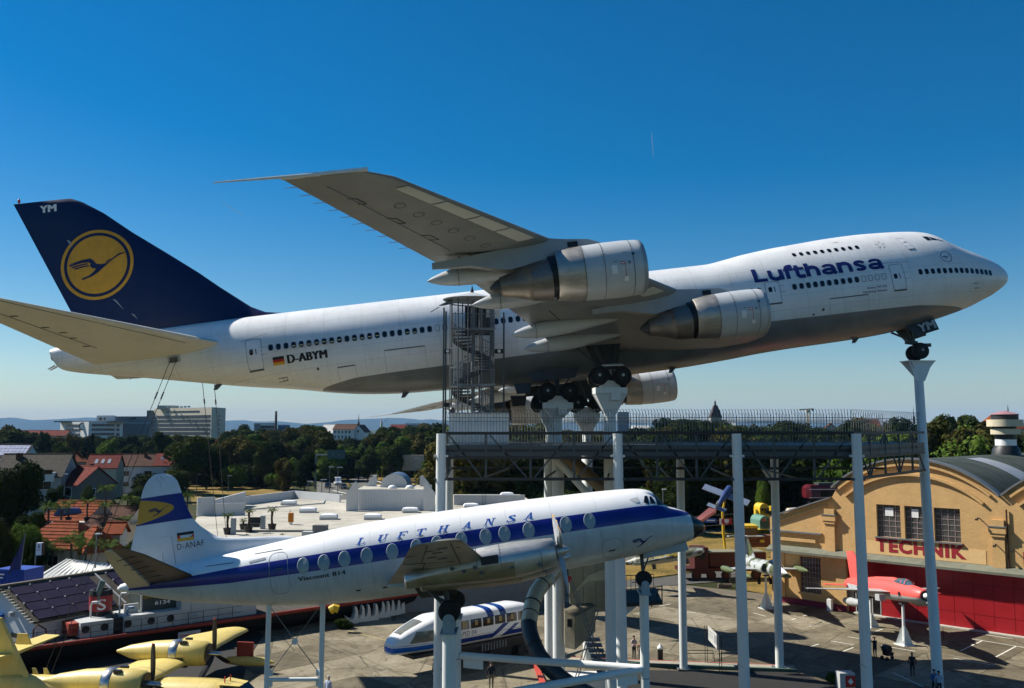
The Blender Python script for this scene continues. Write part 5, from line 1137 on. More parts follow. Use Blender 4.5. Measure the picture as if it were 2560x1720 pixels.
# fences of bent bars
bar = MB().path([(0, 0, 0), (0, 0, 1.72), (-.02, -.03, 1.90), (-.07, -.10, 2.0), (-.13, -.18, 2.02)], .017, 5).mesh('bar', m_galv)
def fence(p0, p1, pitch, label, skip=None):
    p0, p1 = V(p0), V(p1); L = (p1 - p0).length; n = int(L / pitch); d = (p1 - p0) / L
    f = thing('platform_fence', label, 'fence', p0)
    for z in (.12, 1.35, 1.55): MB().tube((0, 0, z), d * L + V((0, 0, z)), .022, n=6).ob('rail', m_galv, f)
    rz = math.atan2(d.y, d.x)
    for k in range(n + 1): link('bar', bar, f, d * (k * L / n), (0, 0, rz))
fence((X0 + .1, Yf + .12, ZD), (X1, Yf + .12, ZD), .176, 'front fence of bent top bars along the viewing platform')
fence((X1, Yf + .12, ZD), (PR.x - .3, PR.y, ZD), .42, 'slanting fence of bent bars leading to the nose post'); fence((PBL.x, Yb - .1, ZD), (PBR.x, Yb - .1, ZD), .19, 'rear fence of bent bars on the far edge of the platform')
# white shed on the deck
o = thing('deck_shed', 'white ribbed low shed at the left end of the viewing platform', 'shed', (X0 + .1, Yf + 1.6, ZD))
zt = 1.80
vs = []; n = 44
for z in (0, zt): vs += [(3.5 * k / n, (.05 if k % 4 < 2 else 0), z) for k in range(n + 1)]
MB().add(vs, [(k, k + 1, n + 2 + k, n + 1 + k) for k in range(n)]).ob('ribbed_wall', m_white, o)
MB().box((1.75, 1.6, zt / 2), (3.48, 2.9, zt)).ob('shed_body', m_white, o); MB().box((1.75, 1.5, zt + .03), (3.56, 3.2, .06)).ob('shed_roof', m_wgrey, o)
MB().lathe([(0, .16), (.25, .16), (.33, .1)], (.1, 1.6, zt + .06), (0, 0, 1), 12).ob('roof_vent', m_black, o)
# spiral stair tower up to the jet door
TW = V((-2.52, 57.2, ZD)); HT = 9.0
st = thing('stair_tower', 'grey steel spiral stair tower under a cone roof beside the jumbo jet', 'stair tower', TW)
MB().tube((.08, 0, 0), (.08, 0, HT), .12, n=14).ob('centre_pole', m_galv, st, 60)
for a in (200, 232, 262, 300, 335, 20, 70, 120): MB().tube((1.32 * math.cos(R_(a)), 1.32 * math.sin(R_(a)), 0), (1.32 * math.cos(R_(a)), 1.32 * math.sin(R_(a)), HT), .05, n=8).ob('column', m_galv, st)
for x in (-1.75, 2.0):
    for y in (-.2, 1.6): MB().beam((x, y, 0), (x, y, HT - .5 - (.3 if x > 0 else 0)), .10).ob('outer_post', m_steel, st)
    for z in (2.4, 5.75): MB().beam((x, -.2, z), (x * .72, -.1, z), .1, .28).ob('bracket', m_steel2, st)
    MB().lathe([(0, .1), (.06, .1)], (x * .86, -.3, 5.75), (0, -1, 0), 10).ob('lamp', m_white, st)
tread = MB().prism([(.12, -.05, 0), (1.22, -.24, 0), (1.25, .24, 0), (.12, .08, 0)], (0, 0, .10)).mesh('tread', m_steel2)
bal = MB().tube((1.28, 0, 0), (1.28, 0, 1.05), .016, n=5).mesh('baluster', m_galv)
hr = []
for k in range(38):
    a = R_(200 + k * 20.0); z = .2 + k * .186
    link('tread', tread, st, (0, 0, z), (0, 0, a)); link('baluster', bal, st, (0, 0, z), (0, 0, a)); link('baluster', bal, st, (0, 0, z), (0, 0, a + R_(10)))
    hr.append((1.28 * math.cos(a), 1.28 * math.sin(a), z + 1.05))
MB().path(hr, .025, 6).ob('handrail', m_galv, st)
MB().loft([[(x * 1.0, y * 1.0, z - .95), (x, y, z - 1.25), (x * .97, y * .97, z - 1.25), (x * .97, y * .97, z - .95)] for x, y, z in hr]).ob('stringer', m_steel2, st)
for z in (7.05, 3.6):
    MB().box((.55, .3, z), (1.6, 1.9, .08)).ob('landing', m_steel, st)
    MB().beam((-1.2, -1.2, z + .95), (1.5, -1.25, z + .95), .04).ob('rail', m_galv, st); MB().beam((-1.2, -1.2, z), (1.5, -1.25, z), .07, .14).ob('edge_beam', m_galv, st)
    for k in range(14): MB().beam((-1.15 + .2 * k, -1.22, z), (-1.15 + .2 * k, -1.22, z + .95), .018).ob('baluster', m_galv, st)
cb = MB().tube((0, 0, 0), (0, 0, HT - .3), .014, n=4).mesh('cage_bar', m_galv)
for k in range(30):
    a = R_(185 + 7 * k); link('cage_bar', cb, st, (1.40 * math.cos(a), 1.40 * math.sin(a), 0))
for z in (1.1, 2.3, 3.5, 4.7, 5.9): MB().path([(1.4 * math.cos(R_(a)), 1.4 * math.sin(R_(a)), z) for a in range(185, 396, 15)], .022, 5).ob('cage_ring', m_galv, st)
MB().box((-.9, .95, 4.0), (.55, .06, 2.4)).ob('back_panel', m_cream, st)
n = 16; rim = [[(1.75 * math.cos(2 * math.pi * k / n), 1.75 * math.sin(2 * math.pi * k / n), HT + z) for k in range(n)] for z in (0, .03)]
MB().lathe([(0, 1.85), (.02, 1.86), (.48, .12), (.5, .03)], (0, 0, HT), (0, 0, 1), 20).ob('cone_roof', m_hub, st)
MB().lathe([(0, .13), (.15, .1), (.48, .01)], (0, 0, HT + .46), (0, 0, 1), 10).ob('finial', m_black, st)
MB().prism([(-2.1, .2, HT - .35), (-1.0, -.6, HT + .05), (-.6, 1.6, HT + .15), (-1.9, 1.8, HT - .1)], (0, 0, .06)).ob('canopy', m_steel, st); MB().beam((-2.1, .3, HT - .4), (-2.6, .0, HT - .75), .05).ob('canopy_arm', m_steel, st)
for k in range(6):
    a = R_(60 * k + 15); MB().beam((1.7 * math.cos(a), 1.7 * math.sin(a), HT - .02), (0, 0, HT + .3), .05).ob('rafter', m_galv, st)
MB().path([(1.45 * math.cos(R_(a)), 1.45 * math.sin(R_(a)), HT - .18) for a in range(0, 361, 20)], .04, 6).ob('roof_ring', m_galv, st)
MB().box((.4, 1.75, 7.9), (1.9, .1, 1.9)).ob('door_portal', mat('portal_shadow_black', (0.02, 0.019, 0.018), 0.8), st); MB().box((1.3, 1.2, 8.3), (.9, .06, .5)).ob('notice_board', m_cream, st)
# sloping slide tubes under the deck
m_tube = metal('slide_stainless', (0.66, 0.57, 0.38), 0.38, 0.25, metal_=0.35)  # golden light on the tube is put into its base colour
m_tubed = mat('slide_dark', (0.020, 0.035, 0.045), 0.35, var=.3)  # lower half of the same tube, in a darker colour
for pts, m, l in ((((1398, 1128, 62), (1440, 1160, 61), (1520, 1232, 60)), mat('slide_brown', (0.25, 0.18, 0.10), 0.45, var=.3), 'brown sloping slide tube under the platform deck'), (((1392, 1150, 59), (1430, 1190, 59), (1478, 1245, 59)), m_post, 'white sloping brace pipe below the platform deck')):
    tag(MB().path([AT(*p) for p in pts], .42 if 'slide' in l else .24, 18).ob('slide_tube' if 'slide' in l else 'brace_pipe', m, None, 60), l, 'tube')
sp = [(1392, 1418), (1376, 1440), (1357, 1459), (1341, 1482), (1331, 1508), (1325, 1535), (1322, 1560), (1326, 1585), (1335, 1612), (1349, 1640), (1370, 1666), (1396, 1690), (1432, 1716), (1480, 1740)]
D = [60, 59.6, 59.2, 58.6, 58, 57.4, 56.8, 56.2, 55.8, 55.4, 55, 54.8, 54.8, 55]
pts = [AT(u, v, d) for (u, v), d in zip(sp, D)]
o = MB().path(pts[:7], .50, 24).ob('spiral_slide', m_tube, None, 60); tag(o, 'silver and dark spiral tube slide curving down from the platform', 'slide')
MB().path(pts[6:], .48, 24).ob('lower_tube', m_tubed, o, 60)
for i in (2, 4, 5, 8, 10): 
    d = (pts[i + 1] - pts[i - 1]).normalized(); MB().tube(pts[i] - d * .04, pts[i] + d * .04, .54 if i in (4,) else .515, n=24).ob('tube_collar', m_steel2, o)
# slide station: metal clad landing cabin with railings
C0 = AT(1470, 1500, 60.5)
ss_ = thing('slide_station', 'tarnished metal clad cabin with black railed landing behind the spiral slide', 'landing cabin', (C0.x, C0.y, 0))
m_clad = metal('station_cladding', (0.42, 0.37, 0.27), 0.4, 0.3, metal_=0.6)
z = lambda v, Y=60.5: EYE - (v - 1072) / 2286 * Y
xx = lambda u, Y=60.5: (u - 1470) / 2286 * Y
for a, b, t_, bt in ((1426, 1458, 1398, 1500), (1459, 1489, 1398, 1506), (1490, 1519, 1398, 1513)): MB().prism([(xx(a), 0, z(bt)), (xx(b), 0, z(bt + 6)), (xx(b), 0, z(t_)), (xx(a), 0, z(t_))], (0, 1.4, 0)).ob('cladding_panel', m_clad, ss_)
MB().prism([(xx(1430), -.06, z(1478)), (xx(1470), -.06, z(1445)), (xx(1518), -.06, z(1440)), (xx(1518), -.06, z(1412)), (xx(1470), -.06, z(1430))], (0, .05, 0)).ob('curved_chute', m_tube, ss_)
MB().prism([(xx(1412), -.5, z(1598)), (xx(1435), -.9, z(1600)), (xx(1435), -.9, z(1524)), (xx(1412), -.5, z(1512))], (0, 1.2, 0)).ob('cabin_side', m_clad, ss_)
MB().prism([(xx(1436), -.9, z(1600)), (xx(1486), -.5, z(1560)), (xx(1486), -.5, z(1502)), (xx(1436), -.9, z(1524))], (0, 1.2, 0)).ob('cabin_front', m_clad, ss_)
MB().prism([(xx(1410), -.5, z(1511)), (xx(1436), -.95, z(1524)), (xx(1488), -.5, z(1502)), (xx(1462), .5, z(1492))], (0, 0, .05)).ob('cabin_roof', m_clad, ss_)
MB().box((xx(1424), -.75, z(1538)), (.36, .1, .5)).ob('cabin_window', m_black, ss_)
MB().prism([(xx(1520), -.6, z(1504)), (xx(1646), -.9, z(1494)), (xx(1646), 1.6, z(1478)), (xx(1520), 1.6, z(1488))], (0, 0, .22)).ob('landing', m_steel2, ss_)
for (ua, va, ub, vb, y) in ((1520, 1462, 1646, 1452, -.75), (1560, 1440, 1640, 1436, 1.5)):
    a, b = V((xx(ua), y, z(va))), V((xx(ub), y, z(vb)))
    MB().beam(a, b, .05).ob('rail', m_steel2, ss_)
    for k in range(13 if y < 0 else 8):
        p = a + (b - a) * k / (12 if y < 0 else 7); MB().beam(p, p + V((0, 0, -1.05)), .03).ob('baluster', m_steel2, ss_)
MB().beam((xx(1646), -.9, z(1494)), (xx(1646), -.9, z(1448)), .06).ob('rail_post', m_steel2, ss_)
for a, b in (((1574, 1442), (1608, 1440)), ((1608, 1440), (1590, 1500)), ((1620, 1500), (1640, 1455))): MB().beam((xx(a[0]), -.8, z(a[1])), (xx(b[0]), -.8, z(b[1])), .05).ob('brace', m_steel2, ss_)
MB().prism([(xx(1520), 0, z(1512)), (xx(1590), 0, z(1504)), (xx(1545), 0, z(1540)), (xx(1520), 0, z(1556))], (0, .1, 0)).ob('bracket', m_post, ss_)
for u0, v0, u1, v1 in ((1418, 1426, 1502, 1650), (1424, 1424, 1508, 1648), (1484, 1500, 1420, 1700), (1490, 1502, 1426, 1702)): MB().tube((xx(u0), -1.6, z(v0)), (xx(u1), -1.6, z(v1)), .035, n=6).ob('lattice_rod', m_galv, ss_)
for k in range(7):
    MB().box((xx(1480 + 5 * k), .2, z(1585 + 13 * k)), (1.0, .9, .05)).ob('step', m_steel2, ss_)
MB().beam((xx(1465), -.3, z(1570)), (xx(1545), -.3, z(1660)), .07).ob('stair_rail', m_steel2, ss_)
MB().prism([(xx(1413), -1.2, z(1608)), (xx(1478), -1.2, z(1590)), (xx(1440), -1.2, z(1606)), (xx(1415), -1.2, z(1618))], (0, .1, 0)).ob('gusset', m_galv, ss_)
tag(MB().prism([AT(1412, 1448, 57.5), AT(1420, 1440, 57.5), AT(1430, 1442, 57.5), AT(1424, 1456, 57.5), AT(1414, 1458, 57.5)], (0, .05, 0)).ob('red_cloth', mat('cloth_red', (0.55, 0.02, 0.015), 0.7)), 'small bright red cloth tied to the rods beside the propeller tips', 'cloth')
# ================================================================ left side: houses, town, works buildings
m_wallw = mat('render_white', (0.62, 0.62, 0.60), 0.8, var=.1, streak=.08)
m_wallg = mat('render_grey', (0.34, 0.34, 0.33), 0.85, var=.15)
m_wallb = mat('render_beige', (0.46, 0.40, 0.30), 0.85, var=.12)
m_conc = mat('concrete_pale', (0.42, 0.40, 0.35), 0.8, var=.12)
m_concd = mat('concrete_dark', (0.20, 0.20, 0.195), 0.8, var=.15)
def tile_mat(name, c, k=3.2):
    t = NT(name); g = t.geo(); o = t.co()
    n = t.noise(1.5, 5, .7, g); w = t.n('TexWave', wave_type='BANDS', bands_direction='X'); w.inputs['Scale'].default_value = k; t.l(o, w.inputs['Vector'])
    w2 = t.n('TexWave', wave_type='BANDS', bands_direction='Y'); w2.inputs['Scale'].default_value = k * .9; t.l(o, w2.inputs['Vector'])
    col = t.ramp(n, [(.3, tuple(a * .6 for a in c)), (.55, c), (.8, tuple(min(1, a * 1.3) for a in c))])
    t.set(col, .85, 0, .2); t.bump(t.math('ADD', w.outputs[1], w2.outputs[1]), .7, .06); return t.m
m_tile = tile_mat('roof_tile_orange', (0.27, 0.060, 0.016)); m_tiler = tile_mat('roof_tile_red', (0.16, 0.024, 0.013)); m_tileb = tile_mat('roof_tile_brown', (0.10, 0.045, 0.028)); m_tileg = tile_mat('roof_tile_grey', (0.085, 0.075, 0.06))
m_frame = mat('window_frame_white', (0.6, 0.6, 0.58), .6)
def house(label, x, y, rz, L, W, ze, zr, mroof, mwall, wins=(), chim=(), sky=(), hip=0.0, over=.35, zb=0.0, name='house', cat='house', courses=0):
    o = thing(name, label, cat, (x, y, zb), rz)
    hw, hl = W / 2, L / 2
    mb = MB().box((0, 0, (ze - zb) / 2), (L, W, ze - zb))
    if not hip: mb.prism([(-hl, -hw, ze - zb), (-hl, hw, ze - zb), (-hl, 0, zr - zb - .1)], (L, 0, 0))
    mb.ob('wall', mwall, o)
    r = MB(); a, b, t_ = ze - zb, zr - zb, .16; k = (b - a) / hw; e = over
    for s in (-1, 1):
        r.prism([(-hl - e, s * (hw + e), a - k * e), (hl + e, s * (hw + e), a - k * e), (hl + e - hip, 0, b), (-hl - e + hip, 0, b)], (0, 0, t_))
    if hip:
        for s in (-1, 1): r.prism([(s * (hl + e), -(hw + e), a - k * e), (s * (hl + e), (hw + e), a - k * e), (s * (hl + e - hip), 0, b)], (0, 0, t_))
    ro = r.ob('roof', mroof, o)
    MB().tube((-hl - e + hip, 0, b + t_), (hl + e - hip, 0, b + t_), .13, n=8).ob('ridge_tile', mroof, ro)
    if courses:
        for s in (-1, 1):
            for i in range(1, courses):
                f = i / courses; yy = s * (hw + e) * (1 - f); zz = a - k * e + (b - a + k * e) * f + t_; hh = (hl + e) - hip * f
                MB().beam((-hh, yy, zz + .02), (hh, yy, zz + .02), .10, .05).ob('tile_course', mroof, ro)
    for cx, cy, cw, ch in chim: MB().box((cx, cy, b + ch / 2 - abs(cy) * k), (cw, cw, ch + .6)).ob('chimney', m_tileb, ro)
    for cx, f, w, h in sky:
        yy = -(hw) * (1 - f); zz = a + (b - a) * f + t_ + .04; MB().box((cx, yy, zz), (w, h, .08), M=Matrix.Rotation(math.atan(k), 3, 'X')).ob('skylight', mat('skylight_glass', (.35, .37, .40), .2), ro)
    for side, u, z, w, h in wins:
        p, d = {'f': (V((u, -hw, z)), (w, .12, h)), 'l': (V((-hl, u, z)), (.12, w, h)), 'r': (V((hl, u, z)), (.12, w, h))}[side]
        f = MB().box(p, (d[0] + .16 * (side == 'f'), d[1] + .16 * (side != 'f'), h + .16)).ob('window', m_frame, o)
        q = V((0, -.04, 0)) if side == 'f' else V((-.04 if side == 'l' else .04, 0, 0))
        for s in (-1, 1):
            dd = (w / 2 - .05, .12, h - .06) if side == 'f' else (.12, w / 2 - .05, h - .06); sh = V((s * w / 4, 0, 0)) if side == 'f' else V((0, s * w / 4, 0))
            MB().box(p + q + sh, dd).ob('pane', m_glass, f)
    return o
def at_px(u, D): return fx(u, D), D
X, Y = at_px(378, 250); house('white twin house, half brown and half red tiled roof, beside the large dark trees', X, Y, R_(9), 15.5, 9, 7.2, 10.0, m_tileb, m_wallw, [('f', -4.5, 5.2, 1.5, 1.3), ('f', 1.0, 5.2, 1.9, 1.3), ('f', 6.0, 5.2, 1.9, 1.3), ('f', -4.5, 2.4, 1.5, 1.2), ('f', 1.5, 2.4, 1.5, 1.2), ('l', -.8, 5.6, .5, 1), ('l', .8, 5.6, .5, 1)], [(-.5, -1, .7, .8), (4.5, -1.5, .7, .8)])
h = bpy.data.objects['house']; r = MB().prism([(2.2, -4.95, 6.95), (8.2, -4.95, 6.95), (8.2, -.15, 10.1), (2.2, -.15, 10.1)], (0, 0, .13)).ob('red_roof_half', m_tiler, h); r.location.z = .12
MB().lathe([(0, .35), (.1, .4), (.12, .36)], (4.3, -3.2, 9.0), (0, -1, .4), 14).ob('satellite_dish', m_white, h)
X, Y = at_px(230, 172); house('house with steep red tiled roof and shade coloured gable, left of the white twin house', X, Y, R_(-38), 7.0, 7.0, 7.0, 9.9, m_tiler, mat('shaded_render', (.13, .125, .115), .85), [('f', 0, 5.5, 2, 1.5), ('r', -1, 5.5, 1.2, 1.2)], [(0, .5, .7, .7)], name='house')  # shade on the gable is put into the wall colour
X, Y = at_px(105, 172); house('grey gabled house with balcony dormer behind the dark trees at left', X, Y, R_(8), 11.5, 10, 8.4, 12.2, m_tileg, m_wallg, [('f', 2.8, 6.8, 2.6, 1.5), ('f', -2, 5.5, 1.5, 1.3)], [(-3, -1, .9, .8)])
h = bpy.data.objects['house.002']; MB().box((2.6, -4.6, 8.3), (4.2, 2.2, 1.6)).ob('balcony', m_wallw, h); MB().box((3.3, -5.5, 9.2), (2.2, .6, .8)).ob('dormer_window', m_glass, h)
X, Y = at_px(272, 232); house('reddish roofed house with two skylights behind the twin house', X, Y, R_(10), 7, 8, 7.4, 10.4, m_tiler, m_wallb, [('f', 1, 5.5, 1.2, 1.2)], (), [(-1.6, .45, .7, 1.6), (-.1, .45, .7, 1.6), (1.4, .45, .7, 1.6)])
X, Y = at_px(206, 300); house('small house with bright orange roof among the dark conifers', X, Y, R_(20), 5, 6, 6.5, 9.3, m_tile, m_wallb, [], [(-1, 0, .6, .6)])
X, Y = at_px(528, 420); house('low orange roofed house below the tall slab block', X, Y, 0, 15, 8, 9.0, 12.0, m_tile, m_wallb)
X, Y = at_px(30, 262); o = house('long house with pale solar panels all over its roof at the left edge', X, Y, R_(2), 13, 8, 9.2, 12.4, m_tileg, m_wallw)
for i in range(12):
    for j in range(3): MB().box((-6 + 1.08 * i, -3.3 + 1.15 * j, 10.05 + .92 * j), (1.0, 1.35, .06), M=Matrix.Rotation(math.atan(.8), 3, 'X')).ob('solar_panel', mat('solar_pale_blue', (.34, .36, .48), .25, var=.2), o)
X, Y = at_px(110, 520); house('long low red roofed block in front of the far hills', X, Y, R_(4), 30, 10, 13.2, 16.0, m_tiler, m_wallb)
X, Y = at_px(225, 124); house('long house with plain orange tiled roof behind two palms', X, Y, R_(-6), 6.8, 7.5, 5.2, 7.2, m_tile, m_wallg, [('f', -1.5, 4.0, 1.2, 1.2), ('f', 1.2, 3.9, 1.0, 1.4)], courses=7)
X, Y = at_px(314, 120); house('dark brown roofed house joined to the right of the orange roof', X, Y, R_(-6), 4.6, 8.5, 4.7, 6.9, m_tileb, m_wallb)
X, Y = at_px(180, 104); house('nearest house with bright orange hipped tile roof beside the palms', X, Y, R_(-10), 7.6, 6.5, 4.2, 6.5, m_tile, m_wallb, [('f', 1, 2.8, 1.2, 1.1)], hip=2.6, courses=8)
X, Y = at_px(252, 103); house('small orange tiled annex with pyramid roof right of the nearest house', X, Y, R_(-35), 3.6, 4.4, 3.9, 6.0, m_tile, m_wallb, hip=1.6, courses=6)
X, Y = at_px(306, 108); house('tiny orange roofed hut behind the tail of the propeller airliner', X, Y, R_(5), 1.6, 2.5, 5.1, 6.0, m_tile, m_wallg)
X, Y = at_px(258, 118); p = MB().prism([(X - 2.2, Y, 4.4), (X + 2.2, Y, 4.4), (X + 1.9, Y + .3, 5.8), (X + .3, Y + .6, 7.6)], (0, .3, 0)).ob('rock_gable', mat('gable_pinkish', (.42, .28, .20), .9, var=.3)); tag(p, 'bare pinkish gable wall between palms and orange roof', 'wall')
# terrace with parked cars beyond the orange roofs
tr = MB().box((fx(285, 122), 122, 5.0), (12, 8, .3)).ob('roof_terrace', m_conc); tag(tr, 'pale flat roof terrace behind the orange roofs', 'roof terrace')
# car builder ------------------------------------------------------------
def car(label, x, y, z, rz, paint, L=4.4, W=1.8, H=1.45, van=False, name='car'):
    o = thing(name, label, 'van' if van else 'car', (x, y, z), rz)
    sd = [(-L / 2, .35), (-L / 2, .8), (-L * .47, .95 if not van else 1.1), (-L * .42, H if not van else H), (L * (.12 if not van else .2), H), (L * (.28 if not van else .36), .95 if not van else 1.1), (L * .48, .78 if not van else .95), (L / 2, .6), (L / 2, .35)]
    r = []
    for yy, k in ((-W / 2, 1.0), (-W * .46, 1.02), (W * .46, 1.02), (W / 2, 1.0)): r.append([(a, yy * (1 if b < 1 else .86), b) for a, b in sd])
    MB().loft(r).ob('body', paint, o, 40)
    for s in (-1, 1): MB().prism([(-L * .38, s * W * .445, .95), (L * .22, s * W * .445, .95), (L * .10, s * W * .425, H - .1), (-L * .36, s * W * .425, H - .1)], (0, s * .03, 0)).ob('side_window', m_glass, o)
    MB().prism([(L * .285, -W * .4, .96), (L * .285, W * .4, .96), (L * .135, W * .36, H - .06), (L * .135, -W * .36, H - .06)], (.03, 0, .02)).ob('windscreen', m_glass, o)
    for s in (-1, 1):
        MB().box((L / 2, s * W * .35, .68), (.08, .35, .16)).ob('headlight', m_white, o); MB().box((-L / 2, s * W * .38, .8), (.06, .22, .2)).ob('tail_light', m_red, o)
        for dx in (-L * .31, L * .31): MB().lathe([(-.1, .2), (-.1, .31), (.1, .31), (.1, .2)], (dx, s * (W / 2 - .08), .31), (0, 1, 0), 16).ob('wheel', m_tyre, o)
    return o
m_carw = mat('car_white', (.7, .7, .7), .3); m_cark = mat('car_black', (.012, .013, .016), .25); m_cars = mat('car_silver', (.42, .44, .46), .3, .4); m_carb = mat('car_blue', (.02, .06, .22), .3); m_carg = mat('car_dark_grey', (.04, .045, .05), .3)
gz = lambda u, v: G(u, v)
p = gz(843, 1213); car('white delivery van waiting at the junction between dark cars', p.x, p.y + 1, 0, R_(-75), m_carw, 5.4, 2.0, 2.3, True, 'delivery_van')
p = gz(820, 1220); car('black car left of the white van at the junction', p.x, p.y, 0, R_(-78), m_cark); p = gz(858, 1222); car('dark car nearest to us at the junction', p.x, p.y, 0, R_(-70), m_carg, 4.7)
p = gz(842, 1193); car('dark grey car behind the white van on the junction', p.x, p.y, 0, R_(-80), m_carg, 4.7); p = gz(1030, 1160); car('dark car far up the curving slip road', p.x, p.y, 0, R_(-30), m_cark)
for (u, v, m, l) in ((203, 1232, m_carw, 'white car parked behind the palms at left'), (215, 1238, m_carb, 'blue car parked beside the white car behind the palms'), (330, 1236, m_carw, 'white car parked left of the striped fin top'), (180, 1234, m_cars, 'silver car parked behind the dark conifer')):
    car(l, fx(u, 124), 124 - (v - 1232) * .3, 5.15, R_(rnd.uniform(-20, 20)), m)
# slab block and office block ------------------------------------------------
def block(name, label, A, B, C, z0, z1, mw, cat='building'):
    o = thing(name, label, cat, (A[0], A[1], 0)); q = lambda p: V((p[0] - A[0], p[1] - A[1], 0))
    a, b, c = q(A), q(B), q(C); d = a + c - b
    MB().prism([a + V((0, 0, z0)), b + V((0, 0, z0)), c + V((0, 0, z0)), d + V((0, 0, z0))], (0, 0, z1 - z0)).ob('wall', mw, o)
    def band(f0, f1, za, zb, m, n=0, face=0, nm='window'):
        s, e = (a, b) if face == 0 else (b, c); dv = e - s; nr = V((dv.y, -dv.x, 0)).normalized()
        for k in range(max(1, n)):
            g0 = f0 + (f1 - f0) * (k + (.06 if n else 0)) / max(1, n); g1 = f0 + (f1 - f0) * (k + 1 - (.06 if n else 0)) / max(1, n)
            p0, p1 = s + dv * g0 + nr * .02, s + dv * g1 + nr * .02
            MB().prism([p0 + V((0, 0, za)), p1 + V((0, 0, za)), p1 + V((0, 0, zb)), p0 + V((0, 0, zb))], nr * .25).ob(nm, m, o)
    return o, band
zy = lambda v, D: EYE - (v - 1072) / 2286 * D
o, bd = block('slab_block', 'tall cream slab block with long window rows behind the trees', at_px(388, 735), at_px(531, 685), at_px(566, 712), 0, zy(1019.5, 700), mat('slab_cream', (.52, .47, .37), .8, var=.08))
m_winblue = mat('window_row_blue', (.035, .045, .06), .2, var=.4, scale=.3)
for k in range(6): bd(.06, .985, zy(1044.5 + 10.4 * k, 695), zy(1038 + 10.4 * k, 695), m_winblue, 22)
bd(.22, .80, zy(1030, 695), zy(1026.5, 695), m_winblue, 12)
bd(-.0, .05, zy(1092, 695), zy(1036, 695), m_concd, 0, 0, 'corner_recess')
for k in range(5): bd(.45, .62, zy(1043 + 10.5 * k, 700), zy(1038 + 10.5 * k, 700), m_glass, 2, 1)
for k in range(5): bd(-.07, .03, zy(1040 + 10.4 * k, 690), zy(1036 + 10.4 * k, 690), m_wallw, 0, 0, 'balcony')
MB().box((14, -8, zy(1017, 700)), (14, 8, 3)).ob('roof_house', m_conc, o)
for k in range(9): MB().box((6 + 4.6 * k, -3 - 5 * k, zy(1018.6, 700) + .3), (1.6, 1.6, 1.2)).ob('roof_vent', m_wallw, o)
MB().box((-3.5, 4, zy(1052, 700) / 2 + 8), (5, 8, zy(1022, 700) - 8)).ob('stair_tower', m_concd, o)
o, bd = block('office_block', 'long white office block with dark flat roof edge and round emblem, at left', at_px(155, 600), at_px(226, 575), at_px(311, 610), 0, zy(1055, 590), m_wallw)
for k in range(3): bd(.24, .72, zy(1067 + 11 * k, 590), zy(1061 + 11 * k, 590), m_winblue, 4); bd(.08, .75, zy(1066 + 11 * k, 590), zy(1060 + 11 * k, 590), m_winblue, 9, 1); bd(.80, .90, zy(1067 + 11 * k, 590), zy(1060 + 11 * k, 590), m_winblue, 1, 1)
q = MB().box((0, 0, 0), (41, 26, .8), 0).ob('roof_edge', m_concd, o, None, (20, 4, zy(1054, 590))); q.rotation_euler = (0, 0, R_(8))
e = MB().lathe([(0, 2.0), (.1, 2.0), (.1, 2.6), (0, 2.6)], (fx(213, 580) - o.location.x, -20.6 + .1, zy(1066, 585)), (.33, -.94, 0), 20).ob('round_emblem', m_carg, o); MB().lathe([(0, .05), (.05, 1.9)], (fx(213, 580) - o.location.x, -20.5, zy(1066, 585)), (.33, -.94, 0), 16).ob('emblem_face', m_white, e)
o, bd = block('ward_block', 'dark grey middle block between office block and tall slab', at_px(290, 655), at_px(378, 650), at_px(380, 670), 0, zy(1041, 650), m_concd)
bd(.45, .6, zy(1048, 650), zy(1044, 650), m_glass, 2); bd(.0, 1, zy(1060, 650), zy(1056, 650), m_wallg, 8, 0, 'terrace_rail')
o, bd = block('roof_pavilion', 'small white flat block on top behind the office block', at_px(245, 640), at_px(290, 636), at_px(292, 650), 0, zy(1039, 640), m_wallw); bd(.15, .3, zy(1050, 640), zy(1044, 640), m_glass, 1); bd(.4, .5, zy(1050, 640), zy(1044, 640), m_glass, 1)
# town on the horizon ---------------------------------------------------------
def tower(name, label, u, D, prof, m, cat='tower', n=12):
    o = MB().lathe([(EYE - (v - 1072) / 2286 * D, w * D / 2286 / 2) for v, w in prof], (0, 0, 0), (0, 0, 1), n).ob(name, m, None, 40, (fx(u, D), D, 0)); return tag(o, label, cat)
m_brickd = mat('dark_brick', (.05, .035, .03), .85)
o = tower('factory_chimney', 'tall dark factory chimney on the horizon right of the slab block', 692, 800, [(1100, 8), (1041, 5.6), (1041, 7), (1039, 7), (1039, 5.4), (1028, 5.2)], m_brickd, 'chimney')
o, bd = block('low_works', 'modern grey low building left of the dark chimney', at_px(638, 820), at_px(688, 815), at_px(692, 840), 0, zy(1058, 815), m_concd); bd(.3, 1, zy(1064, 815), zy(1060, 815), m_wallw, 0, 0, 'parapet'); bd(.3, 1, zy(1069, 815), zy(1065, 815), m_glass, 6)
o, bd = block('glass_hall', 'small blue glass roofed building right of the chimney', at_px(697, 830), at_px(727, 830), at_px(728, 850), 0, zy(1062, 830), mat('blue_glass', (.08, .14, .22), .2)); bd(0, 1, zy(1065, 830), zy(1064, 830), m_wallw, 0, 0, 'cornice')
X, Y = at_px(694, 560); house('very long low building with grey roof below the chimney', X, Y, 0, 27, 9, 12.0, 14.5, mat('zinc_roof', (.22, .23, .25), .5), m_wallb, [('f', -12 + 3 * k, 10.6, 1.4, 1.2) for k in range(8)])
X, Y = at_px(835, 600); house('pale roofed gabled convent wing among the trees', X, Y, R_(-6), 12, 12, 14.5, 19.6, mat('pale_roof', (.55, .53, .48), .7), m_wallw, [('f', -4 + 2.6 * k, 13, 1, 1.8) for k in range(4)])
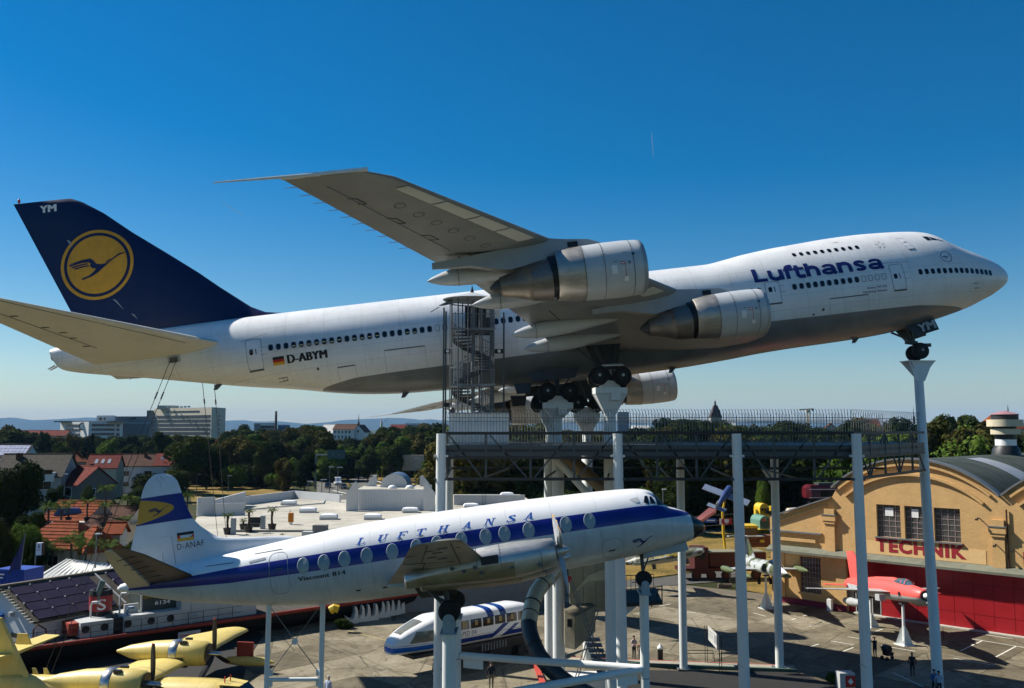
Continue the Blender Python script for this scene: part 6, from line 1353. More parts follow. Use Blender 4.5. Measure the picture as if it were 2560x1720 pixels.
X, Y = at_px(868, 590); house('white convent house with reddish brown roof and window rows', X, Y, R_(-8), 14, 12, 16.6, 19.8, m_tileb, m_wallw, [('f', -5.5 + 2.4 * k, z_, 1, 1.6) for k in range(5) for z_ in (15, 11.8)])
X, Y = at_px(905, 588); o = house('white gabled chapel carrying a thin dark spire', X, Y, R_(70), 8, 9, 15, 19.4, m_tileb, m_wallw, [('l', 0, 15.5, 1.2, 1.6)])
tower('church_spire', 'thin dark church spire above the white convent', 898, 592, [(1066, 6), (1056, 5), (1055, 3), (1034, .3)], m_brickd, 'spire', 8)
tower('dome_tower', 'small pale domed tower far right of the convent spire', 955, 1200, [(1075, 6), (1058, 6), (1055, 4), (1050, 3), (1047, .4)], m_conc, 'tower', 10)
X, Y = at_px(998, 800); house('far house row with red roof right of the convent', X, Y, 0, 13, 9, 17.5, 20.5, m_tiler, m_wallb)
o, bd = block('white_flats', 'stepped white flats on the horizon left of the white post', at_px(1014, 900), at_px(1058, 895), at_px(1075, 920), 0, zy(1058, 895), m_wallw); bd(.1, .95, zy(1064, 895), zy(1062, 895), m_glass, 8); bd(.1, .95, zy(1069, 895), zy(1067, 895), m_glass, 8)
X, Y = at_px(1000, 420); house('orange roofed cottage deep in the wood', X, Y, R_(20), 6, 6, 8.2, 10.6, m_tile, m_wallb)
o, bd = block('high_rise', 'blue glass high rise on the horizon behind the jet wheels', at_px(1543, 1500), at_px(1571, 1500), at_px(1572, 1515), 0, zy(1030, 1500), mat('blue_facade', (.10, .16, .24), .3))
for k in range(8): bd(.02, .98, zy(1034.5 + 3.8 * k, 1500), zy(1032.5 + 3.8 * k, 1500), m_wallg, 0, 0, 'floor_band')
# gate tower with steep roof, tower crane, right hand roofs
o = thing('gate_tower', 'old gate tower with steep dark roof and lantern on the horizon', 'tower', (fx(1787, 700), 700, 0)); w = 26 * 700 / 2286 / 2
MB().box((0, 0, zy(1043, 700) / 2), (2 * w, 2 * w, zy(1043, 700))).ob('wall', m_conc, o)
MB().loft([[(x * w * 1.08, y * w * 1.08, zy(1043, 700)) for x, y in ((-1, -1), (1, -1), (1, 1), (-1, 1))], [(x * w * .30, y * w * .5, zy(1013.5, 700)) for x, y in ((-1, -1), (1, -1), (1, 1), (-1, 1))]]).ob('roof', m_brickd, o)
MB().lathe([(zy(1013.5, 700), .7), (zy(1008, 700), .7), (zy(1007.5, 700), .95), (zy(1003, 700), .3), (zy(998, 700), .05)], (0, 0, 0), (0, 0, 1), 8).ob('lantern', m_brickd, o)
m_crane = mat('crane_pale_yellow', (.55, .45, .28), .6)
o = thing('tower_crane', 'pale yellow tower crane on the horizon above the fence', 'crane', (fx(2018, 800), 800, 0))
for i, j in ((-1, -1), (1, -1), (1, 1), (-1, 1)): MB().beam((i, j, 0), (i, j, zy(1026, 800)), .35).ob('mast_leg', m_crane, o)
for k in range(9): MB().beam((-1, -1, 4 + 3.2 * k), (1, -1, 7 + 3.2 * k), .25).ob('mast_brace', m_crane, o)
MB().box((0, 0, zy(1028, 800)), (3, 3, 2)).ob('cab', m_crane, o); MB().beam((-8, 0, zy(1024.5, 800)), (5, 0, zy(1022.5, 800)), .9, 1.0).ob('jib', m_crane, o); MB().box((4.2, 0, zy(1025, 800)), (1.6, 1.4, 2)).ob('counterweight', m_concd, o)
for u, D, L, ze, zr, rz, mr, mw, l in ((2160, 330, 9, 16.5, 20.2, 4, m_tile, m_wallg, 'red roofed villa behind the platform fence'), (2072, 330, 4.5, 15.5, 18.8, 80, m_tileb, m_wallb, 'yellow gabled house behind the platform fence'), (2100, 345, 6, 15.8, 18.6, 70, m_tileb, m_wallb, 'dark gabled house right of the yellow gable'), (1955, 600, 5, 17.5, 20.5, 40, m_tiler, m_wallb, 'small far house with red pyramid roof'), (2215, 300, 4, 15, 18.5, 60, m_tile, m_wallb, 'orange gabled house between two trees behind the fence'),
                                     (1820, 800, 10, 19, 23, 0, m_wallw, m_wallw, 'white far roofs right of the gate tower'), (1705, 520, 14, 12, 15.5, 0, m_tileb, m_wallb, 'brownish long house below the gate tower trees'), (1600, 800, 16, 17, 20, 8, m_wallw, m_wallw, 'white flat town roofs right of the high rise')):
    X, Y = at_px(u, D); house(l, X, Y, R_(rz), L, 8, ze, zr, mr, mw, [('f', -1, ze - 1.5, 1, 1.2), ('f', 1.2, ze - 1.5, 1, 1.2)])
X, Y = at_px(2500, 330); o = house('big building with large orange roof above the trees at right', X, Y, R_(14), 13, 12, 17.2, 22.3, m_tile, m_wallb, hip=3)
X, Y = at_px(2575, 330); house('long brown roofed wing with dormers at the right edge', X, Y, R_(0), 12, 10, 14.5, 17.6, m_tileb, m_wallb, [('f', -4 + 2 * k, 13, 1.1, 1.4) for k in range(5)])
X, Y = at_px(2400, 335); house('low orange roof strip behind the trees right of the nose post', X, Y, 0, 14, 9, 15, 18.2, m_tile, m_wallb)
tower('roof_turret', 'small dark turret on the big orange roof', 2517, 330, [(1060, 6), (1040, 5), (1034, 7), (1030, 3.5), (1022, 2.5), (1012, .4)], m_brickd, 'turret', 8)
tower('needle_spire', 'needle thin dark spire just left of the nose post', 2281, 900, [(1060, 6), (1042, 5), (1040, 2.6), (1016, .3)], m_brickd, 'spire', 8)
# street furniture --------------------------------------------------------
def lamp(u, v0, v1, D, label, arm=1.0):
    a, b = AT(u, v0, D), AT(u, v1, D); o = thing('street_lamp', label, 'street lamp', (b.x, D, b.z), 0, None)
    MB().tube((0, 0, 0), (0, 0, a.z - b.z), .09, .06, 8).ob('pole', m_galv, o); MB().box((arm * .3, 0, a.z - b.z + .05), (arm, .25, .12)).ob('lamp_head', m_wallw, o)
for u, v0, v1, D, l in ((491, 1186, 1240, 240, 'street lamp standing before the very large dark tree'), (570, 1190, 1232, 245, 'street lamp on the left of the dry meadow'), (804, 1200, 1244, 180, 'thick pale lamp post in front of the road'), (770, 1204, 1240, 185, 'lamp post with shaded foot below the bushy tree'), (823, 1168, 1245, 200, 'tall thin lamp post left of the white van'), (844, 1169, 1245, 195, 'tall thin lamp post right of the white van'), (1037, 1146, 1212, 230, 'street lamp on the dry bank beside the slip road'), (160, 1186, 1240, 150, 'lamp post beside the grey gabled house'), (238, 1336, 1420, 90, 'lamp post between the garden palms'), (1658, 1224, 1275, 130, 'lamp post above the radar nose of the propeller airliner'), (1870, 1208, 1240, 160, 'small white lamp post behind the railway fence')): lamp(u, v0, v1, D, l, 1.2 if D > 150 else .6)
o = thing('sign_gantry', 'dark road sign gantry with three panels over the junction', 'road sign', (fx(793, 262), 262, 0)); zz = zy(1136, 262)
MB().beam((0, 0, 0), (0, 0, zz), .4).ob('post', m_concd, o); MB().beam((0, 0, zz), (8.2, 0, zz), .4).ob('arm', m_conc, o)
for k in range(3): MB().box((4.1 + 1.75 * k, -.3, zz + .1), (1.6, .1, 2.5)).ob('sign_panel', mat('sign_green_blue', (.05, .10, .10), .5), o)
o = MB().box((fx(957, 250), 250, zy(1167, 250)), (.7, .05, .7), 0, M=Matrix.Rotation(R_(45), 3, 'Y')).tube((fx(957, 250), 250.1, 0), (fx(957, 250), 250.1, zy(1167, 250)), .05, n=6).ob('road_sign', mat('sign_yellow', (.55, .35, .04), .5)); tag(o, 'small yellow road sign on the slip road', 'road sign')
o = MB().box((fx(1035, 300), 300, 6), (7, 1, 5)).ob('bridge_wall', m_wallb); tag(o, 'beige concrete wall of the road cutting beside the trees', 'wall')
# ================================================================ works hall, ship, water bomber, flat roof
AX = V((.5, .866, 0)); AN = V((.866, -.5, 0)); RE = V((-38.1, 70, 0))
wh = thing('warehouse', 'white gabled warehouse with dark solar roof behind the tug', 'warehouse', RE, math.atan2(AX.y, AX.x))      # local x along the ridge, -y towards us
MB().prism([(0, -4, 0), (0, 4, 0), (0, 4, 3), (0, 0, 4.9), (0, -4, 3)], (22, 0, 0)).ob('wall', mat('warehouse_white', (.60, .62, .62), .7, var=.06, streak=.06), wh)
rf = MB().prism([(-.3, -4.35, 2.95), (22, -4.35, 2.95), (22, 0, 5.12), (-.3, 0, 5.12)], (0, 0, .14)).prism([(-.3, 4.35, 2.95), (22, 4.35, 2.95), (22, 0, 5.12), (-.3, 0, 5.12)], (0, 0, .14)).ob('roof', m_tileg, wh)
MB().beam((-.5, .05, 5.3), (22, .05, 5.3), .3, .12).ob('ridge_cap', mat('zinc_brown', (.16, .13, .09), .6), rf)
m_pv = mat('solar_panel_violet', (.020, .013, .034), .55, var=.15, spec=.2)
pv = MB().box((0, 0, 0), (1.60, .98, .05)).mesh('solar_panel', m_pv); al = math.atan(2.17 / 4.35)
clip = MB().box((0, 0, 0), (.10, .10, .10)).mesh('panel_clip', m_hub)
for i in range(13):
    for j in range(4):
        if i == 4: continue
        f = (.55 + 1.02 * j); y = -4.35 + f * math.cos(al) * 1.06; z = 2.95 + .14 + (4.35 + y) * math.tan(al) + .10
        link('solar_panel', pv, rf, (.9 + 1.64 * i, y, z), (al, 0, 0)); link('panel_clip', clip, rf, (.08 + 1.64 * i, y + .45, z + .26), (al, 0, 0))
MB().beam((.9 + 1.64 * 4, -4.2, 3.2), (.9 + 1.64 * 4, -.2, 5.2), .12, .08).ob('cable_duct', m_wgrey, rf)
for k in range(13):
    y = -4.2 + .33 * k; MB().box((-.36, y, 3.02 + (4.35 + y) * .5), (.42, .17, .09)).ob('verge_block', mat('verge_beige', (.40, .36, .27), .8), rf)
MB().box((-.2, 1.9, 2.75), (.3, 4.2, .95)).ob('blue_sign', mat('sign_blue', (.015, .10, .42), .45), wh); MB().box((-.18, -1.3, 3.35), (.3, .3, .3)).ob('wall_lamp', m_hub, wh)
MB().box((-.05, -2.2, 1.0), (.14, 1.8, 2.0)).ob('doorway', m_black, wh)
o = MB().prism([AT(78, 1452, 88), AT(300, 1432, 88.5), AT(300, 1414, 95), AT(165, 1400, 95)], (0, 0, .1)).ob('metal_roof', mat('white_metal_roof', (.62, .62, .56), .5)); tag(o, 'low white ribbed metal roof behind the solar roof', 'roof')
for k in range(14):
    a = AT(88 + 15 * k, 1451 - 1.4 * k, 88); b = AT(168 + 9.2 * k, 1400 + 1.0 * k, 95); MB().beam(a + V((0, 0, .12)), b + V((0, 0, .12)), .09, .07).ob('seam', m_wallw, o)
MB().prism([AT(78, 1452, 88), AT(300, 1432, 88.5), AT(300, 1432, 88.5) * 1 + V((0, 0, -1.5)), AT(78, 1452, 88) + V((0, 0, -1.5))], (0, .2, 0)).ob('wall', m_wallg, o)
m_cont = mat('container_blue', (.012, .05, .30), .5, var=.2)
c0 = AT(22, 1462, 80); o = thing('container', 'blue shipping container with small white lettering at the left edge', 'container', (c0.x, c0.y, 0), R_(-12))
MB().box((0, 1.2, (zy(1416, 80)) / 2), (2.9, 2.4, zy(1416, 80))).ob('body', m_cont, o)
for k in range(14): MB().box((-1.4 + .21 * k, -.03, zy(1416, 80) / 2), (.09, .06, zy(1416, 80) - .2)).ob('rib', m_cont, o)
MB().box((-.9, -.08, zy(1428, 80)), (.9, .03, .10)).ob('white_mark', m_white, o); MB().box((-.9, -.08, zy(1436, 80)), (.7, .03, .10)).ob('white_mark', m_white, o)
o = thing('banner_flag', 'dark navy banner hanging from a tilted pole at left', 'flag', AT(46, 1460, 80)); zt = (1460 - 1338) / 2286 * 80
MB().tube((0, 0, 0), (.38, 0, zt), .04, n=8).ob('pole', m_galv, o)
fv = []
for i in range(7):
    for j in range(9):
        z_ = zt * (.96 - .70 * j / 8); x_ = .38 * z_ / zt; w_ = 1.0 * (j / 8) ** .8; fv.append((x_ - w_ * i / 6, .12 * math.sin(i * 1.3 + j * .5), z_ - .25 * i / 6 * (j / 8)))
MB().add(fv, [(i * 9 + j, (i + 1) * 9 + j, (i + 1) * 9 + j + 1, i * 9 + j + 1) for i in range(6) for j in range(8)]).ob('cloth', mat('flag_navy', (.018, .026, .13), .7), o, 60)
o = thing('sign_post', 'white sign box with a dark S shape on a pole behind the warehouse', 'sign', AT(84, 1452, 84)); zt = (1452 - 1360) / 2286 * 84
MB().tube((0, 0, 0), (.1, 0, zt), .05, n=8).ob('pole', m_galv, o); MB().box((.42, 0, zt - .55), (.5, .3, 1.1)).ob('sign_box', m_white, o); MB().box((.72, 0, zt - .55), (.1, .32, 1.1)).ob('side_board', m_tileb, o)
sign_text('lettering', 'S', (.30, -.16, zt - .45), (1, 0, 0), (0, 0, 1), .22, .30, m_black, o); MB().box((.42, -.16, zt - .62), (.3, .02, .05)).ob('small_print', m_red, o)
# ---- tug on the hard
SD = V((.76, .65, 0)).normalized(); SN = V((-SD.y, SD.x, 0)); S0 = V((-33.9, 65.65, -.45)) - SD * 9
tug = thing('tug_boat', 'black hulled tug with red rubbing strake and red funnel, standing on land', 'boat', S0, math.atan2(SD.y, SD.x))     # local x along, y away from us
m_hull = mat('hull_black', (.010, .010, .011), .6, var=.3); m_strake = mat('strake_red', (.28, .035, .018), .7, var=.35, scale=3); m_boot = mat('hull_rust_brown', (.10, .035, .02), .8, var=.4)
LS = 53.0
def hull_ring(x):
    t = max(0, (x - 42) / 11); b = 3.2 * (1 - t ** 2.2) + .05; sh = 2.1 + .9 * t ** 1.5
    return [(x, 3.2 - b, sh), (x, 3.2 - b * .95, 1.5), (x, 3.2 - b * .7, .8), (x, 3.2 - b * .3, .35), (x, 3.2 + b * .3, .35), (x, 3.2 + b * .7, .8), (x, 3.2 + b * .95, 1.5), (x, 3.2 + b, sh)]
MB().loft([hull_ring(x) for x in [0, 6, 14, 24, 34, 40, 43, 45.5, 48, 50, 51.5, 52.5, 53]]).ob('hull', m_hull, tug, 50)
def edge(x, dz=0.0, inn=0.0):
    q = hull_ring(x)[0]; return V((q[0], q[1] + inn, q[2] + dz))
MB().path([edge(x, .02, -.05) for x in [0, 8, 16, 24, 32, 40, 43, 46, 48, 50, 51.5, 52.7]], .16, 8).ob('strake', m_strake, tug, 60)
MB().box((24, 3.2, 2.12), (44, 6.0, .06)).ob('deck', mat('deck_dark', (.05, .045, .04), .8), tug)
def along(u, inn=0.0):           # metres along the tug where photo column u meets its near side
    k = (u - 1280) / 2340; p = S0 + SN * inn
    return (k * p.y - p.x) / (SD.x - k * SD.y)
m_tugw = mat('tug_white', (.46, .47, .46), .6, var=.1, streak=.15); m_tugg = mat('tug_green', (.028, .045, .042), .55, var=.2)
def tbox(u0, u1, inn, dep, z0, z1, m, nm): a, b = along(u0, inn), along(u1, inn); return MB().box(((a + b) / 2, inn + dep / 2, (z0 + z1) / 2), (b - a, dep, z1 - z0)).ob(nm, m, tug)
a = tbox(202, 284, .8, 3.2, 2.1, 3.25, m_tugw, 'deckhouse'); b = tbox(310, 452, .8, 4.2, 2.1, 3.3, m_tugw, 'deckhouse'); c = tbox(452, 640, .9, 4.0, 2.1, 4.0, m_tugw, 'deckhouse'); d = tbox(352, 450, 2.0, 3.0, 3.3, 5.3, m_tugg, 'wheelhouse'); tbox(286, 308, 1.0, 3.5, 2.1, 3.2, m_hull, 'engine_casing')
tbox(345, 456, 1.8, 3.4, 5.3, 5.42, m_hull, 'wheelhouse_roof'); tbox(310, 345, 2.2, .2, 3.3, 3.95, m_tugw, 'life_ring_board')
MB().box((along(196, .9), 2.2, 2.75), (1.1, 1.8, .9)).ob('red_roofed_box', m_strake, tug)
for u in (215, 262, 320, 378, 426): MB().lathe([(0, .05), (.02, .20), (.03, .28), (0, .29)], (along(u, .8), .78, 2.75), (0, -1, 0), 14).ob('porthole', m_black, tug)
for u in (366, 392, 420): x = along(u, 2.0); MB().box((x, 1.98, 4.55), (.7, .06, .65)).ob('wheelhouse_window', m_glass, tug)
for u in (490, 560): x = along(u, .9); MB().box((x, .88, 3.1), (.8, .05, 1.5)).ob('cabin_door', m_wgrey, tug)
fxu = along(256, 2.6)
f = MB().lathe([(3.6, .80), (4.75, .84)], (fxu, 3.2, 0), (0, 0, 1), 28).ob('funnel', mat('funnel_red', (.33, .03, .03), .5, var=.15), tug, 60); MB().lathe([(4.75, .86), (5.15, .80), (5.15, .6), (4.9, .6)], (fxu, 3.2, 0), (0, 0, 1), 28).ob('funnel_top', m_hull, f, 60); MB().lathe([(2.1, .7), (3.6, .8)], (fxu, 3.2, 0), (0, 0, 1), 24).ob('funnel_base', m_hull, f, 60)
vs, fs = fit2d(text2d('S', 1, .01, 0, 1, .1), .62, .82); R0 = .85
aim = math.atan2(-(S0 + SD * fxu + SN * 3.2).normalized().dot(SN), -(S0 + SD * fxu).normalized().dot(SD))
MB().add([(fxu + R0 * math.cos(aim + .12 + (q - .31) / R0), 3.2 + R0 * math.sin(aim + .12 + (q - .31) / R0), 3.72 + w_) for q, w_ in vs], fs).ob('funnel_letter', m_white, f)
MB().path([(fxu - .3, 2.8, 2.1), (fxu - .3, 2.6, 5.2), (fxu - .1, 2.5, 5.9)], .22, 10).ob('exhaust_pipe', mat('pipe_green_grey', (.10, .14, .13), .5), tug); MB().lathe([(2.1, .32), (3.4, .32), (3.5, .2)], (fxu + .2, 1.7, 0), (0, 0, 1), 14).ob('boiler', m_tugg, tug)
for u, z0, z1, inn, m in ((298, 2.1, 5.0, 1.5, m_tugw), (318, 2.6, 3.9, 1.5, mat('vent_blue', (.12, .2, .32), .5)), (352, 3.3, 5.0, 1.7, m_tugw), (226, 3.0, 4.4, 2.6, m_tugw), (478, 2.2, 2.9, .5, m_wgrey)):
    x = along(u, inn); MB().path([(x, inn, z0), (x, inn, z1 - .3), (x + .08, inn - .1, z1 - .05), (x + .4, inn - .3, z1 - .05)], [.07, .07, .10, .12], 10).ob('cowl_vent', m, tug, 60)
for x in [1.2 * k for k in range(2, 26)]:
    if x > along(610): break
    e = edge(x, .1, .15); MB().tube(e, e + V((0, 0, .95)), .025, n=5).ob('rail_post', m_hull, tug)
for dz in (.55, 1.02): MB().path([edge(x, dz, .15) for x in np.arange(2, along(610), 1.2)], .018, 5).ob('rail_wire', m_hull, tug)
MB().path([(along(85, .6), .6, 2.1), (along(85, .6), .6, 3.3), (along(95, .6), .6, 3.6), (along(115, .6), .6, 3.2), (along(122, .6), .6, 2.2)], .06, 8).ob('ladder_arch', m_boot, tug)
x = along(472); MB().box((x, edge(x).y - .14, 1.35), (1.75, .05, .85)).ob('notice_board', mat('board_white', (.50, .50, .50), .6), tug); q = MB().box((x - .1, edge(x).y - .18, 1.5), (1.3, .02, .08)).box((x - .05, edge(x).y - .18, 1.3), (.9, .02, .07)).ob('notice_print', m_red, tug)
for x in (12, 20, 28, 36, 44): MB().box((x, 3.2, .2), (.5, 3.4, .5)).ob('keel_block', m_boot, tug)
sign_text('bow_numbers', '6134', (along(385, 2), 1.96, 3.7), (1, 0, 0), (0, 0, 1), 1.2, .3, m_white, tug)
# ---- yellow water bomber
WB = Matrix.Translation((-19.8, 56.5, 0)) @ Matrix.Rotation(math.atan2(-.169, .986), 4, 'Z')
wbp = thing('water_bomber', 'yellow twin engined flying boat with black propellers, partly cut by the lower edge', 'airplane', M=WB)     # local +x ahead, y to port (away from us)
m_wb = hull_mat('water_bomber_yellow', (.66, .52, .15), (.50, .36, .09), [(-20, -4.5), (20, -4.5)], .45, .95); m_wbs = metal('exhaust_ring_steel', (.55, .55, .54), .25, .3); m_bk = mat('propeller_black', (.012, .012, .014), .4)
fus = [(-13.5, 1.5, .12, .15), (-11, 1.25, .45, .6), (-8, .95, .75, .95), (-4, .6, 1.1, 1.35), (0, .6, 1.25, 1.5), (2, .62, 1.25, 1.5), (3.4, .6, 1.2, 1.42), (4.6, .35, 1.05, 1.0), (6, .1, .6, .6), (6.6, .0, .15, .2)]
def ell(x, z, w, h, n=20): return [(x, w * math.copysign(abs(math.cos(a)) ** .8, math.cos(a)), z + h * math.copysign(abs(math.sin(a)) ** .8, math.sin(a))) for a in [2 * math.pi * k / n for k in range(n)]]
MB().loft([ell(x, z_, w_, h_) for x, z_, w_, h_ in fus]).ob('fuselage', m_wb, wbp, 50)
cw = [[(3.0, s * 1.13, 1.45), (4.35, s * 1.05, 1.15), (3.75, s * .78, 1.93), (3.1, s * .86, 1.97)] for s in (1, -1)]
for q in cw: MB().add(q, [(0, 1, 2, 3)]).ob('cockpit_window', m_glass, wbp)
MB().add([(4.75, .8, 1.12), (4.75, -.8, 1.12), (3.95, -.6, 1.92), (3.95, .6, 1.92)], [(0, 1, 2, 3)]).ob('windscreen', m_glass, wbp); MB().add([(2.6, .85, 2.06), (2.6, -.85, 2.06), (3.97, -.6, 1.96), (3.97, .6, 1.96)], [(0, 1, 2, 3)]).ob('cockpit_roof', m_wb, wbp)
for x, y in ((2.9, -.3), (3.0, .2)): MB().tube((x, y, 2.0), (x, y, 2.4), .035, n=6).ob('antenna', m_red, wbp)
secs = [(y, 1.1 if abs(y) < 10 else 1.35, 3.5 if abs(y) < 10.5 else 2.6, 2.15 + .012 * abs(y), 1.35, 0) for y in (-12, -11.4, -10, -6, 0, 6, 10, 11.4, 12)]
MB().loft([[(-.2 - (sl + c * q[0]), y, z_ + c * q[1] * th) for q in FOIL] for y, sl, c, z_, th, _ in secs]).ob('wing', m_wb, wbp, 50)
for k in range(5): MB().box((-2.3, 8.0 + .6 * k, 2.50), (.5, .18, .03)).ob('walk_mark', mat('mark_olive', (.35, .25, .03), .7), wbp)
for s in (1, -1):
    ye, ze = 3.55 * s, 2.7; dz_ = [(-.2, .62), (-.35, .74), (-1.3, .80), (-2.0, .80), (-2.05, .72), (-2.55, .72), (-2.6, .80), (-4.0, .70), (-5.6, .42), (-6.6, .08)]
    e = MB().lathe([(-a, r) for a, r in dz_], (0, ye, ze), (-1, 0, -.015), 28).ob('engine', m_wb, wbp, 50)
    MB().lathe([(2.05, .775), (2.1, .82), (2.55, .82), (2.6, .775)], (0, ye, ze), (-1, 0, -.015), 28, caps=False).ob('exhaust_ring', m_wbs, e, 50)
    for a in (25, 70, 120, 200, 250, 300): MB().box((-1.72, ye + .80 * math.cos(R_(a)), ze + .80 * math.sin(R_(a))), (.42, .22, .22)).ob('exhaust_stub', m_bk, e)
    MB().lathe([(0.12, .62), (.14, .02)], (0, ye, ze), (-1, 0, 0), 24, caps=False).ob('cowl_opening', m_bk, e)
    sp = MB().lathe([(-.75, .03), (-.6, .13), (-.2, .16), (.15, .2)], (0, ye, ze), (-1, 0, 0), 16).ob('spinner', m_wbs, e, 60)
    for k in range(3):
        a = R_(92 + 120 * k); c, q = math.cos(a), math.sin(a); rr = []
        for r, ch, tw in ((.2, .10, 80), (.6, .17, 78), (1.2, .20, 75), (1.8, .19, 72), (2.15, .15, 70)):
            dx, dt = ch * math.sin(R_(tw)), ch * math.cos(R_(tw)); o_ = V((.2, ye + c * r, ze + q * r)); tg = V((0, -q, c)); ax = V((1, 0, 0)); n_ = (tg * dx - ax * dt).normalized() * .025
            rr.append([o_ + ax * dx + tg * dt, o_ + n_, o_ - ax * dx - tg * dt, o_ - n_])
        bl = MB().loft(rr).ob('propeller_blade', m_bk, sp); MB().loft([rr[-1], [p + V((0, c, q)) * .10 for p in rr[-1]]]).ob('blade_tip', m_strake, bl)
    MB().lathe([(-2.0, .05), (-1.4, .26), (0, .36), (1.2, .28), (2.0, .05)], (-.4, 9.6 * s, .75), (1, 0, 0), 14).ob('wing_float', m_wb, wbp, 60); MB().box((-.6, 9.6 * s, 1.5), (1.2, .15, 1.1)).ob('float_strut', m_strake, wbp)
MB().prism([(-13.3, -.14, 1.4), (-10.2, -.14, 1.6), (-12.4, -.10, 5.2), (-14.0, -.10, 5.2)], (0, .28, 0)).ob('fin', m_wb, wbp)
MB().loft([[(-11.4 - .12 * abs(y), y, 3.0 + t_ * (1 - abs(y) / 7)) if i < 2 else (-13.3 + .02 * abs(y), y, 3.0 + t_ * .3) for i, t_ in enumerate((.12, -.12, -.12, .12))] for y in (-5.4, -2, 0, 2, 5.4)]).ob('tailplane', m_wb, wbp)
MB().prism([(-12.0, 2.4, 3.05), (-13.1, 2.4, 3.05), (-13.1, 2.5, 3.7), (-12.4, 2.5, 3.7)], (0, .1, 0)).ob('auxiliary_fin', m_wb, wbp)
MB().box((-13.2, -.16, 2.35), (1.0, .02, .55)).ob('code_panel', m_bk, wbp); sign_text('code_letter', 'E', (-13.1, -.18, 2.15), (1, 0, 0), (0, 0, 1), .3, .4, m_wb, wbp)
for x, y in ((-9.6, .2), (-9.9, -.3), (-8.9, .3)): MB().prism([(x, y, 1.6), (x - .5, y, 1.6), (x - .6, y, 2.2), (x - .35, y, 2.2)], (0, .05, 0)).ob('blade_antenna', m_wb, wbp)
# ---- flat roofed hall with palms on its terrace
ZR = 7.0; GR_ = lambda u, v: G(u, v, ZR)
t = NT('flat_roof_felt'); g = t.geo(); n1 = t.noise(.12, 6, .7, g); n2 = t.noise(.8, 5, .7, g)
t.set(t.ramp(t.math('MULTIPLY_ADD', n2, .4, t.math('MULTIPLY', n1, .6)), [(.33, (.22, .20, .16)), (.5, (.40, .375, .31)), (.7, (.52, .49, .42))]), .9, 0, .2); m_felt = t.m
fh = thing('flat_roof_hall', 'wide low hall with pale flat roof, skylights and white parapets', 'building', (0, 0, 0))
roof_pts = [(470, 1346), (492, 1292), (560, 1283), (612, 1262), (735, 1243), (850, 1250), (1100, 1236), (1300, 1236), (1345, 1262), (1345, 1330), (905, 1344), (700, 1352)]
poly_sheet('flat_roof', [GR_(*p) for p in roof_pts], ZR, m_felt, fh)
rp = [GR_(*p) for p in roof_pts]
for a, b in zip(rp, rp[1:] + rp[:1]): MB().prism([a, b, V((b.x, b.y, -.1)), V((a.x, a.y, -.1))], (0, .01, 0)).ob('wall', m_concd if a.y < 100 else m_wallw, fh)
def para(pts, h, m, nm='parapet', th=.22):
    for a, b in zip(pts, pts[1:]): MB().beam(GR_(*a) + V((0, 0, h / 2)), GR_(*b) + V((0, 0, h / 2)), th, h).ob(nm, m, fh)
m_par = mat('parapet_white', (.52, .53, .53), .6, var=.08, streak=.08)
para([(612, 1262), (735, 1246), (850, 1256)], 1.1, m_par); para([(492, 1290), (536, 1288)], 2.1, m_par, 'screen_wall'); para([(536, 1288), (612, 1264)], 1.8, m_par, 'screen_wall'); para([(536, 1290), (612, 1287)], 1.4, m_par, 'screen_wall', .15); para([(560, 1330), (840, 1330)], .2, m_concd, 'roof_kerb')
para([(1135, 1262), (1312, 1262)], 1.3, m_par, 'ribbed_wall')
o = bpy.data.objects['ribbed_wall']
for k in range(28):
    p = GR_(1138 + 6.3 * k, 1262); MB().box(p + V((0, -.13, .65)), (.05, .05, 1.25)).ob('rib', m_par, fh)
p = GR_(1210, 1263)
for s in (-.2, .2): MB().beam(p + V((s, -.25, 0)), p + V((s, -.25, 1.7)), .04).ob('ladder_rail', m_steel, fh)
for k in range(6): MB().beam(p + V((-.2, -.25, .2 + .25 * k)), p + V((.2, -.25, .2 + .25 * k)), .03).ob('ladder_rung', m_steel, fh)
dome = [MB().loft([[(1.0 * x, .8 * y, .28) for x, y in ((-1, -1), (1, -1), (1, 1), (-1, 1))], [(.85 * x, .65 * y, .52) for x, y in ((-1, -1), (1, -1), (1, 1), (-1, 1))], [(.4 * x, .3 * y, .62) for x, y in ((-1, -1), (1, -1), (1, 1), (-1, 1))]]).mesh('skylight', m_white), MB().box((0, 0, .14), (1.9, 1.5, .28)).mesh('skylight_base', m_wgrey)]
for u, v in ((722, 1262), (770, 1281), (822, 1298), (932, 1298), (1026, 1281), (1178, 1270), (1268, 1241)):
    s = link('skylight', dome[0], fh, GR_(u, v), (0, 0, .1)); link('skylight_base', dome[1], s)
MB().path([GR_(618, 1276) + V((0, 0, .1)), GR_(735, 1266) + V((0, 0, .1)), GR_(808, 1260) + V((0, 0, .1)), GR_(812, 1252) + V((0, 0, .1))], .08, 6).ob('roof_pipe', m_wgrey, fh)
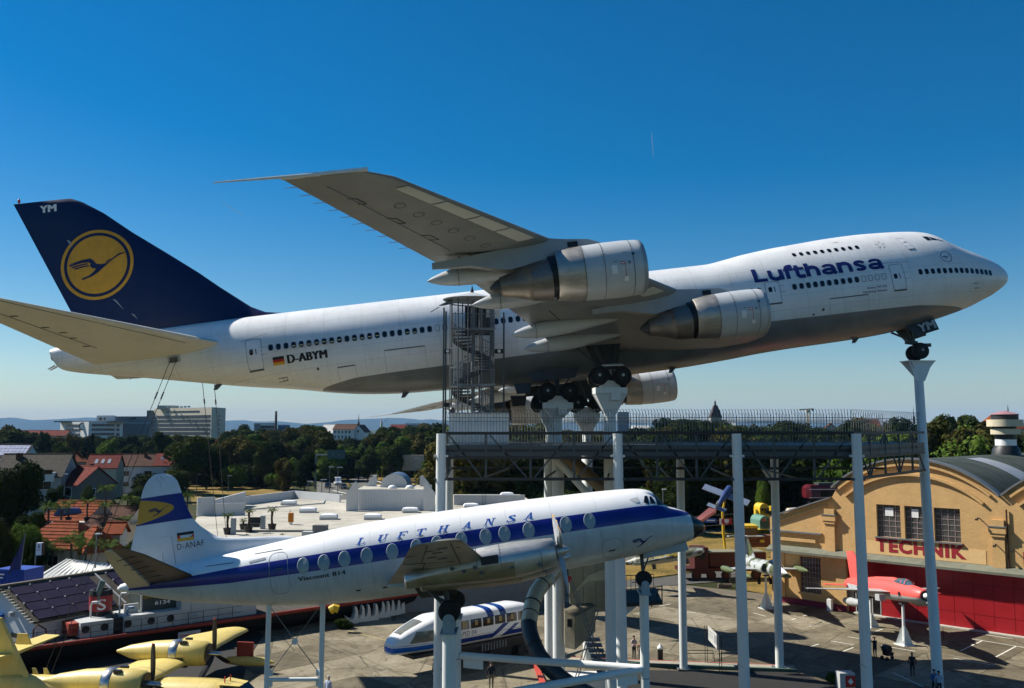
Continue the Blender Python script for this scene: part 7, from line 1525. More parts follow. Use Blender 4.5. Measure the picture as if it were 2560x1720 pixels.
# white pavilion with pointed wing walls and a barrel rooflight
pv_ = thing('roof_pavilion', 'white ribbed pavilion with pointed corner walls standing on the flat roof', 'pavilion', (0, 114, ZR)); H_ = 2.55
xa, xb = fx(893, 114), fx(1066, 114)
MB().box(((xa + xb) / 2, 4.5, H_ / 2), (xb - xa, 9, H_)).ob('wall', mat('pavilion_white', (.56, .575, .59), .5, var=.05), pv_)
for k in range(24): MB().box((xa + (xb - xa) * (k + .5) / 24, -.02, H_ / 2), (.03, .05, H_)).ob('panel_joint', m_wgrey, pv_)
for x0, x1, s in ((fx(871, 113), fx(892, 113), 1), (fx(1067, 113), fx(1090, 113), -1)):
    lo, hi = (x0, x1) if s > 0 else (x1, x0)
    MB().prism([(lo, -1.2, 0), (hi, -.9, 0), (hi, -.9, 3.6), (lo, -1.2, 2.2)], (0, .2, 0)).ob('wing_wall', m_par, pv_); MB().prism([(hi, -.9, 0), (hi + s * .3, -.9, 0), (hi + s * .3, -.9, 3.3), (hi, -.9, 3.6)], (0, .4, 0)).ob('wing_wall', m_par, pv_)
    MB().prism([(lo + s * 1.1, 6, H_), (lo + s * 2.6, 6, H_), (lo + s * 2.6, 6, H_ + 1.3), (lo + s * 2.2, 6, H_ + 1.4)], (0, .3, 0)).ob('rear_fin', m_par, pv_)
MB().add([(xa, 0, H_ + .01), (xb, 0, H_ + .01), (xb, 9, H_ + .01), (xa, 9, H_ + .01)], [(0, 1, 2, 3)]).ob('roof', m_felt, pv_)
xc = fx(988, 118); rb = 1.75
MB().loft([[(xc + rb * math.cos(R_(a)), y, H_ + rb * math.sin(R_(a)) * 1.0) for a in range(0, 181, 12)] for y in (4, 9)], True, True, closed=True).ob('barrel_roof', mat('barrel_dark_blue', (.09, .12, .17), .4), pv_, 40)
MB().prism([(xc + (rb - .03) * math.cos(R_(a)), 3.97, H_ + (rb - .03) * math.sin(R_(a))) for a in range(0, 181, 12)], (0, .05, 0)).ob('barrel_front', m_par, pv_)
for x in (fx(985, 116), fx(1028, 116)): MB().ball((x, 1.6, H_ + .1), .5, 12, 6, sc3=(1.1, 1, .7)).ob('dome_light', m_white, pv_, 60)
# potted palms
frond = None
def frond_mesh(name, L, m, droop, w=.22):
    vs, fs = [], []; n = 9
    for s in (-1, 1):
        for k in range(n):
            f0 = .12 + .88 * k / n; c = V((L * f0 * math.cos(droop * f0), 0, L * (.55 * f0 - droop * .75 * f0 * f0)))
            ln = w * L * math.sin(math.pi * min(1, .2 + .75 * f0)) + .05; tip = c + V((.10 * L, s * ln, -.10 * L - .04)); e = V((.05 * L, 0, 0)); b = len(vs)
            vs += [tuple(c), tuple(c + e), tuple(tip)]; fs.append((b, b + 1, b + 2))
    return MB().add(vs, fs).mesh(name, m)
m_palm = leaf_mat('palm_fronds', (.03, .055, .012), (.06, .10, .02), (.11, .15, .035))
FR = [frond_mesh('frond', 1.0, m_palm, d) for d in (.5, .9, 1.3)]
def palm(x, y, z, h, r, label, pot=True, name='palm'):
    o = thing(name, label, 'palm', (x, y, z), rnd.uniform(0, 6))
    h0 = 0
    if pot: MB().lathe([(0, .30), (.55, .42), (.6, .45), (.6, .36), (.5, .34)], (0, 0, 0), (0, 0, 1), 14).ob('pot', m_black, o); h0 = .5
    MB().path([(0, 0, h0), (.05, .02, h0 + (h - h0) * .5), (0, 0, h)], [.12, .10, .13], 8).ob('trunk', m_bark, o)
    for k in range(20):
        f = link('frond', FR[k % 3], o, (0, 0, h), (rnd.uniform(-.3, .3), rnd.uniform(-.75, .15), k * 2.4)); f.scale = (r,) * 3
    return o
for u, v, D_, h, l in ((569, 1336, 0, 1.75, 'leftmost potted palm on the flat roof terrace'), (621, 1331, 0, 1.95, 'middle potted palm on the flat roof terrace'), (680, 1325, 0, 1.85, 'rightmost potted palm on the flat roof terrace')):
    p = GR_(u, v); palm(p.x, p.y, ZR, h, .75, l)
p = GR_(609, 1325); palm(p.x, p.y, ZR, .9, .55, 'small spindly palm beside the middle potted palm')
for u, v, D_, zb, h, r, l in ((186, 1222, 118, 5.2, 2.3, 1.3, 'palm left of the two behind the long orange roof'), (232, 1222, 118, 5.2, 2.4, 1.4, 'palm standing in the gap above the long orange roof'), (277, 1200, 118, 5.2, 4.0, 1.7, 'tallest yellowish palm before the white twin house'), (275, 1228, 112, 5.2, 2.5, 1.4, 'lower palm under the tallest yellowish palm'), (331, 1220, 120, 5.2, 2.6, 1.5, 'palm close left of the striped airliner fin'), (348, 1222, 120, 5.2, 2.2, 1.2, 'small palm touching the airliner fin edge'),
                              (136, 1250, 110, 0, 7.6, 1.5, 'tall palm in the garden left of the long orange roof'), (168, 1252, 108, 0, 7.7, 1.5, 'tall palm in front of the long orange roof'), (196, 1320, 96, 0, 5.2, 2.1, 'large palm before the hipped orange roof'), (232, 1325, 95, 0, 5.0, 1.8, 'dark palm right of the large garden palm'), (322, 1282, 112, 0, 6.0, 1.4, 'palm against the dark brown roof'), (478, 1232, 150, 0, 6.0, 1.6, 'palm standing behind the airliner fin near the white walls'),
                              (120, 1385, 99, 0, 4.2, 2.0, 'low wide palm behind the white sign box'), (150, 1390, 100, 0, 4.0, 1.9, 'low palm right of the white sign box'), (288, 1335, 95, 0, 5.0, 1.6, 'garden palm left of the airliner rudder')):
    palm(fx(u, D_), D_, zb, h, r, l, pot=zb > 0)
for u0, v0, v1, l in ((583, 1336, 1297, 'grey square column behind the leftmost potted palm'), (657, 1322, 1290, 'grey square column left of the rightmost potted palm')):
    p = GR_(u0, v0); tag(MB().box(p + V((0, 0, (v0 - v1) * p.y / 2286 / 2)), (.42, .42, (v0 - v1) * p.y / 2286)).ob('terrace_column', mat('column_blue_grey', (.26, .30, .34), .6)), l, 'column')
p = GR_(727, 1311); o = thing('orange_lantern', 'orange box lantern on a short white stand on the flat roof', 'lantern', p); MB().box((0, 0, .12), (.3, .3, .25)).ob('stand', m_white, o); MB().box((0, 0, .72), (.48, .48, .95)).ob('orange_box', mat('lantern_orange', (.52, .17, .01), .6), o); MB().tube((-.1, 0, 1.2), (-.1, 0, 1.5), .03, n=6).ob('spike', m_black, o)
p = GR_(627, 1318); o = MB().box(p + V((.3, .4, .35)), (1.4, .7, .06)).box(p + V((.3, .4, .18)), (1.0, .4, .3)).box(p + V((.3, .7, .65)), (1.4, .06, .6)).ob('garden_bench', m_steel2); tag(o, 'dark garden bench behind the middle potted palm', 'bench')
o = thing('roof_unit', 'cluster of grey ventilation boxes at the front edge of the flat roof', 'ventilation unit', GR_(795, 1345)); 
for x, y, w_, h_ in ((-.9, 0, 1.0, .6), (.1, .5, 1.3, 1.15), (1.2, .1, .8, .7)): MB().box((x, y, h_ / 2), (w_, .9, h_)).ob('vent_box', m_wgrey if h_ < 1 else m_concd, o)
p = GR_(1037, 1296); tag(MB().box(p + V((0, 0, .15)), (.7, .35, .3)).ob('red_box', m_red), 'small red box lying on the flat roof edge', 'box')
o = tree_at('bush', 1, 610, 1332, 88, 60, 'green shrub in front of the potted palms', 'shrub', 5.6); o = tree_at('bush', 1, 722, 1330, 88, 44, 'green shrub left of the grey ventilation boxes', 'shrub', 5.6)
# ================================================================ brick hall on the right
def ht(u): k = (u - 1280) / 2286; return (92.5 * k - 26.7) / (.7027 + .7115 * k)
def hz_(t_, v): return EYE - (v - 1072) / 2286 * (92.5 - .7115 * t_)
hall = thing('brick_hall', 'yellow brick hall with arched gables, green grey roof and red gate wall', 'hall', H0, hrz)
t = NT('yellow_brick'); o_ = t.co(); br = t.n('TexBrick'); mp = t.map(o_, (1, 1, 1), (R_(90), 0, 0)); t.l(mp, br.inputs['Vector'])
for nm, v in (('Scale', 1.0), ('Mortar Size', .012), ('Brick Width', .25), ('Row Height', .083), ('Bias', -.2)): br.inputs[nm].default_value = v
br.inputs['Color1'].default_value = (.72, .45, .18, 1); br.inputs['Color2'].default_value = (.60, .36, .135, 1); br.inputs['Mortar'].default_value = (.46, .31, .16, 1)
n1 = t.noise(.5, 6, .7); col = t.mix(t.ramp(n1, [(.35, (.2,) * 3), (.65, (0, 0, 0))]), br.outputs[0], (.24, .13, .05))
m_brick = t.set(col, .85, 0, .2); t.bump(t.math('ADD', br.outputs[1], t.noise(6, 4, .7)), -.35, .03)
m_plast = mat('yellow_render', (.72, .47, .21), .85, var=.10, streak=.08); m_coping = mat('coping_zinc', (.17, .18, .185), .45, .3)
m_gred = mat('gate_red', (.33, .006, .012), .5, var=.12); m_ledge = mat('ledge_green_grey', (.15, .155, .115), .85, var=.35, scale=1.2)
t = NT('roof_felt_green'); n1 = t.noise(.35, 6, .7, t.geo()); col = t.ramp(n1, [(.3, (.035, .045, .04)), (.55, (.065, .078, .068)), (.8, (.10, .11, .095))]); m_rfelt = t.set(col, 1.0, 0, .05)
def top(x):
    if x < 6.1: return 8.26 + (10.45 - 8.26) * max(0, x) / 6.1
    c = 13.55 if x < 21.02 else 28.49
    z = 3.4 + math.sqrt(max(0, 10.9 ** 2 - (x - c) ** 2))
    return z if x > 7.2 else 10.45 + (z - 10.45) * min(1, ((x - 6.1) / 1.1)) ** .55
W3 = [(ht(a), ht(b)) for a, b in ((2193, 2252), (2262, 2320), (2335, 2400))]; zw0, zw1 = hz_(ht(2222), 1338), hz_(ht(2222), 1259)
LW = (ht(1999), ht(2050)); lz0, lz1 = hz_(LW[0], 1469), hz_(LW[0], 1384)
def wallpiece(mb, a, b, z0, zf, y0=0, th=.5):
    n = max(1, int((b - a) / .35)); T_ = [(a + (b - a) * k / n) for k in range(n + 1)]
    mb.prism([(a, y0, z0), (b, y0, z0)] + [(x, y0, zf(x)) for x in reversed(T_)], (0, th, 0))
mb = MB(); xs = [0] + [q for w in W3 for q in w] + [36.0]
for i in range(0, len(xs), 2): wallpiece(mb, xs[i], xs[i + 1], 5.2, top)
for a, b in W3: wallpiece(mb, a, b, zw1, top); wallpiece(mb, a, b, 5.2, lambda x: zw0)
mb.box((-.25, 20, 4.1), (.5, 40, 8.2))
mb.ob('upper_wall', m_brick, hall)
mb = MB(); gx = ht(2114)
for a, b, z0, z1 in ((0, LW[0], 0, 5.2), (LW[0], LW[1], 0, lz0), (LW[0], LW[1], lz1, 5.2), (LW[1], gx, 0, 5.2)): wallpiece(mb, a, b, z0, lambda x: z1, .02)
mb.box((.5, -.06, 2.6), (1.0, .16, 5.2)).box((gx - .5, -.06, 2.6), (1.0, .16, 5.2))
mb.ob('lower_wall', m_brick, hall)
MB().box((gx / 2, -.10, .28), (gx, .14, .56)).ob('plinth', mat('plinth_magenta', (.20, .015, .045), .7, var=.2), hall)
MB().box(((ht(2180) + ht(2420)) / 2, -.012, (5.55 + zw0 - .4) / 2), (ht(2420) - ht(2180) + 2.6, .03, zw0 - .4 - 5.6)).ob('painted_field', m_plast, hall)
def mullioned(name, a, b, z0, z1, nx, nz, y, extra=()):
    w = MB().box(((a + b) / 2, y, (z0 + z1) / 2), (b - a, .04, z1 - z0)).ob(name, mat('hall_glass', (.020, .022, .022), .15, var=.3), hall)
    for i in range(nx):
        for j in range(nz):
            MB().box((a + (b - a) * (i + .5) / nx, y - .03, z0 + (z1 - z0) * (j + .5) / nz), ((b - a) / nx - .07, .02, (z1 - z0) / nz - .07)).ob('pane', mat('pane_smoky', (.07, .07, .068), .12, var=.6, scale=2), w)
    mm = mat('mullion_pink_grey', (.34, .27, .26), .6)
    for i in range(nx + 1): MB().box((a + (b - a) * i / nx, y - .05, (z0 + z1) / 2), (.045, .05, z1 - z0)).ob('mullion', mm, w)
    for j in range(nz + 1): MB().box(((a + b) / 2, y - .05, z0 + (z1 - z0) * j / nz), (b - a, .05, .045)).ob('mullion', mm, w)
    for q in extra: MB().box((a + (b - a) * q[0], y - .09, z0 + (z1 - z0) * q[1]), (q[2], .02, q[3])).ob('paper_sheet', m_white, w)
    return w
for k, (a, b) in enumerate(W3): mullioned('window', a, b, zw0, zw1, 4, 6, .32, [((.5, .78, .75, .75), (.42, .78, .6, .75), None)[k]] if k < 2 else ())
mullioned('barred_window', LW[0], LW[1], lz0, lz1, 7, 7, .28)
MB().box(((W3[0][0] + W3[2][1]) / 2, -.06, zw0 - .06), (W3[2][1] - W3[0][0] + .3, .3, .12)).ob('window_sill', m_coping, hall); MB().box((sum(LW) / 2, -.05, lz0 - .08), (LW[1] - LW[0] + .3, .22, .16)).ob('window_sill', m_plast, hall)
MB().box((17.7, -.45, 5.05), (36.4, 1.1, .18)).ob('ledge', m_ledge, hall); MB().prism([(-.5, -1.0, 5.16), (-.5, 0, 5.16), (-.5, 0, 5.55)], (36.4, 0, 0)).ob('ledge_slope', m_ledge, hall)
C = lambda c, R0, dz, a0, a1, n=40: [(c + R0 * math.sin(R_(a0 + (a1 - a0) * k / n)), -.06, 3.4 + R0 * math.cos(R_(a0 + (a1 - a0) * k / n)) + dz) for k in range(n + 1)]
for c in (13.55, 28.49):
    for R0, w_, d_, m, yy in ((10.92, .16, .9, m_coping, .12), (10.40, .20, .34, m_brick, -.06), (9.50, .22, .40, m_brick, -.06)):
        P_ = C(c, R0, 0, -42.5 if R0 > 10.5 else -40, 43.0 if R0 > 10.5 else 40)
        MB().loft([[(p[0] + dx * math.sin(q), yy + dy, p[2] + dx * math.cos(q)) for dx, dy in ((-w_ / 2, -d_ / 2), (w_ / 2, -d_ / 2), (w_ / 2, d_ / 2), (-w_ / 2, d_ / 2))] for p in P_ for q in (math.asin((p[0] - c) / R0),)]).ob('arch_coping' if m is m_coping else 'arch_moulding', m, hall)
MB().beam((-.3, -.05, 8.28), (6.1, -.05, 10.50), .12, .7, up=(0, 1, 0)).ob('coping', m_coping, hall); MB().beam((0, -.06, 7.72), (5.6, -.06, 9.72), .16, .16).ob('moulding', m_brick, hall)
for x in (5.9, 20.75): MB().box((x, -.14, 7.3), (1.0, .28, 4.2)).box((x, -.22, 8.55), (1.35, .5, .5)).box((x, -.2, 8.15), (1.15, .4, .25)).ob('pilaster', m_brick, hall)
for x in (5.9, 20.75): MB().box((x, -.22, 8.85), (1.45, .6, .09)).ob('pilaster_cap', m_coping, hall)
MB().box((2.3, -.15, 6.95), (5.5, .4, .14)).ob('string_course', m_coping, hall); MB().box((2.3, -.1, 6.2), (4.2, .25, .3)).ob('string_course', m_brick, hall)
MB().tube((21.45, -.14, 5.4), (21.45, -.14, 10.3), .07, n=8).ob('downpipe', m_tileb, hall)
for x, z_ in ((19.3, 9.4), (20.6, 7.3), (21.9, 7.0)): MB().path([(x, 0, z_), (x, -.5, z_ + .1), (x, -.7, z_)], .05, 6).box((x, -.75, z_ - .03), (.18, .3, .14)).ob('wall_lamp', m_steel2, hall)
# red gate wall in panels, glazed entrance
g0 = ht(2198); MB().box(((g0 + 36) / 2, .12, 2.55), (36 - g0, .2, 5.1)).ob('gate_wall', mat('gate_red_dark', (.14, .004, .006), .6), hall)
n = 16; pm = MB().box((0, 0, 0), ((36 - g0) / n - .03, .06, 1.22)).mesh('gate_panel', m_gred)
for i in range(n):
    for j in range(4): link('gate_panel', pm, hall, (g0 + (36 - g0) * (i + .5) / n, .01 + .008 * ((i + j) % 3), .72 + 1.26 * j))
MB().box(((g0 + 36) / 2, -.25, .05), (36 - g0 + 5, .6, .12)).ob('threshold', m_conc, hall)
e0, e1 = ht(2114), g0; MB().box(((e0 + e1) / 2, .35, 2.5), (e1 - e0, .2, 5.0)).ob('entrance_wall', m_gred, hall); w = MB().box(((e0 + e1) / 2 + .3, .22, 1.3), (2.3, .06, 2.5)).ob('glass_door', m_glass, hall)
for k in range(4): MB().box(((e0 + e1) / 2 - .85 + .77 * k, .17, 1.3), (.07, .06, 2.5)).ob('door_frame', m_wgrey, w)
for z_ in (.08, 2.0, 2.55): MB().box(((e0 + e1) / 2 + .3, .17, z_), (2.3, .06, .08)).ob('door_frame', m_wgrey, w)
m_tech = mat('sign_red', (.30, .012, .02), .6, var=.1)
sign_text('lettering', 'TECHNIK', (ht(2189), -.035, 5.84), (1, 0, 0), (0, 0, 1), ht(2412) - ht(2189), 1.22, m_tech, hall, bold=.05, sp=1.14)
sign_text('lettering', 'MUSEUM', (22.55, -.03, 5.72), (1, 0, 0), (0, 0, 1), 7.5, 1.22, m_tech, hall, bold=.035)
# roofs
for c, a, b in ((13.55, 6.3, 21.0), (28.49, 21.0, 35.9)):
    P_ = [(a + (b - a) * k / 30) for k in range(31)]
    r = MB().loft([[(x, y, top(x) - .06) for x in P_] for y in (.4, 10, 20, 30, 40)], False, False, closed=False).ob('barrel_roof', m_rfelt, hall, 60)
    for k in range(1, 12): MB().loft([[(x, y + d, top(x) - .03) for x in P_] for y in (3.3 * k,) for d in (0, .10)], False, False, closed=False).ob('roof_seam', m_coping, r)
    MB().loft([[(x, y, top(x) - .02) for x in P_[18:30]] for y in (9.5, 13.5)], False, False, closed=False).ob('light_roof_sheet', mat('roof_sheet_pale', (.30, .32, .34), .5), r)
MB().add([(-.3, .4, 8.2), (6.2, .4, 10.4), (6.2, 40, 10.4), (-.3, 40, 8.2)], [(0, 1, 2, 3)]).ob('side_roof', m_rfelt, hall)
v_ = MB().lathe([(14.0, 1.5), (14.8, 1.35), (15.2, 1.05)], (14.0, 24.8, 0), (0, 0, 1), 24).ob('roof_ventilator', m_steel2, hall, 40)
m_ivory = mat('vent_ivory', (.55, .48, .34), .6)
for z0, z1, r, m in ((15.2, 15.85, 1.05, m_white), (15.85, 16.4, 1.05, m_steel2), (16.4, 17.0, 1.45, m_ivory), (17.0, 17.25, 1.1, m_steel2), (17.25, 18.0, 1.8, m_ivory), (18.0, 18.55, 1.35, m_steel2)): MB().lathe([(z0, r), (z1, r)], (14.0, 24.8, 0), (0, 0, 1), 24).ob('vent_ring', m, v_, 40)
MB().lathe([(18.55, 1.45), (18.6, 1.4), (18.95, .2)], (14.0, 24.8, 0), (0, 0, 1), 24).ob('vent_cap', mat('vent_pink', (.34, .18, .19), .6), v_)
tag(MB().box(H0 + HD * (gx - 1.3) - HN * -.9 + V((0, 0, .55)), (.42, .42, 1.1), hrz).ob('white_stele', m_white), 'short white stele in front of the magenta plinth of the hall', 'stele')
# ---- jets on stands
def split_mat(name, a, b, zc, cam_=None):
    t = NT(name); P = t.xyz(t.co()); n1 = t.noise(.8, 5, .65)
    if cam_: up = t.ramp(t.noise(.55, 2, .4), [(.47, a), (.50, cam_), (.60, cam_), (.63, a)])
    else: up = t.mix(n1, a, tuple(q * .85 for q in a))
    m = t.math('MULTIPLY', t.math('SUBTRACT', P[2], zc), 30); m.node.use_clamp = True
    return t.set(t.mix(m, b, up), .45, 0, .4)
def jet_frame(nose, tail):
    n, q = V(nose), V(tail); f = (n - q).normalized(); l = V((0, 0, 1)).cross(f).normalized(); u = f.cross(l)
    return Matrix(((f.x, l.x, u.x, n.x), (f.y, l.y, u.y, n.y), (f.z, l.z, u.z, n.z), (0, 0, 0, 1)))
def stand(M, x, z, o, lab=None):
    p = M @ V((x, 0, z))
    s = thing('jet_stand', lab, 'stand', (p.x, p.y, 0), R_(20), 'stands of the jets')
    H_ = p.z; MB().tube((0, 0, .3), (0, 0, H_), .13, .10, 10).ob('column', m_post, s)
    for k in range(4):
        a = R_(45 + 90 * k); d = V((math.cos(a), math.sin(a), 0)); MB().prism([d * .05 + V((0, 0, .05)), d * .72 + V((0, 0, .05)), d * .62 + V((0, 0, .12)), d * .13 + V((0, 0, H_ * .46))], V((-d.y, d.x, 0)) * .05).ob('fin_plate', m_post, s)
    MB().box((0, 0, .04), (1.15, 1.15, .06), R_(0)).ob('base_plate', m_post, s)
    MB().box((0, 0, H_ - .05), (.5, .35, .12)).ob('head', m_strut, s)
sM = jet_frame(AT(2314, 1490, 70), AT(2126, 1462, 85.2))
m_su = split_mat('fighter_red_grey', (.80, .11, .095), (.40, .405, .39), -.18)
su = thing('red_fighter', 'coral red and grey swing wing fighter jet on white stands before the red gate', 'fighter jet', M=sM)
L_ = (sM.inverted() @ AT(2126, 1462, 85.2)).x; m_sg = mat('fighter_grey', (.36, .37, .37), .45, var=.1)
E2 = lambda x, z_, w_, h_, n=24: [(x, w_ * math.cos(a), z_ + h_ * math.sin(a)) for a in [2 * math.pi * k / n for k in range(n)]]
MB().loft([E2(x, z_, w_, h_) for x, z_, w_, h_ in ((0, 0, .40, .40), (-.05, 0, .47, .47), (-1.5, .02, .58, .60), (-3, .06, .68, .72), (-5, .10, .72, .80), (-8, .08, .74, .80), (-11, .05, .72, .76), (-14, .05, .66, .68), (L_, .05, .58, .58))]).ob('fuselage', m_su, su, 60)
MB().loft([E2(x, z_, w_, h_, 12) for x, z_, w_, h_ in ((-4.2, .75, .30, .18), (-5.5, .85, .34, .28), (-9, .78, .30, .24), (-12, .6, .2, .2))]).ob('spine', m_su, su, 60)
MB().lathe([(0.02, .36), (.05, .2), (.05, .34)], (0, 0, 0), (1, 0, 0), 20).ob('intake', m_black, su); MB().lathe([(-.2, .3), (.15, .2), (.55, .02)], (0, 0, 0), (1, 0, 0), 18).ob('shock_cone', m_white, su, 60)
MB().loft([E2(x, z_, w_, h_, 14) for x, z_, w_, h_ in ((-1.9, .52, .15, .05), (-2.6, .62, .34, .34), (-3.4, .70, .38, .42), (-4.4, .78, .36, .32), (-4.9, .8, .3, .2))]).ob('canopy', mat('canopy_glass', (.06, .10, .13), .1, spec=.6), su, 60)
for x in (-2.75, -3.5): MB().loft([[(x + d, .395 * math.cos(R_(a)), .68 + .42 * math.sin(R_(a))) for a in range(0, 181, 15)] for d in (0, .09)], False, False, closed=False).ob('canopy_frame', m_su, su)
MB().tube((.1, .35, .28), (1.7, .38, .30), .03, .015, 6).ob('nose_probe', m_su, su)
for s in (1, -1):
    MB().loft([[(x0, s * y, .02), (x0 - c * .4, s * y, .10 * k), (x0 - c, s * y, .0), (x0 - c * .4, s * y, -.10 * k)] for y, x0, c, k in ((.6, -4.6, 5.2, 1.4), (2.1, -6.6, 3.9, 1.2), (2.25, -7.3, 2.6, .9), (5.6, -9.6, 1.25, .35))]).ob('wing', m_sg, su)
    MB().prism([(-6.2, s * 2.15, -.35), (-9.6, s * 2.15, -.2), (-10.2, s * 2.15, .42), (-6.6, s * 2.15, .30)], (0, .05, 0)).ob('wing_fence', m_sg, su)
    MB().lathe([(-2.2, .03), (-1.5, .26), (0, .36), (1.3, .28), (2.3, .03)], (-7.6, s * 2.75, -.95), (1, 0, 0), 16).ob('drop_tank', m_sg, su, 60); MB().box((-7.7, s * 2.75, -.42), (1.6, .1, .6)).ob('pylon', m_black, su)
    MB().box((-5.6, s * 1.2, -.45), (.9, .5, .5)).ob('gear_door', m_sg, su)
    MB().loft([[(x0, s * y, .1), (x0 - c * .5, s * y, .16), (x0 - c, s * y, .1), (x0 - c * .5, s * y, .04)] for y, x0, c in ((.5, -12.3, 2.3), (2.6, -14.3, .9))]).ob('tailplane', m_su, su)
MB().prism([(-10.8, -.07, .6), (-15.0, -.07, .5), (-15.6, -.05, 3.0), (-14.2, -.05, 3.05)], (0, .14, 0)).ob('fin', m_su, su)
MB().prism([(-2.9, -.665, -.12), (-3.05, -.665, -.12), (-3.05, -.665, .1), (-2.9, -.665, .1)], (0, -.02, 0)).ob('number_mark', m_black, su); sign_text('number', '9', (-3.3, -.70, -.35), (1, 0, 0), (0, 0, 1), .3, .5, m_black, su, .03)
stand(sM, -4.2, -.8, su, 'white stand carrying the nose of the coral red fighter'); stand(sM, -10.8, -.75, su, 'white stand under the tail of the coral red fighter')
fM = jet_frame(AT(1969, 1433, 82.0), AT(1866, 1406, 95.5)); m_ca = split_mat('jet_camouflage', (.085, .10, .045), (.45, .46, .44), -.30, (.40, .42, .41))
cj = thing('camouflaged_jet', 'green and grey camouflaged jet with white nose and wing tip tanks on a stand', 'fighter jet', M=fM); m_ol = mat('tank_olive', (.10, .13, .055), .5, var=.15)
MB().loft([E2(x, z_, w_, h_) for x, z_, w_, h_ in ((-2.2, .0, .40, .42), (-4, .05, .55, .62), (-6, .05, .60, .66), (-9, .05, .62, .62), (-12, .1, .55, .55), (-13.8, .1, .45, .45))]).ob('fuselage', m_ca, cj, 60)
MB().lathe([(0, .02), (-1.1, .22), (-2.3, .41)], (0, 0, 0), (1, 0, 0), 20).ob('nose_cone', m_white, cj, 60)
MB().loft([E2(x, z_, w_, h_, 14) for x, z_, w_, h_ in ((-2.6, .38, .15, .05), (-3.3, .50, .32, .34), (-4.3, .58, .34, .34), (-5.2, .6, .2, .15))]).ob('canopy', m_glass, cj, 60)
for s in (1, -1):
    MB().loft([[(x, s * (.42 + .42 * k) + .36 * math.cos(a), .05 + .46 * math.sin(a)) for a in [2 * math.pi * i / 16 for i in range(16)]] for x, k in ((-4.6, .62), (-6.5, .6), (-9.5, .3))]).ob('air_intake', m_ca, cj, 60); MB().lathe([(0, .3), (.02, .02)], (-4.57, s * .69, .05), (1, 0, 0), 16, caps=False).ob('intake_mouth', m_black, cj)
    MB().loft([[(x0, s * y, -.05 - .05 * y), (x0 - c * .5, s * y, .0 - .05 * y), (x0 - c, s * y, -.05 - .05 * y), (x0 - c * .5, s * y, -.10 - .05 * y)] for y, x0, c in ((.6, -6.0, 3.9), (3.3, -7.3, 1.9))]).ob('wing', m_sg, cj)
    MB().lathe([(-2.6, .03), (-1.6, .25), (0, .30), (1.4, .22), (2.4, .02)], (-7.4, s * 3.5, -.22), (1, 0, 0), 14).ob('tip_tank', m_ol, cj, 60)
    MB().lathe([(-2.2, .03), (-1.4, .23), (0, .28), (1.2, .2), (2.0, .02)], (-7.0, s * 1.9, -.75), (1, 0, 0), 14).ob('drop_tank', m_ol, cj, 60)
    MB().lathe([(-.1, .05), (-.1, .26), (.1, .26), (.1, .05)], (-7.2, s * .55, -1.35), (0, 1, 0), 14).beam((-7.2, s * .55, -1.3), (-7.2, s * .3, -.4), .1).ob('main_gear', m_tyre, cj)
MB().prism([(-10.2, -.06, .6), (-13.6, -.06, .6), (-14.4, -.05, 2.6), (-12.9, -.05, 2.6)], (0, .12, 0)).ob('fin', m_ca, cj); MB().prism([(-12.9, -1.8, 2.6), (-12.6, 0, 2.6), (-12.9, 1.8, 2.6), (-14.2, 1.8, 2.6), (-14.6, 0, 2.6), (-14.2, -1.8, 2.6)], (0, 0, .08)).ob('tailplane', m_ca, cj)
stand(fM, -6.8, -.7, cj, 'white stand under the camouflaged jet')
# ---- exhibits on the dry grass
def bx(name, label, u, v, D, dims, m, cat, rz=0.0):
    p = AT(u, v, D); o = thing(name, label, cat, (p.x, D, max(0, p.z)), R_(rz)); MB().box((0, 0, dims[2] / 2), dims).ob('body', m, o); return o
m_exy = mat('exhibit_yellow', (.60, .40, .02), .5, var=.12); m_exg = mat('loco_green', (.10, .22, .16), .55, var=.15); m_exr = mat('loco_dark_red', (.06, .009, .007), .6, var=.25)
o = bx('yellow_cabin', 'bright yellow round roofed machine cabin behind the green locomotive', 1904, 1291, 128, (1.4, 1.8, 1.2), m_exy, 'machine', 12); MB().lathe([(-.9, .70), (.9, .70)], (0, 0, 1.15), (0, 1, 0), 20).ob('round_roof', m_exy, o); MB().box((.25, -1.25, .8), (.5, .08, .8)).ob('window', m_glass, o); MB().lathe([(0, .16), (.05, .16)], (-.45, -1.2, 1.1), (0, -1, 0), 12).ob('porthole', m_black, o); MB().box((2.6, 2, .9), (1.2, .9, .6), .3).ob('arm_housing', m_exy, o)
o = bx('green_locomotive', 'small sea green locomotive with rounded roof left of the hall', 1902, 1319, 118, (1.5, 3, 1.0), m_exg, 'locomotive', 8); MB().lathe([(-1.5, .75), (1.5, .75)], (0, 0, .85), (0, 1, 0), 20).ob('round_roof', m_exg, o); MB().box((.55, -1.52, .9), (.5, .06, .8)).ob('window', m_glass, o); MB().box((0, -.1, -.05), (1.7, 3.2, .1)).ob('running_board', m_exy, o); MB().lathe([(0, .18), (.06, .18)], (-.2, -1.5, 1.1), (0, -1, 0), 12).ob('lamp', m_red, o)
o = bx('rail_crane', 'dark yellow roofed rail crane cab half hidden by the third platform post', 1868, 1345, 112, (1.9, 2.4, 1.3), mat('crane_brown', (.14, .06, .015), .6), 'rail crane'); MB().box((0, 0, 1.45), (2.1, 2.6, .3)).ob('cab_roof', m_exy, o); MB().box((0, -1.22, .95), (1.5, .06, .5)).ob('window', m_glass, o); MB().box((2.2, 0, -.3), (6, 2, 1.3)).ob('frame', mat('crane_rust', (.13, .045, .015), .7, var=.3), o); MB().box((1.4, -1.3, -.2), (.5, .5, .3)).ob('buffer', m_exy, o)
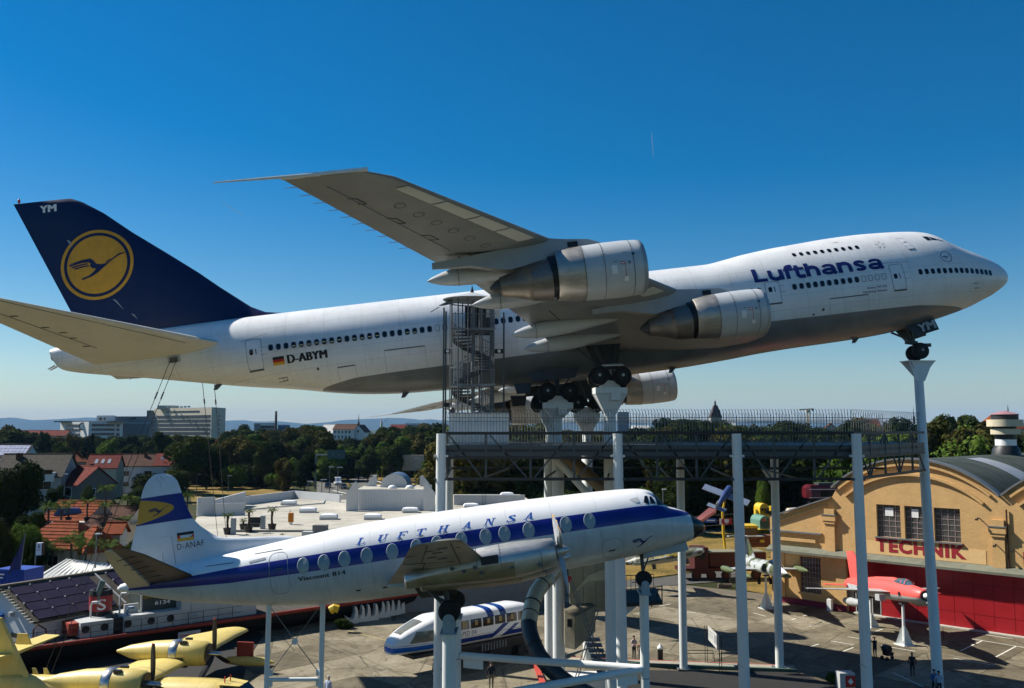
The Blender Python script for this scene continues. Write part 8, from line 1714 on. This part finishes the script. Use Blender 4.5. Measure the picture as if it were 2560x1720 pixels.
p = AT(1790, 1400, 106); o = thing('red_locomotive', 'dark red steam locomotive behind the black radar nose', 'locomotive', (p.x, 106, 0), R_(4))
MB().box((2.2, 0, 2.3), (6.5, 2.2, 1.5)).ob('boiler_housing', m_exr, o); MB().box((-2.0, 0, 2.2), (1.6, 2.4, 2.9)).ob('cab', m_exr, o); MB().box((2.0, 0, 3.12), (6.6, 2.3, .12)).ob('roof', mat('loco_roof', (.20, .19, .12), .7), o); MB().box((-.2, 0, 1.2), (8.6, 2.4, .35)).ob('frame', m_exr, o); MB().box((-2, -1.22, 2.8), (.9, .06, .8)).ob('window', m_glass, o)
for x in (-2.6, -.9, .8, 2.5, 4.2): MB().lathe([(-.08, .55), (.08, .55)], (x, -1.1, .6), (0, 1, 0), 18).ob('wheel', m_hull, o); MB().lathe([(-.03, .35), (.03, .35)], (x, -1.22, .6), (0, 1, 0), 14).ob('wheel_disc', m_exr, o)
o = MB().prism([AT(1738, 1305, 112), AT(1752, 1308, 112), AT(1791, 1281, 114), AT(1773, 1276, 114)], (0, 0, .35)).ob('salmon_ramp', mat('ramp_salmon', (.55, .20, .17), .6)); tag(o, 'salmon pink sloping chute beside the black radar nose', 'chute')
for u0, u1, v0, v1, m, txt, l in ((1763, 1791, 1296, 1307, mat('banner_blue', (.02, .09, .36), .6), 'AUTO & TEC', 'blue fence banner with white lettering'), (1799, 1829, 1296, 1311, mat('banner_red', (.50, .03, .03), .6), '', 'red and white fence banner with a shield emblem')):
    a, b = AT(u0, v1, 121), AT(u1, v0, 121); o = thing('fence_banner', l, 'banner', (a.x, 121, a.z)); w_, h_ = b.x - a.x, b.z - a.z; MB().box((w_ / 2, 0, h_ / 2), (w_, .04, h_)).ob('cloth', m, o)
    if txt: MB().box((w_ * .5, -.03, h_ * .55), (w_ * .72, .01, h_ * .3)).ob('white_print', m_white, o)
    else:
        MB().prism([(0, -.03, 0), (w_ * .24, -.03, 0), (w_ * .14, -.03, h_ / 2), (w_ * .24, -.03, h_), (0, -.03, h_)], (0, -.01, 0)).ob('white_print', m_white, o); MB().prism([(w_ * .58 + .3 * x, -.04, h_ * .5 + .3 * z_) for x, z_ in ((-1, 1), (1, 1), (1, -.2), (0, -1), (-1, -.2))], (0, -.01, 0)).ob('shield', m_white, o)
def wire_fence(pts, h, label, m=m_galv):
    o = thing('wire_fence', label, 'fence', pts[0]); p0 = V(pts[0])
    for a, b in zip(pts, pts[1:]):
        a, b = V(a) - p0, V(b) - p0; n = max(1, int((b - a).length / 2.5))
        for k in range(n + 1): q = a + (b - a) * k / n; MB().tube(q, q + V((0, 0, h)), .04, n=5).ob('post', m, o)
        for z_ in (.1, h * .5, h): MB().tube(a + V((0, 0, z_)), b + V((0, 0, z_)), .02, n=4).ob('wire', m, o)
wire_fence([AT(1740, 1318, 121.5), AT(1835, 1312, 121.5)], 1.4, 'wire fence carrying the two banners'); wire_fence([G(1850, 1256), G(1960, 1252)], 2.0, 'grey railway fence in front of the dark trees'); wire_fence([G(1720, 1430), G(1850, 1424)], 1.0, 'low wire fence in front of the red locomotive'); wire_fence([G(1730, 1400), G(1960, 1380)], 1.0, 'low wire fence on the dry grass beside the locomotive')
p = AT(1812, 1282, 128); o = thing('pole_plane', 'small dark blue low wing plane tilted on a curved yellow pole', 'airplane', (p.x, 128, 0)); z0 = zy(1235, 128)
MB().loft([E2(x, 0, w_, w_ * 1.15, 14) for x, w_ in ((-3.4, .08), (-1.5, .35), (0, .5), (1.6, .48), (2.0, .2))]).ob('fuselage', mat('plane_dark_blue', (.03, .055, .15), .4), o, 60)
f = bpy.data.objects[o.children[0].name]; f.matrix_local = Matrix.Translation((.1, 0, z0)) @ Euler((R_(22), R_(-32), R_(50))).to_matrix().to_4x4()
MB().box((.3, 0, -.2), (1.2, 6.6, .12)).ob('wing', mat('plane_pale_blue', (.17, .21, .29), .4), f); MB().box((-3.1, 0, .15), (.7, 2.6, .07)).ob('tailplane', mat('plane_pale_blue', (.17, .21, .29), .4), f); MB().box((-3.1, 0, .6), (.8, .07, 1.0)).ob('fin', m_wgrey, f)
MB().path([(0, 0, 0), (-.25, 0, z0 * .35), (-.3, 0, z0 * .7), (.1, 0, z0 - .3)], [.16, .2, .18, .1], 10).ob('pole', m_exy, o); MB().box((0, 0, .08), (3.2, 1.6, .2)).ob('base', m_conc, o)
a = AT(2018, 1246, 150); o = thing('maroon_railcar', 'maroon and black railcar with cream line behind the hall', 'railcar', (a.x + 7, 150, a.z), R_(2))
MB().loft([[(x, y, z_) for y, z_ in ((-1.5, 0), (1.5, 0), (1.5, 1.4), (1.2, 2.2), (-1.2, 2.2), (-1.5, 1.4))] if x > -7 else [(x, y * .7, z_ * .85) for y, z_ in ((-1.5, .2), (1.5, .2), (1.5, 1.4), (1.2, 2.1), (-1.2, 2.1), (-1.5, 1.4))] for x in (-7.6, -6.9, 8)]).ob('body', mat('railcar_maroon', (.10, .008, .012), .35), o, 30)
for z_ in (0.25, 1.55): MB().box((0, -1.53, z_), (14.4, .05, .10)).ob('cream_line', m_wallw, o)
MB().box((.6, -1.5, .9), (12, .06, .9)).ob('window_band', m_glass, o); MB().box((1, 0, 2.4), (13, 2.0, .3)).ob('roof', m_steel, o); MB().box((0, 0, -a.z / 2), (14, 2, a.z)).ob('plinth', m_hull, o)
a = AT(1995, 1282, 118); o = thing('beige_coach', 'old beige coach with rounded roof behind the sloping wall of the hall', 'coach', (a.x + 2.2, 118, a.z - 1.6), R_(-4)); MB().loft([[(x, y, z_) for y, z_ in ((-1.1, 0), (1.1, 0), (1.1, 1.6 * k), (.7, 2.3 * k), (-.7, 2.3 * k), (-1.1, 1.6 * k))] for x, k in ((-3.8, .6), (-3.4, .92), (-1, 1), (6, 1))]).ob('body', mat('coach_beige', (.50, .45, .34), .4), o, 40); MB().box((-3.3, 0, 1.45), (.5, 1.7, .45)).ob('windscreen', m_glass, o); MB().ball((.5, 0, 2.35), .35, 10, 6, sc3=(1, 1, .5)).ob('roof_vent', m_wallw, o); MB().box((1, 0, -.8), (8, 1.9, 1.6)).ob('plinth', m_hull, o)
m_oc = split_mat('old_jet_camouflage', (.075, .085, .05), (.32, .33, .32), -.3, (.30, .31, .28))
M = jet_frame(AT(1757, 1376, 95), AT(1552, 1410, 101)); o = thing('old_jet', 'old dark camouflaged jet lying on the dry grass with yellow lettering', 'fighter jet', M=M)
MB().loft([E2(x, 0, w_, w_) for x, w_ in ((0, .25), (-.4, .42), (-2.5, .62), (-5, .65), (-8, .45), (-9.3, .2))]).ob('fuselage', m_oc, o, 60); MB().lathe([(.05, .24), (-.3, .3)], (0, 0, 0), (1, 0, 0), 14).ob('nose_ring', m_hub, o)
for s in (1, -1): MB().prism([(-2.8, s * .5, -.1), (-5.2, s * .5, -.1), (-6.6, s * 3.2, -.2), (-5.6, s * 3.2, -.2)], (0, 0, .12)).ob('wing', m_oc, o)
MB().prism([(-7.0, -.05, .3), (-9.2, -.05, .2), (-9.6, -.05, 1.3), (-8.6, -.05, 1.4)], (0, .1, 0)).ob('fin', m_oc, o); sign_text('lettering', 'TECHNIK MUSEUM', (-6.3, -.72, -.1), (1, 0, 0), (0, 0, 1), 4.4, .34, m_exy, o, .02); sign_text('lettering', 'D-F', (-8.9, -.60, -.2), (1, 0, 0), (0, 0, 1), .9, .3, m_black, o)
for x in (-2, -6): MB().box((x, 0, -.75), (.3, .3, .7)).ob('support', m_strut, o)
o = thing('animal_statue', 'dark weathered seated animal statue on the dry grass', 'statue', G(1800, 1414)); m_st = mat('statue_stone', (.16, .13, .11), .8, var=.5, scale=3)
MB().loft([E2(x, z_, w_, h_, 12) for x, z_, w_, h_ in ((-1.1, .35, .1, .1), (-.9, .45, .32, .35), (-.2, .8, .36, .55), (.15, 1.25, .28, .45), (.35, 1.75, .26, .3), (.62, 1.72, .16, .18), (.78, 1.66, .07, .08))]).ob('body', m_st, o, 60)
for y in (-.2, .2): MB().path([(.2, y, 1.0), (.35, y, .5), (.4, y, .05), (.6, y, .05)], [.14, .1, .09, .06], 8).ob('foreleg', m_st, o)
tag(MB().box(G(1741, 1432) + V((0, 0, .6)), (.7, .04, .6)).tube(G(1741, 1432), G(1741, 1432) + V((0, 0, .6)), .03, n=5).ob('notice_board', mat('notice_blue_grey', (.34, .36, .48), .6)), 'small blue grey notice board on the low wire fence', 'sign')
for k in range(6): tag(MB().box(G(1800 + 5 * k, 1469) + V((0, 0, .2)), (.42, .35, .4), .2 * k).ob('stone_block', m_st), ['rough stone block, leftmost of the row beside the asphalt path', 'second rough stone block beside the asphalt path', 'third rough stone block beside the asphalt path', 'fourth rough stone block beside the asphalt path', 'fifth rough stone block beside the asphalt path', 'rough stone block nearest to the camouflaged jet'][k], 'stone', 'stone blocks beside the asphalt path')
o = thing('barrier', 'pale metal crowd barrier left of the camouflaged jet', 'barrier', G(1824, 1458)); MB().beam((0, 0, .9), (1.2, .8, .9), .05).beam((0, 0, .1), (1.2, .8, .1), .05).ob('frame', m_galv, o)
for k in range(9): MB().beam((.15 * k, .1 * k, .1), (.15 * k, .1 * k, .9), .02).ob('bar', m_galv, o)
# ================================================================ streamlined train car, yard furniture, people
TP, TN = V((1.1, 72.5, 0)), V((-8.9, 63.9, 0)); td = (TN - TP).normalized()
tr = thing('maglev_train', 'white streamlined train car with blue stripes and big cab windows, raised on legs', 'train car', TP, math.atan2(td.y, td.x))
LT = (TN - TP).length - .5
t = NT('train_paint'); P = t.xyz(t.co()); x, z = P[0], P[2]
def rng(v, a, b):
    return t.math('MULTIPLY', t.math('GREATER_THAN', v, a), t.math('LESS_THAN', v, b))
zz = t.math('SUBTRACT', z, 1.45)
band = rng(zz, .32, .66)
dg = rng(t.math('SUBTRACT', zz, t.math('MULTIPLY_ADD', x, -.62, 3.30)), -.28, .10); dg = t.math('MULTIPLY', dg, rng(zz, .3, 1.25))
dg2 = rng(t.math('SUBTRACT', zz, t.math('MULTIPLY_ADD', x, -.62, 2.45)), -.2, .10); dg2 = t.math('MULTIPLY', dg2, rng(zz, .3, 1.1))
gap = rng(t.math('SUBTRACT', zz, t.math('MULTIPLY_ADD', x, -.62, 2.85)), -.32, .28)
rf_ = t.math('MULTIPLY', t.math('GREATER_THAN', zz, 1.85), t.math('MAXIMUM', rng(x, 3.1, 3.7), rng(x, 4.3, 4.9)))
m1 = t.math('MAXIMUM', t.math('MAXIMUM', t.math('MULTIPLY', band, t.math('SUBTRACT', 1.0, gap)), dg), t.math('MAXIMUM', dg2, rf_))
line = rng(zz, .74, .765)
bl = t.mix(t.math('GREATER_THAN', x, LT - 4.2), (.010, .035, .20), (.012, .12, .46))
col = t.mix(m1, t.ramp(t.noise(.8, 5, .6), [(.3, (.74, .745, .75)), (.6, (.80, .80, .80))]), bl); col = t.mix(line, col, (.02, .03, .08)); m_tr = t.set(col, .22, 0, .5)
def tring(x):
    k = LT - x; f = min(1, (max(k, 0) / 3.6)) ** .42; g_ = min(1, (max(x, 0) / 1.6)) ** .5
    w = 1.35 * (.25 + .75 * f) * (.62 + .38 * g_); hz2 = 1.45 + (2.42 if k > 3.4 else .95 + 1.47 * max(0, min(1, (k - .15) / 3.2)) ** .62) * (.80 + .20 * g_); zb = 1.45 + .22 * (1 - f)
    return [(x, w * math.copysign(abs(math.cos(a)) ** .62, math.cos(a)), (hz2 + zb) / 2 + (hz2 - zb) / 2 * math.copysign(abs(math.sin(a)) ** .62, math.sin(a))) for a in [2 * math.pi * i / 40 for i in range(40)]]
MB().loft([tring(x) for x in [0, .15, .5, 1, 1.6] + [2 + .4 * i for i in range(int((LT - 2.4) / .4))] + [LT - .5, LT - .3, LT - .12, LT - .02]]).ob('body', m_tr, tr, 60)
def ty(x, z):
    R0 = tring(x); best = [p for p in R0 if p[1] > 0]; best.sort(key=lambda p: p[2]); return float(np.interp(z, [p[2] for p in best], [p[1] for p in best]))
def tpane(x0, x1, z0, z1, m=m_glass, nm='window', lean=0.0, off=.02):
    vs = []
    for j in range(4):
        for i in range(5):
            z_ = z0 + (z1 - z0) * j / 3; x_ = x0 + (x1 - x0) * i / 4 + lean * j / 3; vs.append((x_, ty(x_, z_) + off, z_))
    return MB().add(vs, [(j * 5 + i, j * 5 + i + 1, j * 5 + i + 6, j * 5 + i + 5) for j in range(3) for i in range(4)]).ob(nm, m, tr)
m_twin = mat('train_glass_brown', (.035, .018, .008), .1, spec=.6); m_seat = mat('seat_tan', (.40, .27, .10), .7)
for k in range(7):
    w = tpane(1.0 + 1.13 * k, 2.0 + 1.13 * k, 2.72, 3.34, m_twin); w2 = tpane(1.35 + 1.13 * k, 1.6 + 1.13 * k, 2.9, 3.25, m_seat, 'seat_back', 0, .024); w2.parent = w
m_cab = mat('cab_glass', (.16, .16, .13), .1, var=.3, spec=.6)
tpane(LT - 3.9, LT - 3.1, 2.55, 3.35, m_twin, 'cab_side_window', -.1); tpane(LT - 2.95, LT - 1.15, 2.32, 3.05, m_cab, 'cab_window', -.55); 
vs = []
for j in range(4):
    for i in range(5):
        k = .75 + 1.75 * j / 3; x_ = LT - k; R0 = tring(x_); zt = max(p[2] for p in R0); a = R_(90 - 42 + 84 * i / 4); w_ = max(p[1] for p in R0); vs.append((x_ + .02, w_ * .72 * math.cos(a), zt - .10 * abs(math.cos(a)) ** 2 * 1.2 + .03))
MB().add(vs, [(j * 5 + i, j * 5 + i + 1, j * 5 + i + 6, j * 5 + i + 5) for j in range(3) for i in range(4)]).ob('windscreen', m_cab, tr, 60)
vs, fs = fit2d(text2d('TRANSRAPID 04', 1, 0, 0, 1.05, .3), 3.3, .32); MB().add([(9.3 - a - .0, ty(9.3 - a, 2.28 + b) + .02, 2.28 + b) for a, b in vs], fs).ob('lettering', m_black, tr)
MB().box((3.9, 0, .62), (7.8, 1.3, 1.3)).ob('guideway', m_steel2, tr)
for x_ in (1.5, 4.5, 7.5): MB().box((x_, 0, .35), (.5, 2.2, .7)).ob('foot', m_steel2, tr)
MB().box((5.8, 0, 1.38), (11, 2.2, .22)).ob('underframe', m_steel2, tr)
for k in range(9): MB().box((3 + .28 * k, 1.08, 1.15), (.1, .08, .5)).ob('magnet', m_galv, tr)
for y_ in (-.5, .5): MB().lathe([(0, .12), (.05, .12)], (LT - .35, y_, 2.0), (1, 0, 0), 12).ob('headlight', m_white, tr)
# white bench shells under the tug
prof = [(-.5, .0), (-.42, .95), (-.30, 1.25), (-.18, 1.22), (-.22, .9), (-.12, .42), (.18, .30), (.48, .55), (.55, .48), (.30, .0)]
bsh = MB().prism([(x, -.42, z) for x, z in prof], (0, .84, 0)).mesh('bench_shell', mat('shell_white', (.66, .65, .58), .55, var=.08))
for k, (a, b) in enumerate([(1085, 612), (1150, 600), (1210, 592), (1282, 582), (1350, 560), (1395, 556), (1440, 540), (1495, 530), (1545, 518), (1190, 545), (1235, 520), (1375, 500), (1520, 470), (1780, 462), (1850, 458)]):
    u, v = 600 + a / 3.89, 1400 + b / 3.89; p = G(u, v)
    if k > 8: p.z = .0
    o = link('bench_shell', bsh, None, p, (0, 0, R_(205 + rnd.uniform(-8, 8)))); o.scale = (1.05, 1.0, 1.15)
    tag(o, ('%s white curved bench shell from the left in the front row under the tug' % 'first second third fourth fifth sixth seventh eighth ninth'.split()[k] if k < 9 else '%s white curved bench shell from the left behind the front row' % 'first second third fourth fifth sixth'.split()[k - 9]), 'bench', 'white bench shells under the tug')
tree_at('bush', 0, 866, 1535, 80, 50, 'dark bluish shrub left of the white bench shells', 'shrub')
o = tag(MB().path([AT(826, 1526, 79), AT(836, 1520, 79), AT(846, 1523, 79)], .35, 8).ob('yellow_float', m_exy), 'yellow float lying in the dark under the tug', 'float')
# yard furniture
p = G(1651, 1651); o = thing('bollard_lamp', 'black bollard lamp with white cap on the kerb', 'bollard lamp', p); MB().lathe([(0, .20), (.82, .20), (.84, .21)], (0, 0, 0), (0, 0, 1), 16).ob('body', m_black, o, 40); MB().lathe([(.84, .22), (.95, .22), (1.2, .02)], (0, 0, 0), (0, 0, 1), 16).ob('cap', m_white, o)
for u0, u1, v, l in ((1719, 1786, 1655, 'left low black hoop rail on the kerb'), (1803, 1868, 1652, 'right low black hoop rail on the kerb')):
    a, b = G(u0, v), G(u1, v); o = thing('hoop_rail', l, 'rail', a, 0, None); d = b - a
    for s in (V((0, 0, 0)), V((.1, .9, 0))): MB().path([s, s + V((0, 0, .62)), d + s + V((0, 0, .62)), d + s], .03, 6).ob('hoop', m_steel2, o)
a, b = G(1766, 1660), G(1802, 1682); o = thing('info_sign', 'tilted white information board on two black lattice posts', 'sign', a); d = b - a
for s in (V((0, 0, 0)), d):
    for q in (-.08, .08): MB().beam(s + V((q, 0, 0)), s + V((q, 0, 2.75 if s.x < .1 else 2.6)), .04).ob('post', m_steel2, o)
bp = [V((.15, -.05, 2.75)), d + V((-.1, -.05, 2.55)), d + V((-.1, -.05, 1.45)), V((.15, -.05, 1.75))]
MB().prism(bp, (0, .05, 0)).ob('board', mat('board_offwhite', (.46, .46, .44), .6), o)
for f0, f1, g0_, g1_ in ((.12, .45, .25, .33), (.12, .5, .45, .52), (.12, .4, .62, .68), (.55, .92, .2, .75)):
    e_ = lambda f, g: (bp[0] + (bp[1] - bp[0]) * f) * (1 - g) + (bp[3] + (bp[2] - bp[3]) * f) * g + V((0, -.012, 0)); MB().add([e_(f0, g0_), e_(f1, g0_), e_(f1, g1_), e_(f0, g1_)], [(0, 1, 2, 3)]).ob('print', m_dk, o)
p = G(2120, 1728); o = thing('kiosk_box', 'white box with a red emblem panel at the lower edge', 'box', p); MB().box((0, .4, .55), (1.0, .8, 1.15)).ob('case', m_wgrey, o); MB().box((.18, -.02, .62), (.62, .04, .72)).ob('red_panel', m_red, o); MB().prism([(.0, -.05, .6), (.18, -.05, .85), (.36, -.05, .6), (.18, -.05, .42)], (0, -.01, 0)).ob('emblem', m_white, o)
o = tag(MB().beam(G(1333, 1650) + V((0, 0, .1)), G(1360, 1722) + V((0, 0, .1)), .35, .3).ob('red_kerb_beam', mat('beam_red', (.42, .05, .03), .6)), 'red painted low beam beside the spiral slide foot', 'beam')
tag(MB().box((fx(1452, 62), 62, .4), (3.4, 2.4, .8)).ob('white_platform', m_wallw), 'low white platform at the foot of the support columns', 'platform')
tree_at('bush', 1, 2062, 1662, 63, 34, 'small flowering shrub in the jet shadow', 'shrub')
# people -------------------------------------------------------------------
m_skin = mat('skin', (.42, .24, .16), .6); m_hair = {'dark': mat('hair_dark', (.02, .014, .01), .7), 'grey': mat('hair_grey', (.45, .44, .42), .7)}
def person(label, loc, H_, face, shirt, legs, hair='dark', arms='down', stride=.0):
    k = H_ / 1.75; o = thing('person', label, 'person', loc, face)
    Vt, Ed, Rd = [], [], []
    def add(p, r, par=None):
        Vt.append(tuple(q * k for q in p)); Rd.append(r * k)
        if par is not None: Ed.append((par, len(Vt) - 1))
        return len(Vt) - 1
    hip = add((0, 0, .95), .14); waist = add((0, 0, 1.1), .13, hip); chest = add((.01, 0, 1.32), .155, waist); nk = add((.01, 0, 1.48), .06, chest); hd0 = add((.025, 0, 1.58), .082, nk); hd = add((.03, 0, 1.67), .088, hd0)
    for s in (1, -1):
        h = add((0, s * .10, .88), .095, hip); kn = add((.03 + s * stride * .5, s * .10, .49), .062, h); an = add((-.02 + s * stride, s * .10, .09), .042, kn); add((.14 + s * stride, s * .11, .035), .036, an)
        sh = add((0, s * .19, 1.40), .062, chest)
        if arms == 'down': el, wr, hn = (-.03, s * .25, 1.13), (.04, s * .25, .89), (.06, s * .24, .80)
        elif arms == 'photo': el, wr, hn = (.20, s * .24, 1.32), (.30, s * .08, 1.56), (.32, s * .05, 1.63)
        else: el, wr, hn = (.02, s * .25, 1.14), (.24, s * .14, 1.12), (.31, s * .08, 1.14)
        e = add(el, .046, sh); w = add(wr, .03, e); pm_ = add(hn, .032, w); dv = V(hn) - V(wr); dv.normalize()
        for q in range(5):
            b_ = V(hn) + dv * (.05 + .02 * (q in (1, 2))) + V((.012 * (q - 2), s * -.012 * (q == 0) * 3, .006 * (q - 2))); add(tuple(b_), .009, pm_)
    me = bpy.data.meshes.new('body'); me.from_pydata(Vt, Ed, []); b = link('body', me, None)
    sk = b.modifiers.new('skin', 'SKIN'); sk.use_smooth_shade = True
    for i, r in enumerate(Rd): me.skin_vertices[0].data[i].radius = (r, r)
    me.skin_vertices[0].data[0].use_root = True; b.modifiers.new('sub', 'SUBSURF').levels = 1; b.modifiers['sub'].render_levels = 1
    dg = bpy.context.evaluated_depsgraph_get(); m2 = bpy.data.meshes.new_from_object(b.evaluated_get(dg)); COL.objects.unlink(b); bpy.data.objects.remove(b)
    m2.materials.clear()
    for m in (m_skin, shirt, legs, m_black): m2.materials.append(m)
    hw = {'down': (.05, .25, .82), 'photo': (.31, .06, 1.6), 'hold': (.29, .1, 1.13)}[arms]
    for f in m2.polygons:
        c = f.center / k; hand = min((c - V((hw[0], s * hw[1], hw[2]))).length for s in (1, -1)) < .11
        f.material_index = 0 if c.z > 1.48 or hand else 1 if c.z > .97 or abs(c.y) > .19 else 3 if c.z < .10 else 2
    link('body', m2, o)
    MB().ball((.005 * k, 0, 1.70 * k), .098 * k, 12, 8, sc3=(1.0, .95, .78)).ob('hair', m_hair[hair], o, 60); MB().prism([(.108 * k, -.012 * k, 1.63 * k), (.108 * k, .012 * k, 1.63 * k), (.10 * k, 0, 1.68 * k)], (.02 * k, 0, -.01 * k)).ob('nose', m_skin, o)
    return o
sh_dark = mat('shirt_dark', (.012, .013, .02), .8); sh_lb = mat('shirt_light_blue', (.38, .45, .58), .8); sh_pk = mat('shirt_pale_pink', (.52, .40, .40), .8); tr_d = mat('trousers_dark', (.02, .02, .025), .8); tr_k = mat('trousers_khaki', (.16, .14, .10), .8); sh_b = mat('shirt_blue', (.06, .14, .32), .8)
person('person in dark jacket and khaki trousers seen from behind between the white posts', G(1228, 1724), 1.76, R_(90), sh_dark, tr_k)
person('person with grey hair and light blue shirt at the lower edge beside the trestle', G(820, 1762), 1.74, R_(60), sh_lb, tr_d, 'grey')
person('person in pale pink shirt looking at a phone behind the nose wheel post', G(1585, 1648), 1.70, R_(-60), sh_pk, tr_d, 'dark', 'hold')
person('person in dark clothes sitting close beside the one with the phone', G(1601, 1650), 1.35, R_(-90), mat('shirt_tan', (.35, .18, .10), .8), tr_d)
person('person all in black raising a camera beside a pushchair', G(2188, 1646), 1.55, R_(100), sh_dark, tr_d, 'dark', 'photo')
person('person in dark clothes standing in the jet shadow right of the pushchair', G(2282, 1692), 1.62, R_(-120), sh_dark, tr_d)
person('person in blue top at the foot of the leaning nose post, left one', G(2337, 1740), 1.66, R_(-80), sh_b, tr_d, 'dark', 'hold'); person('person in pale top at the foot of the leaning nose post, right one', G(2349, 1743), 1.62, R_(-100), sh_lb, tr_d)
person('person in black half hidden behind the far wing wheel post', G(1084, 1712), 1.7, R_(180), sh_dark, tr_d)
p = G(2221, 1650); o = thing('pushchair', 'black pushchair with hood beside the person with a camera', 'pushchair', p, R_(20))
MB().loft([[(x, y, z) for x, z in ((-.3, .35), (.25, .35), (.35, .55), (.1, .62), (-.15, .95), (-.38, .9))] for y in (-.24, .24)]).ob('seat', m_black, o); MB().lathe([(-.24, .3), (.24, .3)], (-.12, 0, .82), (0, 1, 0), 12).ob('hood', m_black, o); MB().path([(-.2, -.24, .5), (-.55, -.22, 1.05), (-.55, .22, 1.05), (-.2, .24, .5)], .025, 6).ob('handle', m_steel2, o)
for x, y in ((-.35, -.26), (-.35, .26), (.35, 0)): MB().lathe([(-.03, .06), (-.03, .15), (.03, .15), (.03, .06)], (x, y, .15), (0, 1, 0), 14).ob('wheel', m_tyre, o)
# condensation trails high above the haze
t = NT('contrail'); n = t.noise(.002, 3, .6, t.geo()); t.set((.9, .92, .95), 1, 0, 0); t.l(t.math('MULTIPLY_ADD', n, .3, .0), t.b.inputs['Alpha']); m_ct = t.m
for (u0, v0), (u1, v1), r, l in (((552, 503), (618, 546), 9, 'short thin condensation trail above the jet tail'), ((1629, 330), (1634, 394), 6, 'short upright condensation trail in the upper right sky')):
    a, b = AT(u0, v0, 9000), AT(u1, v1, 9600); tag(MB().path([a, a + (b - a) * .3, b], [r * .3, r, 2], 8).ob('condensation_trail', m_ct), l, 'condensation trail')
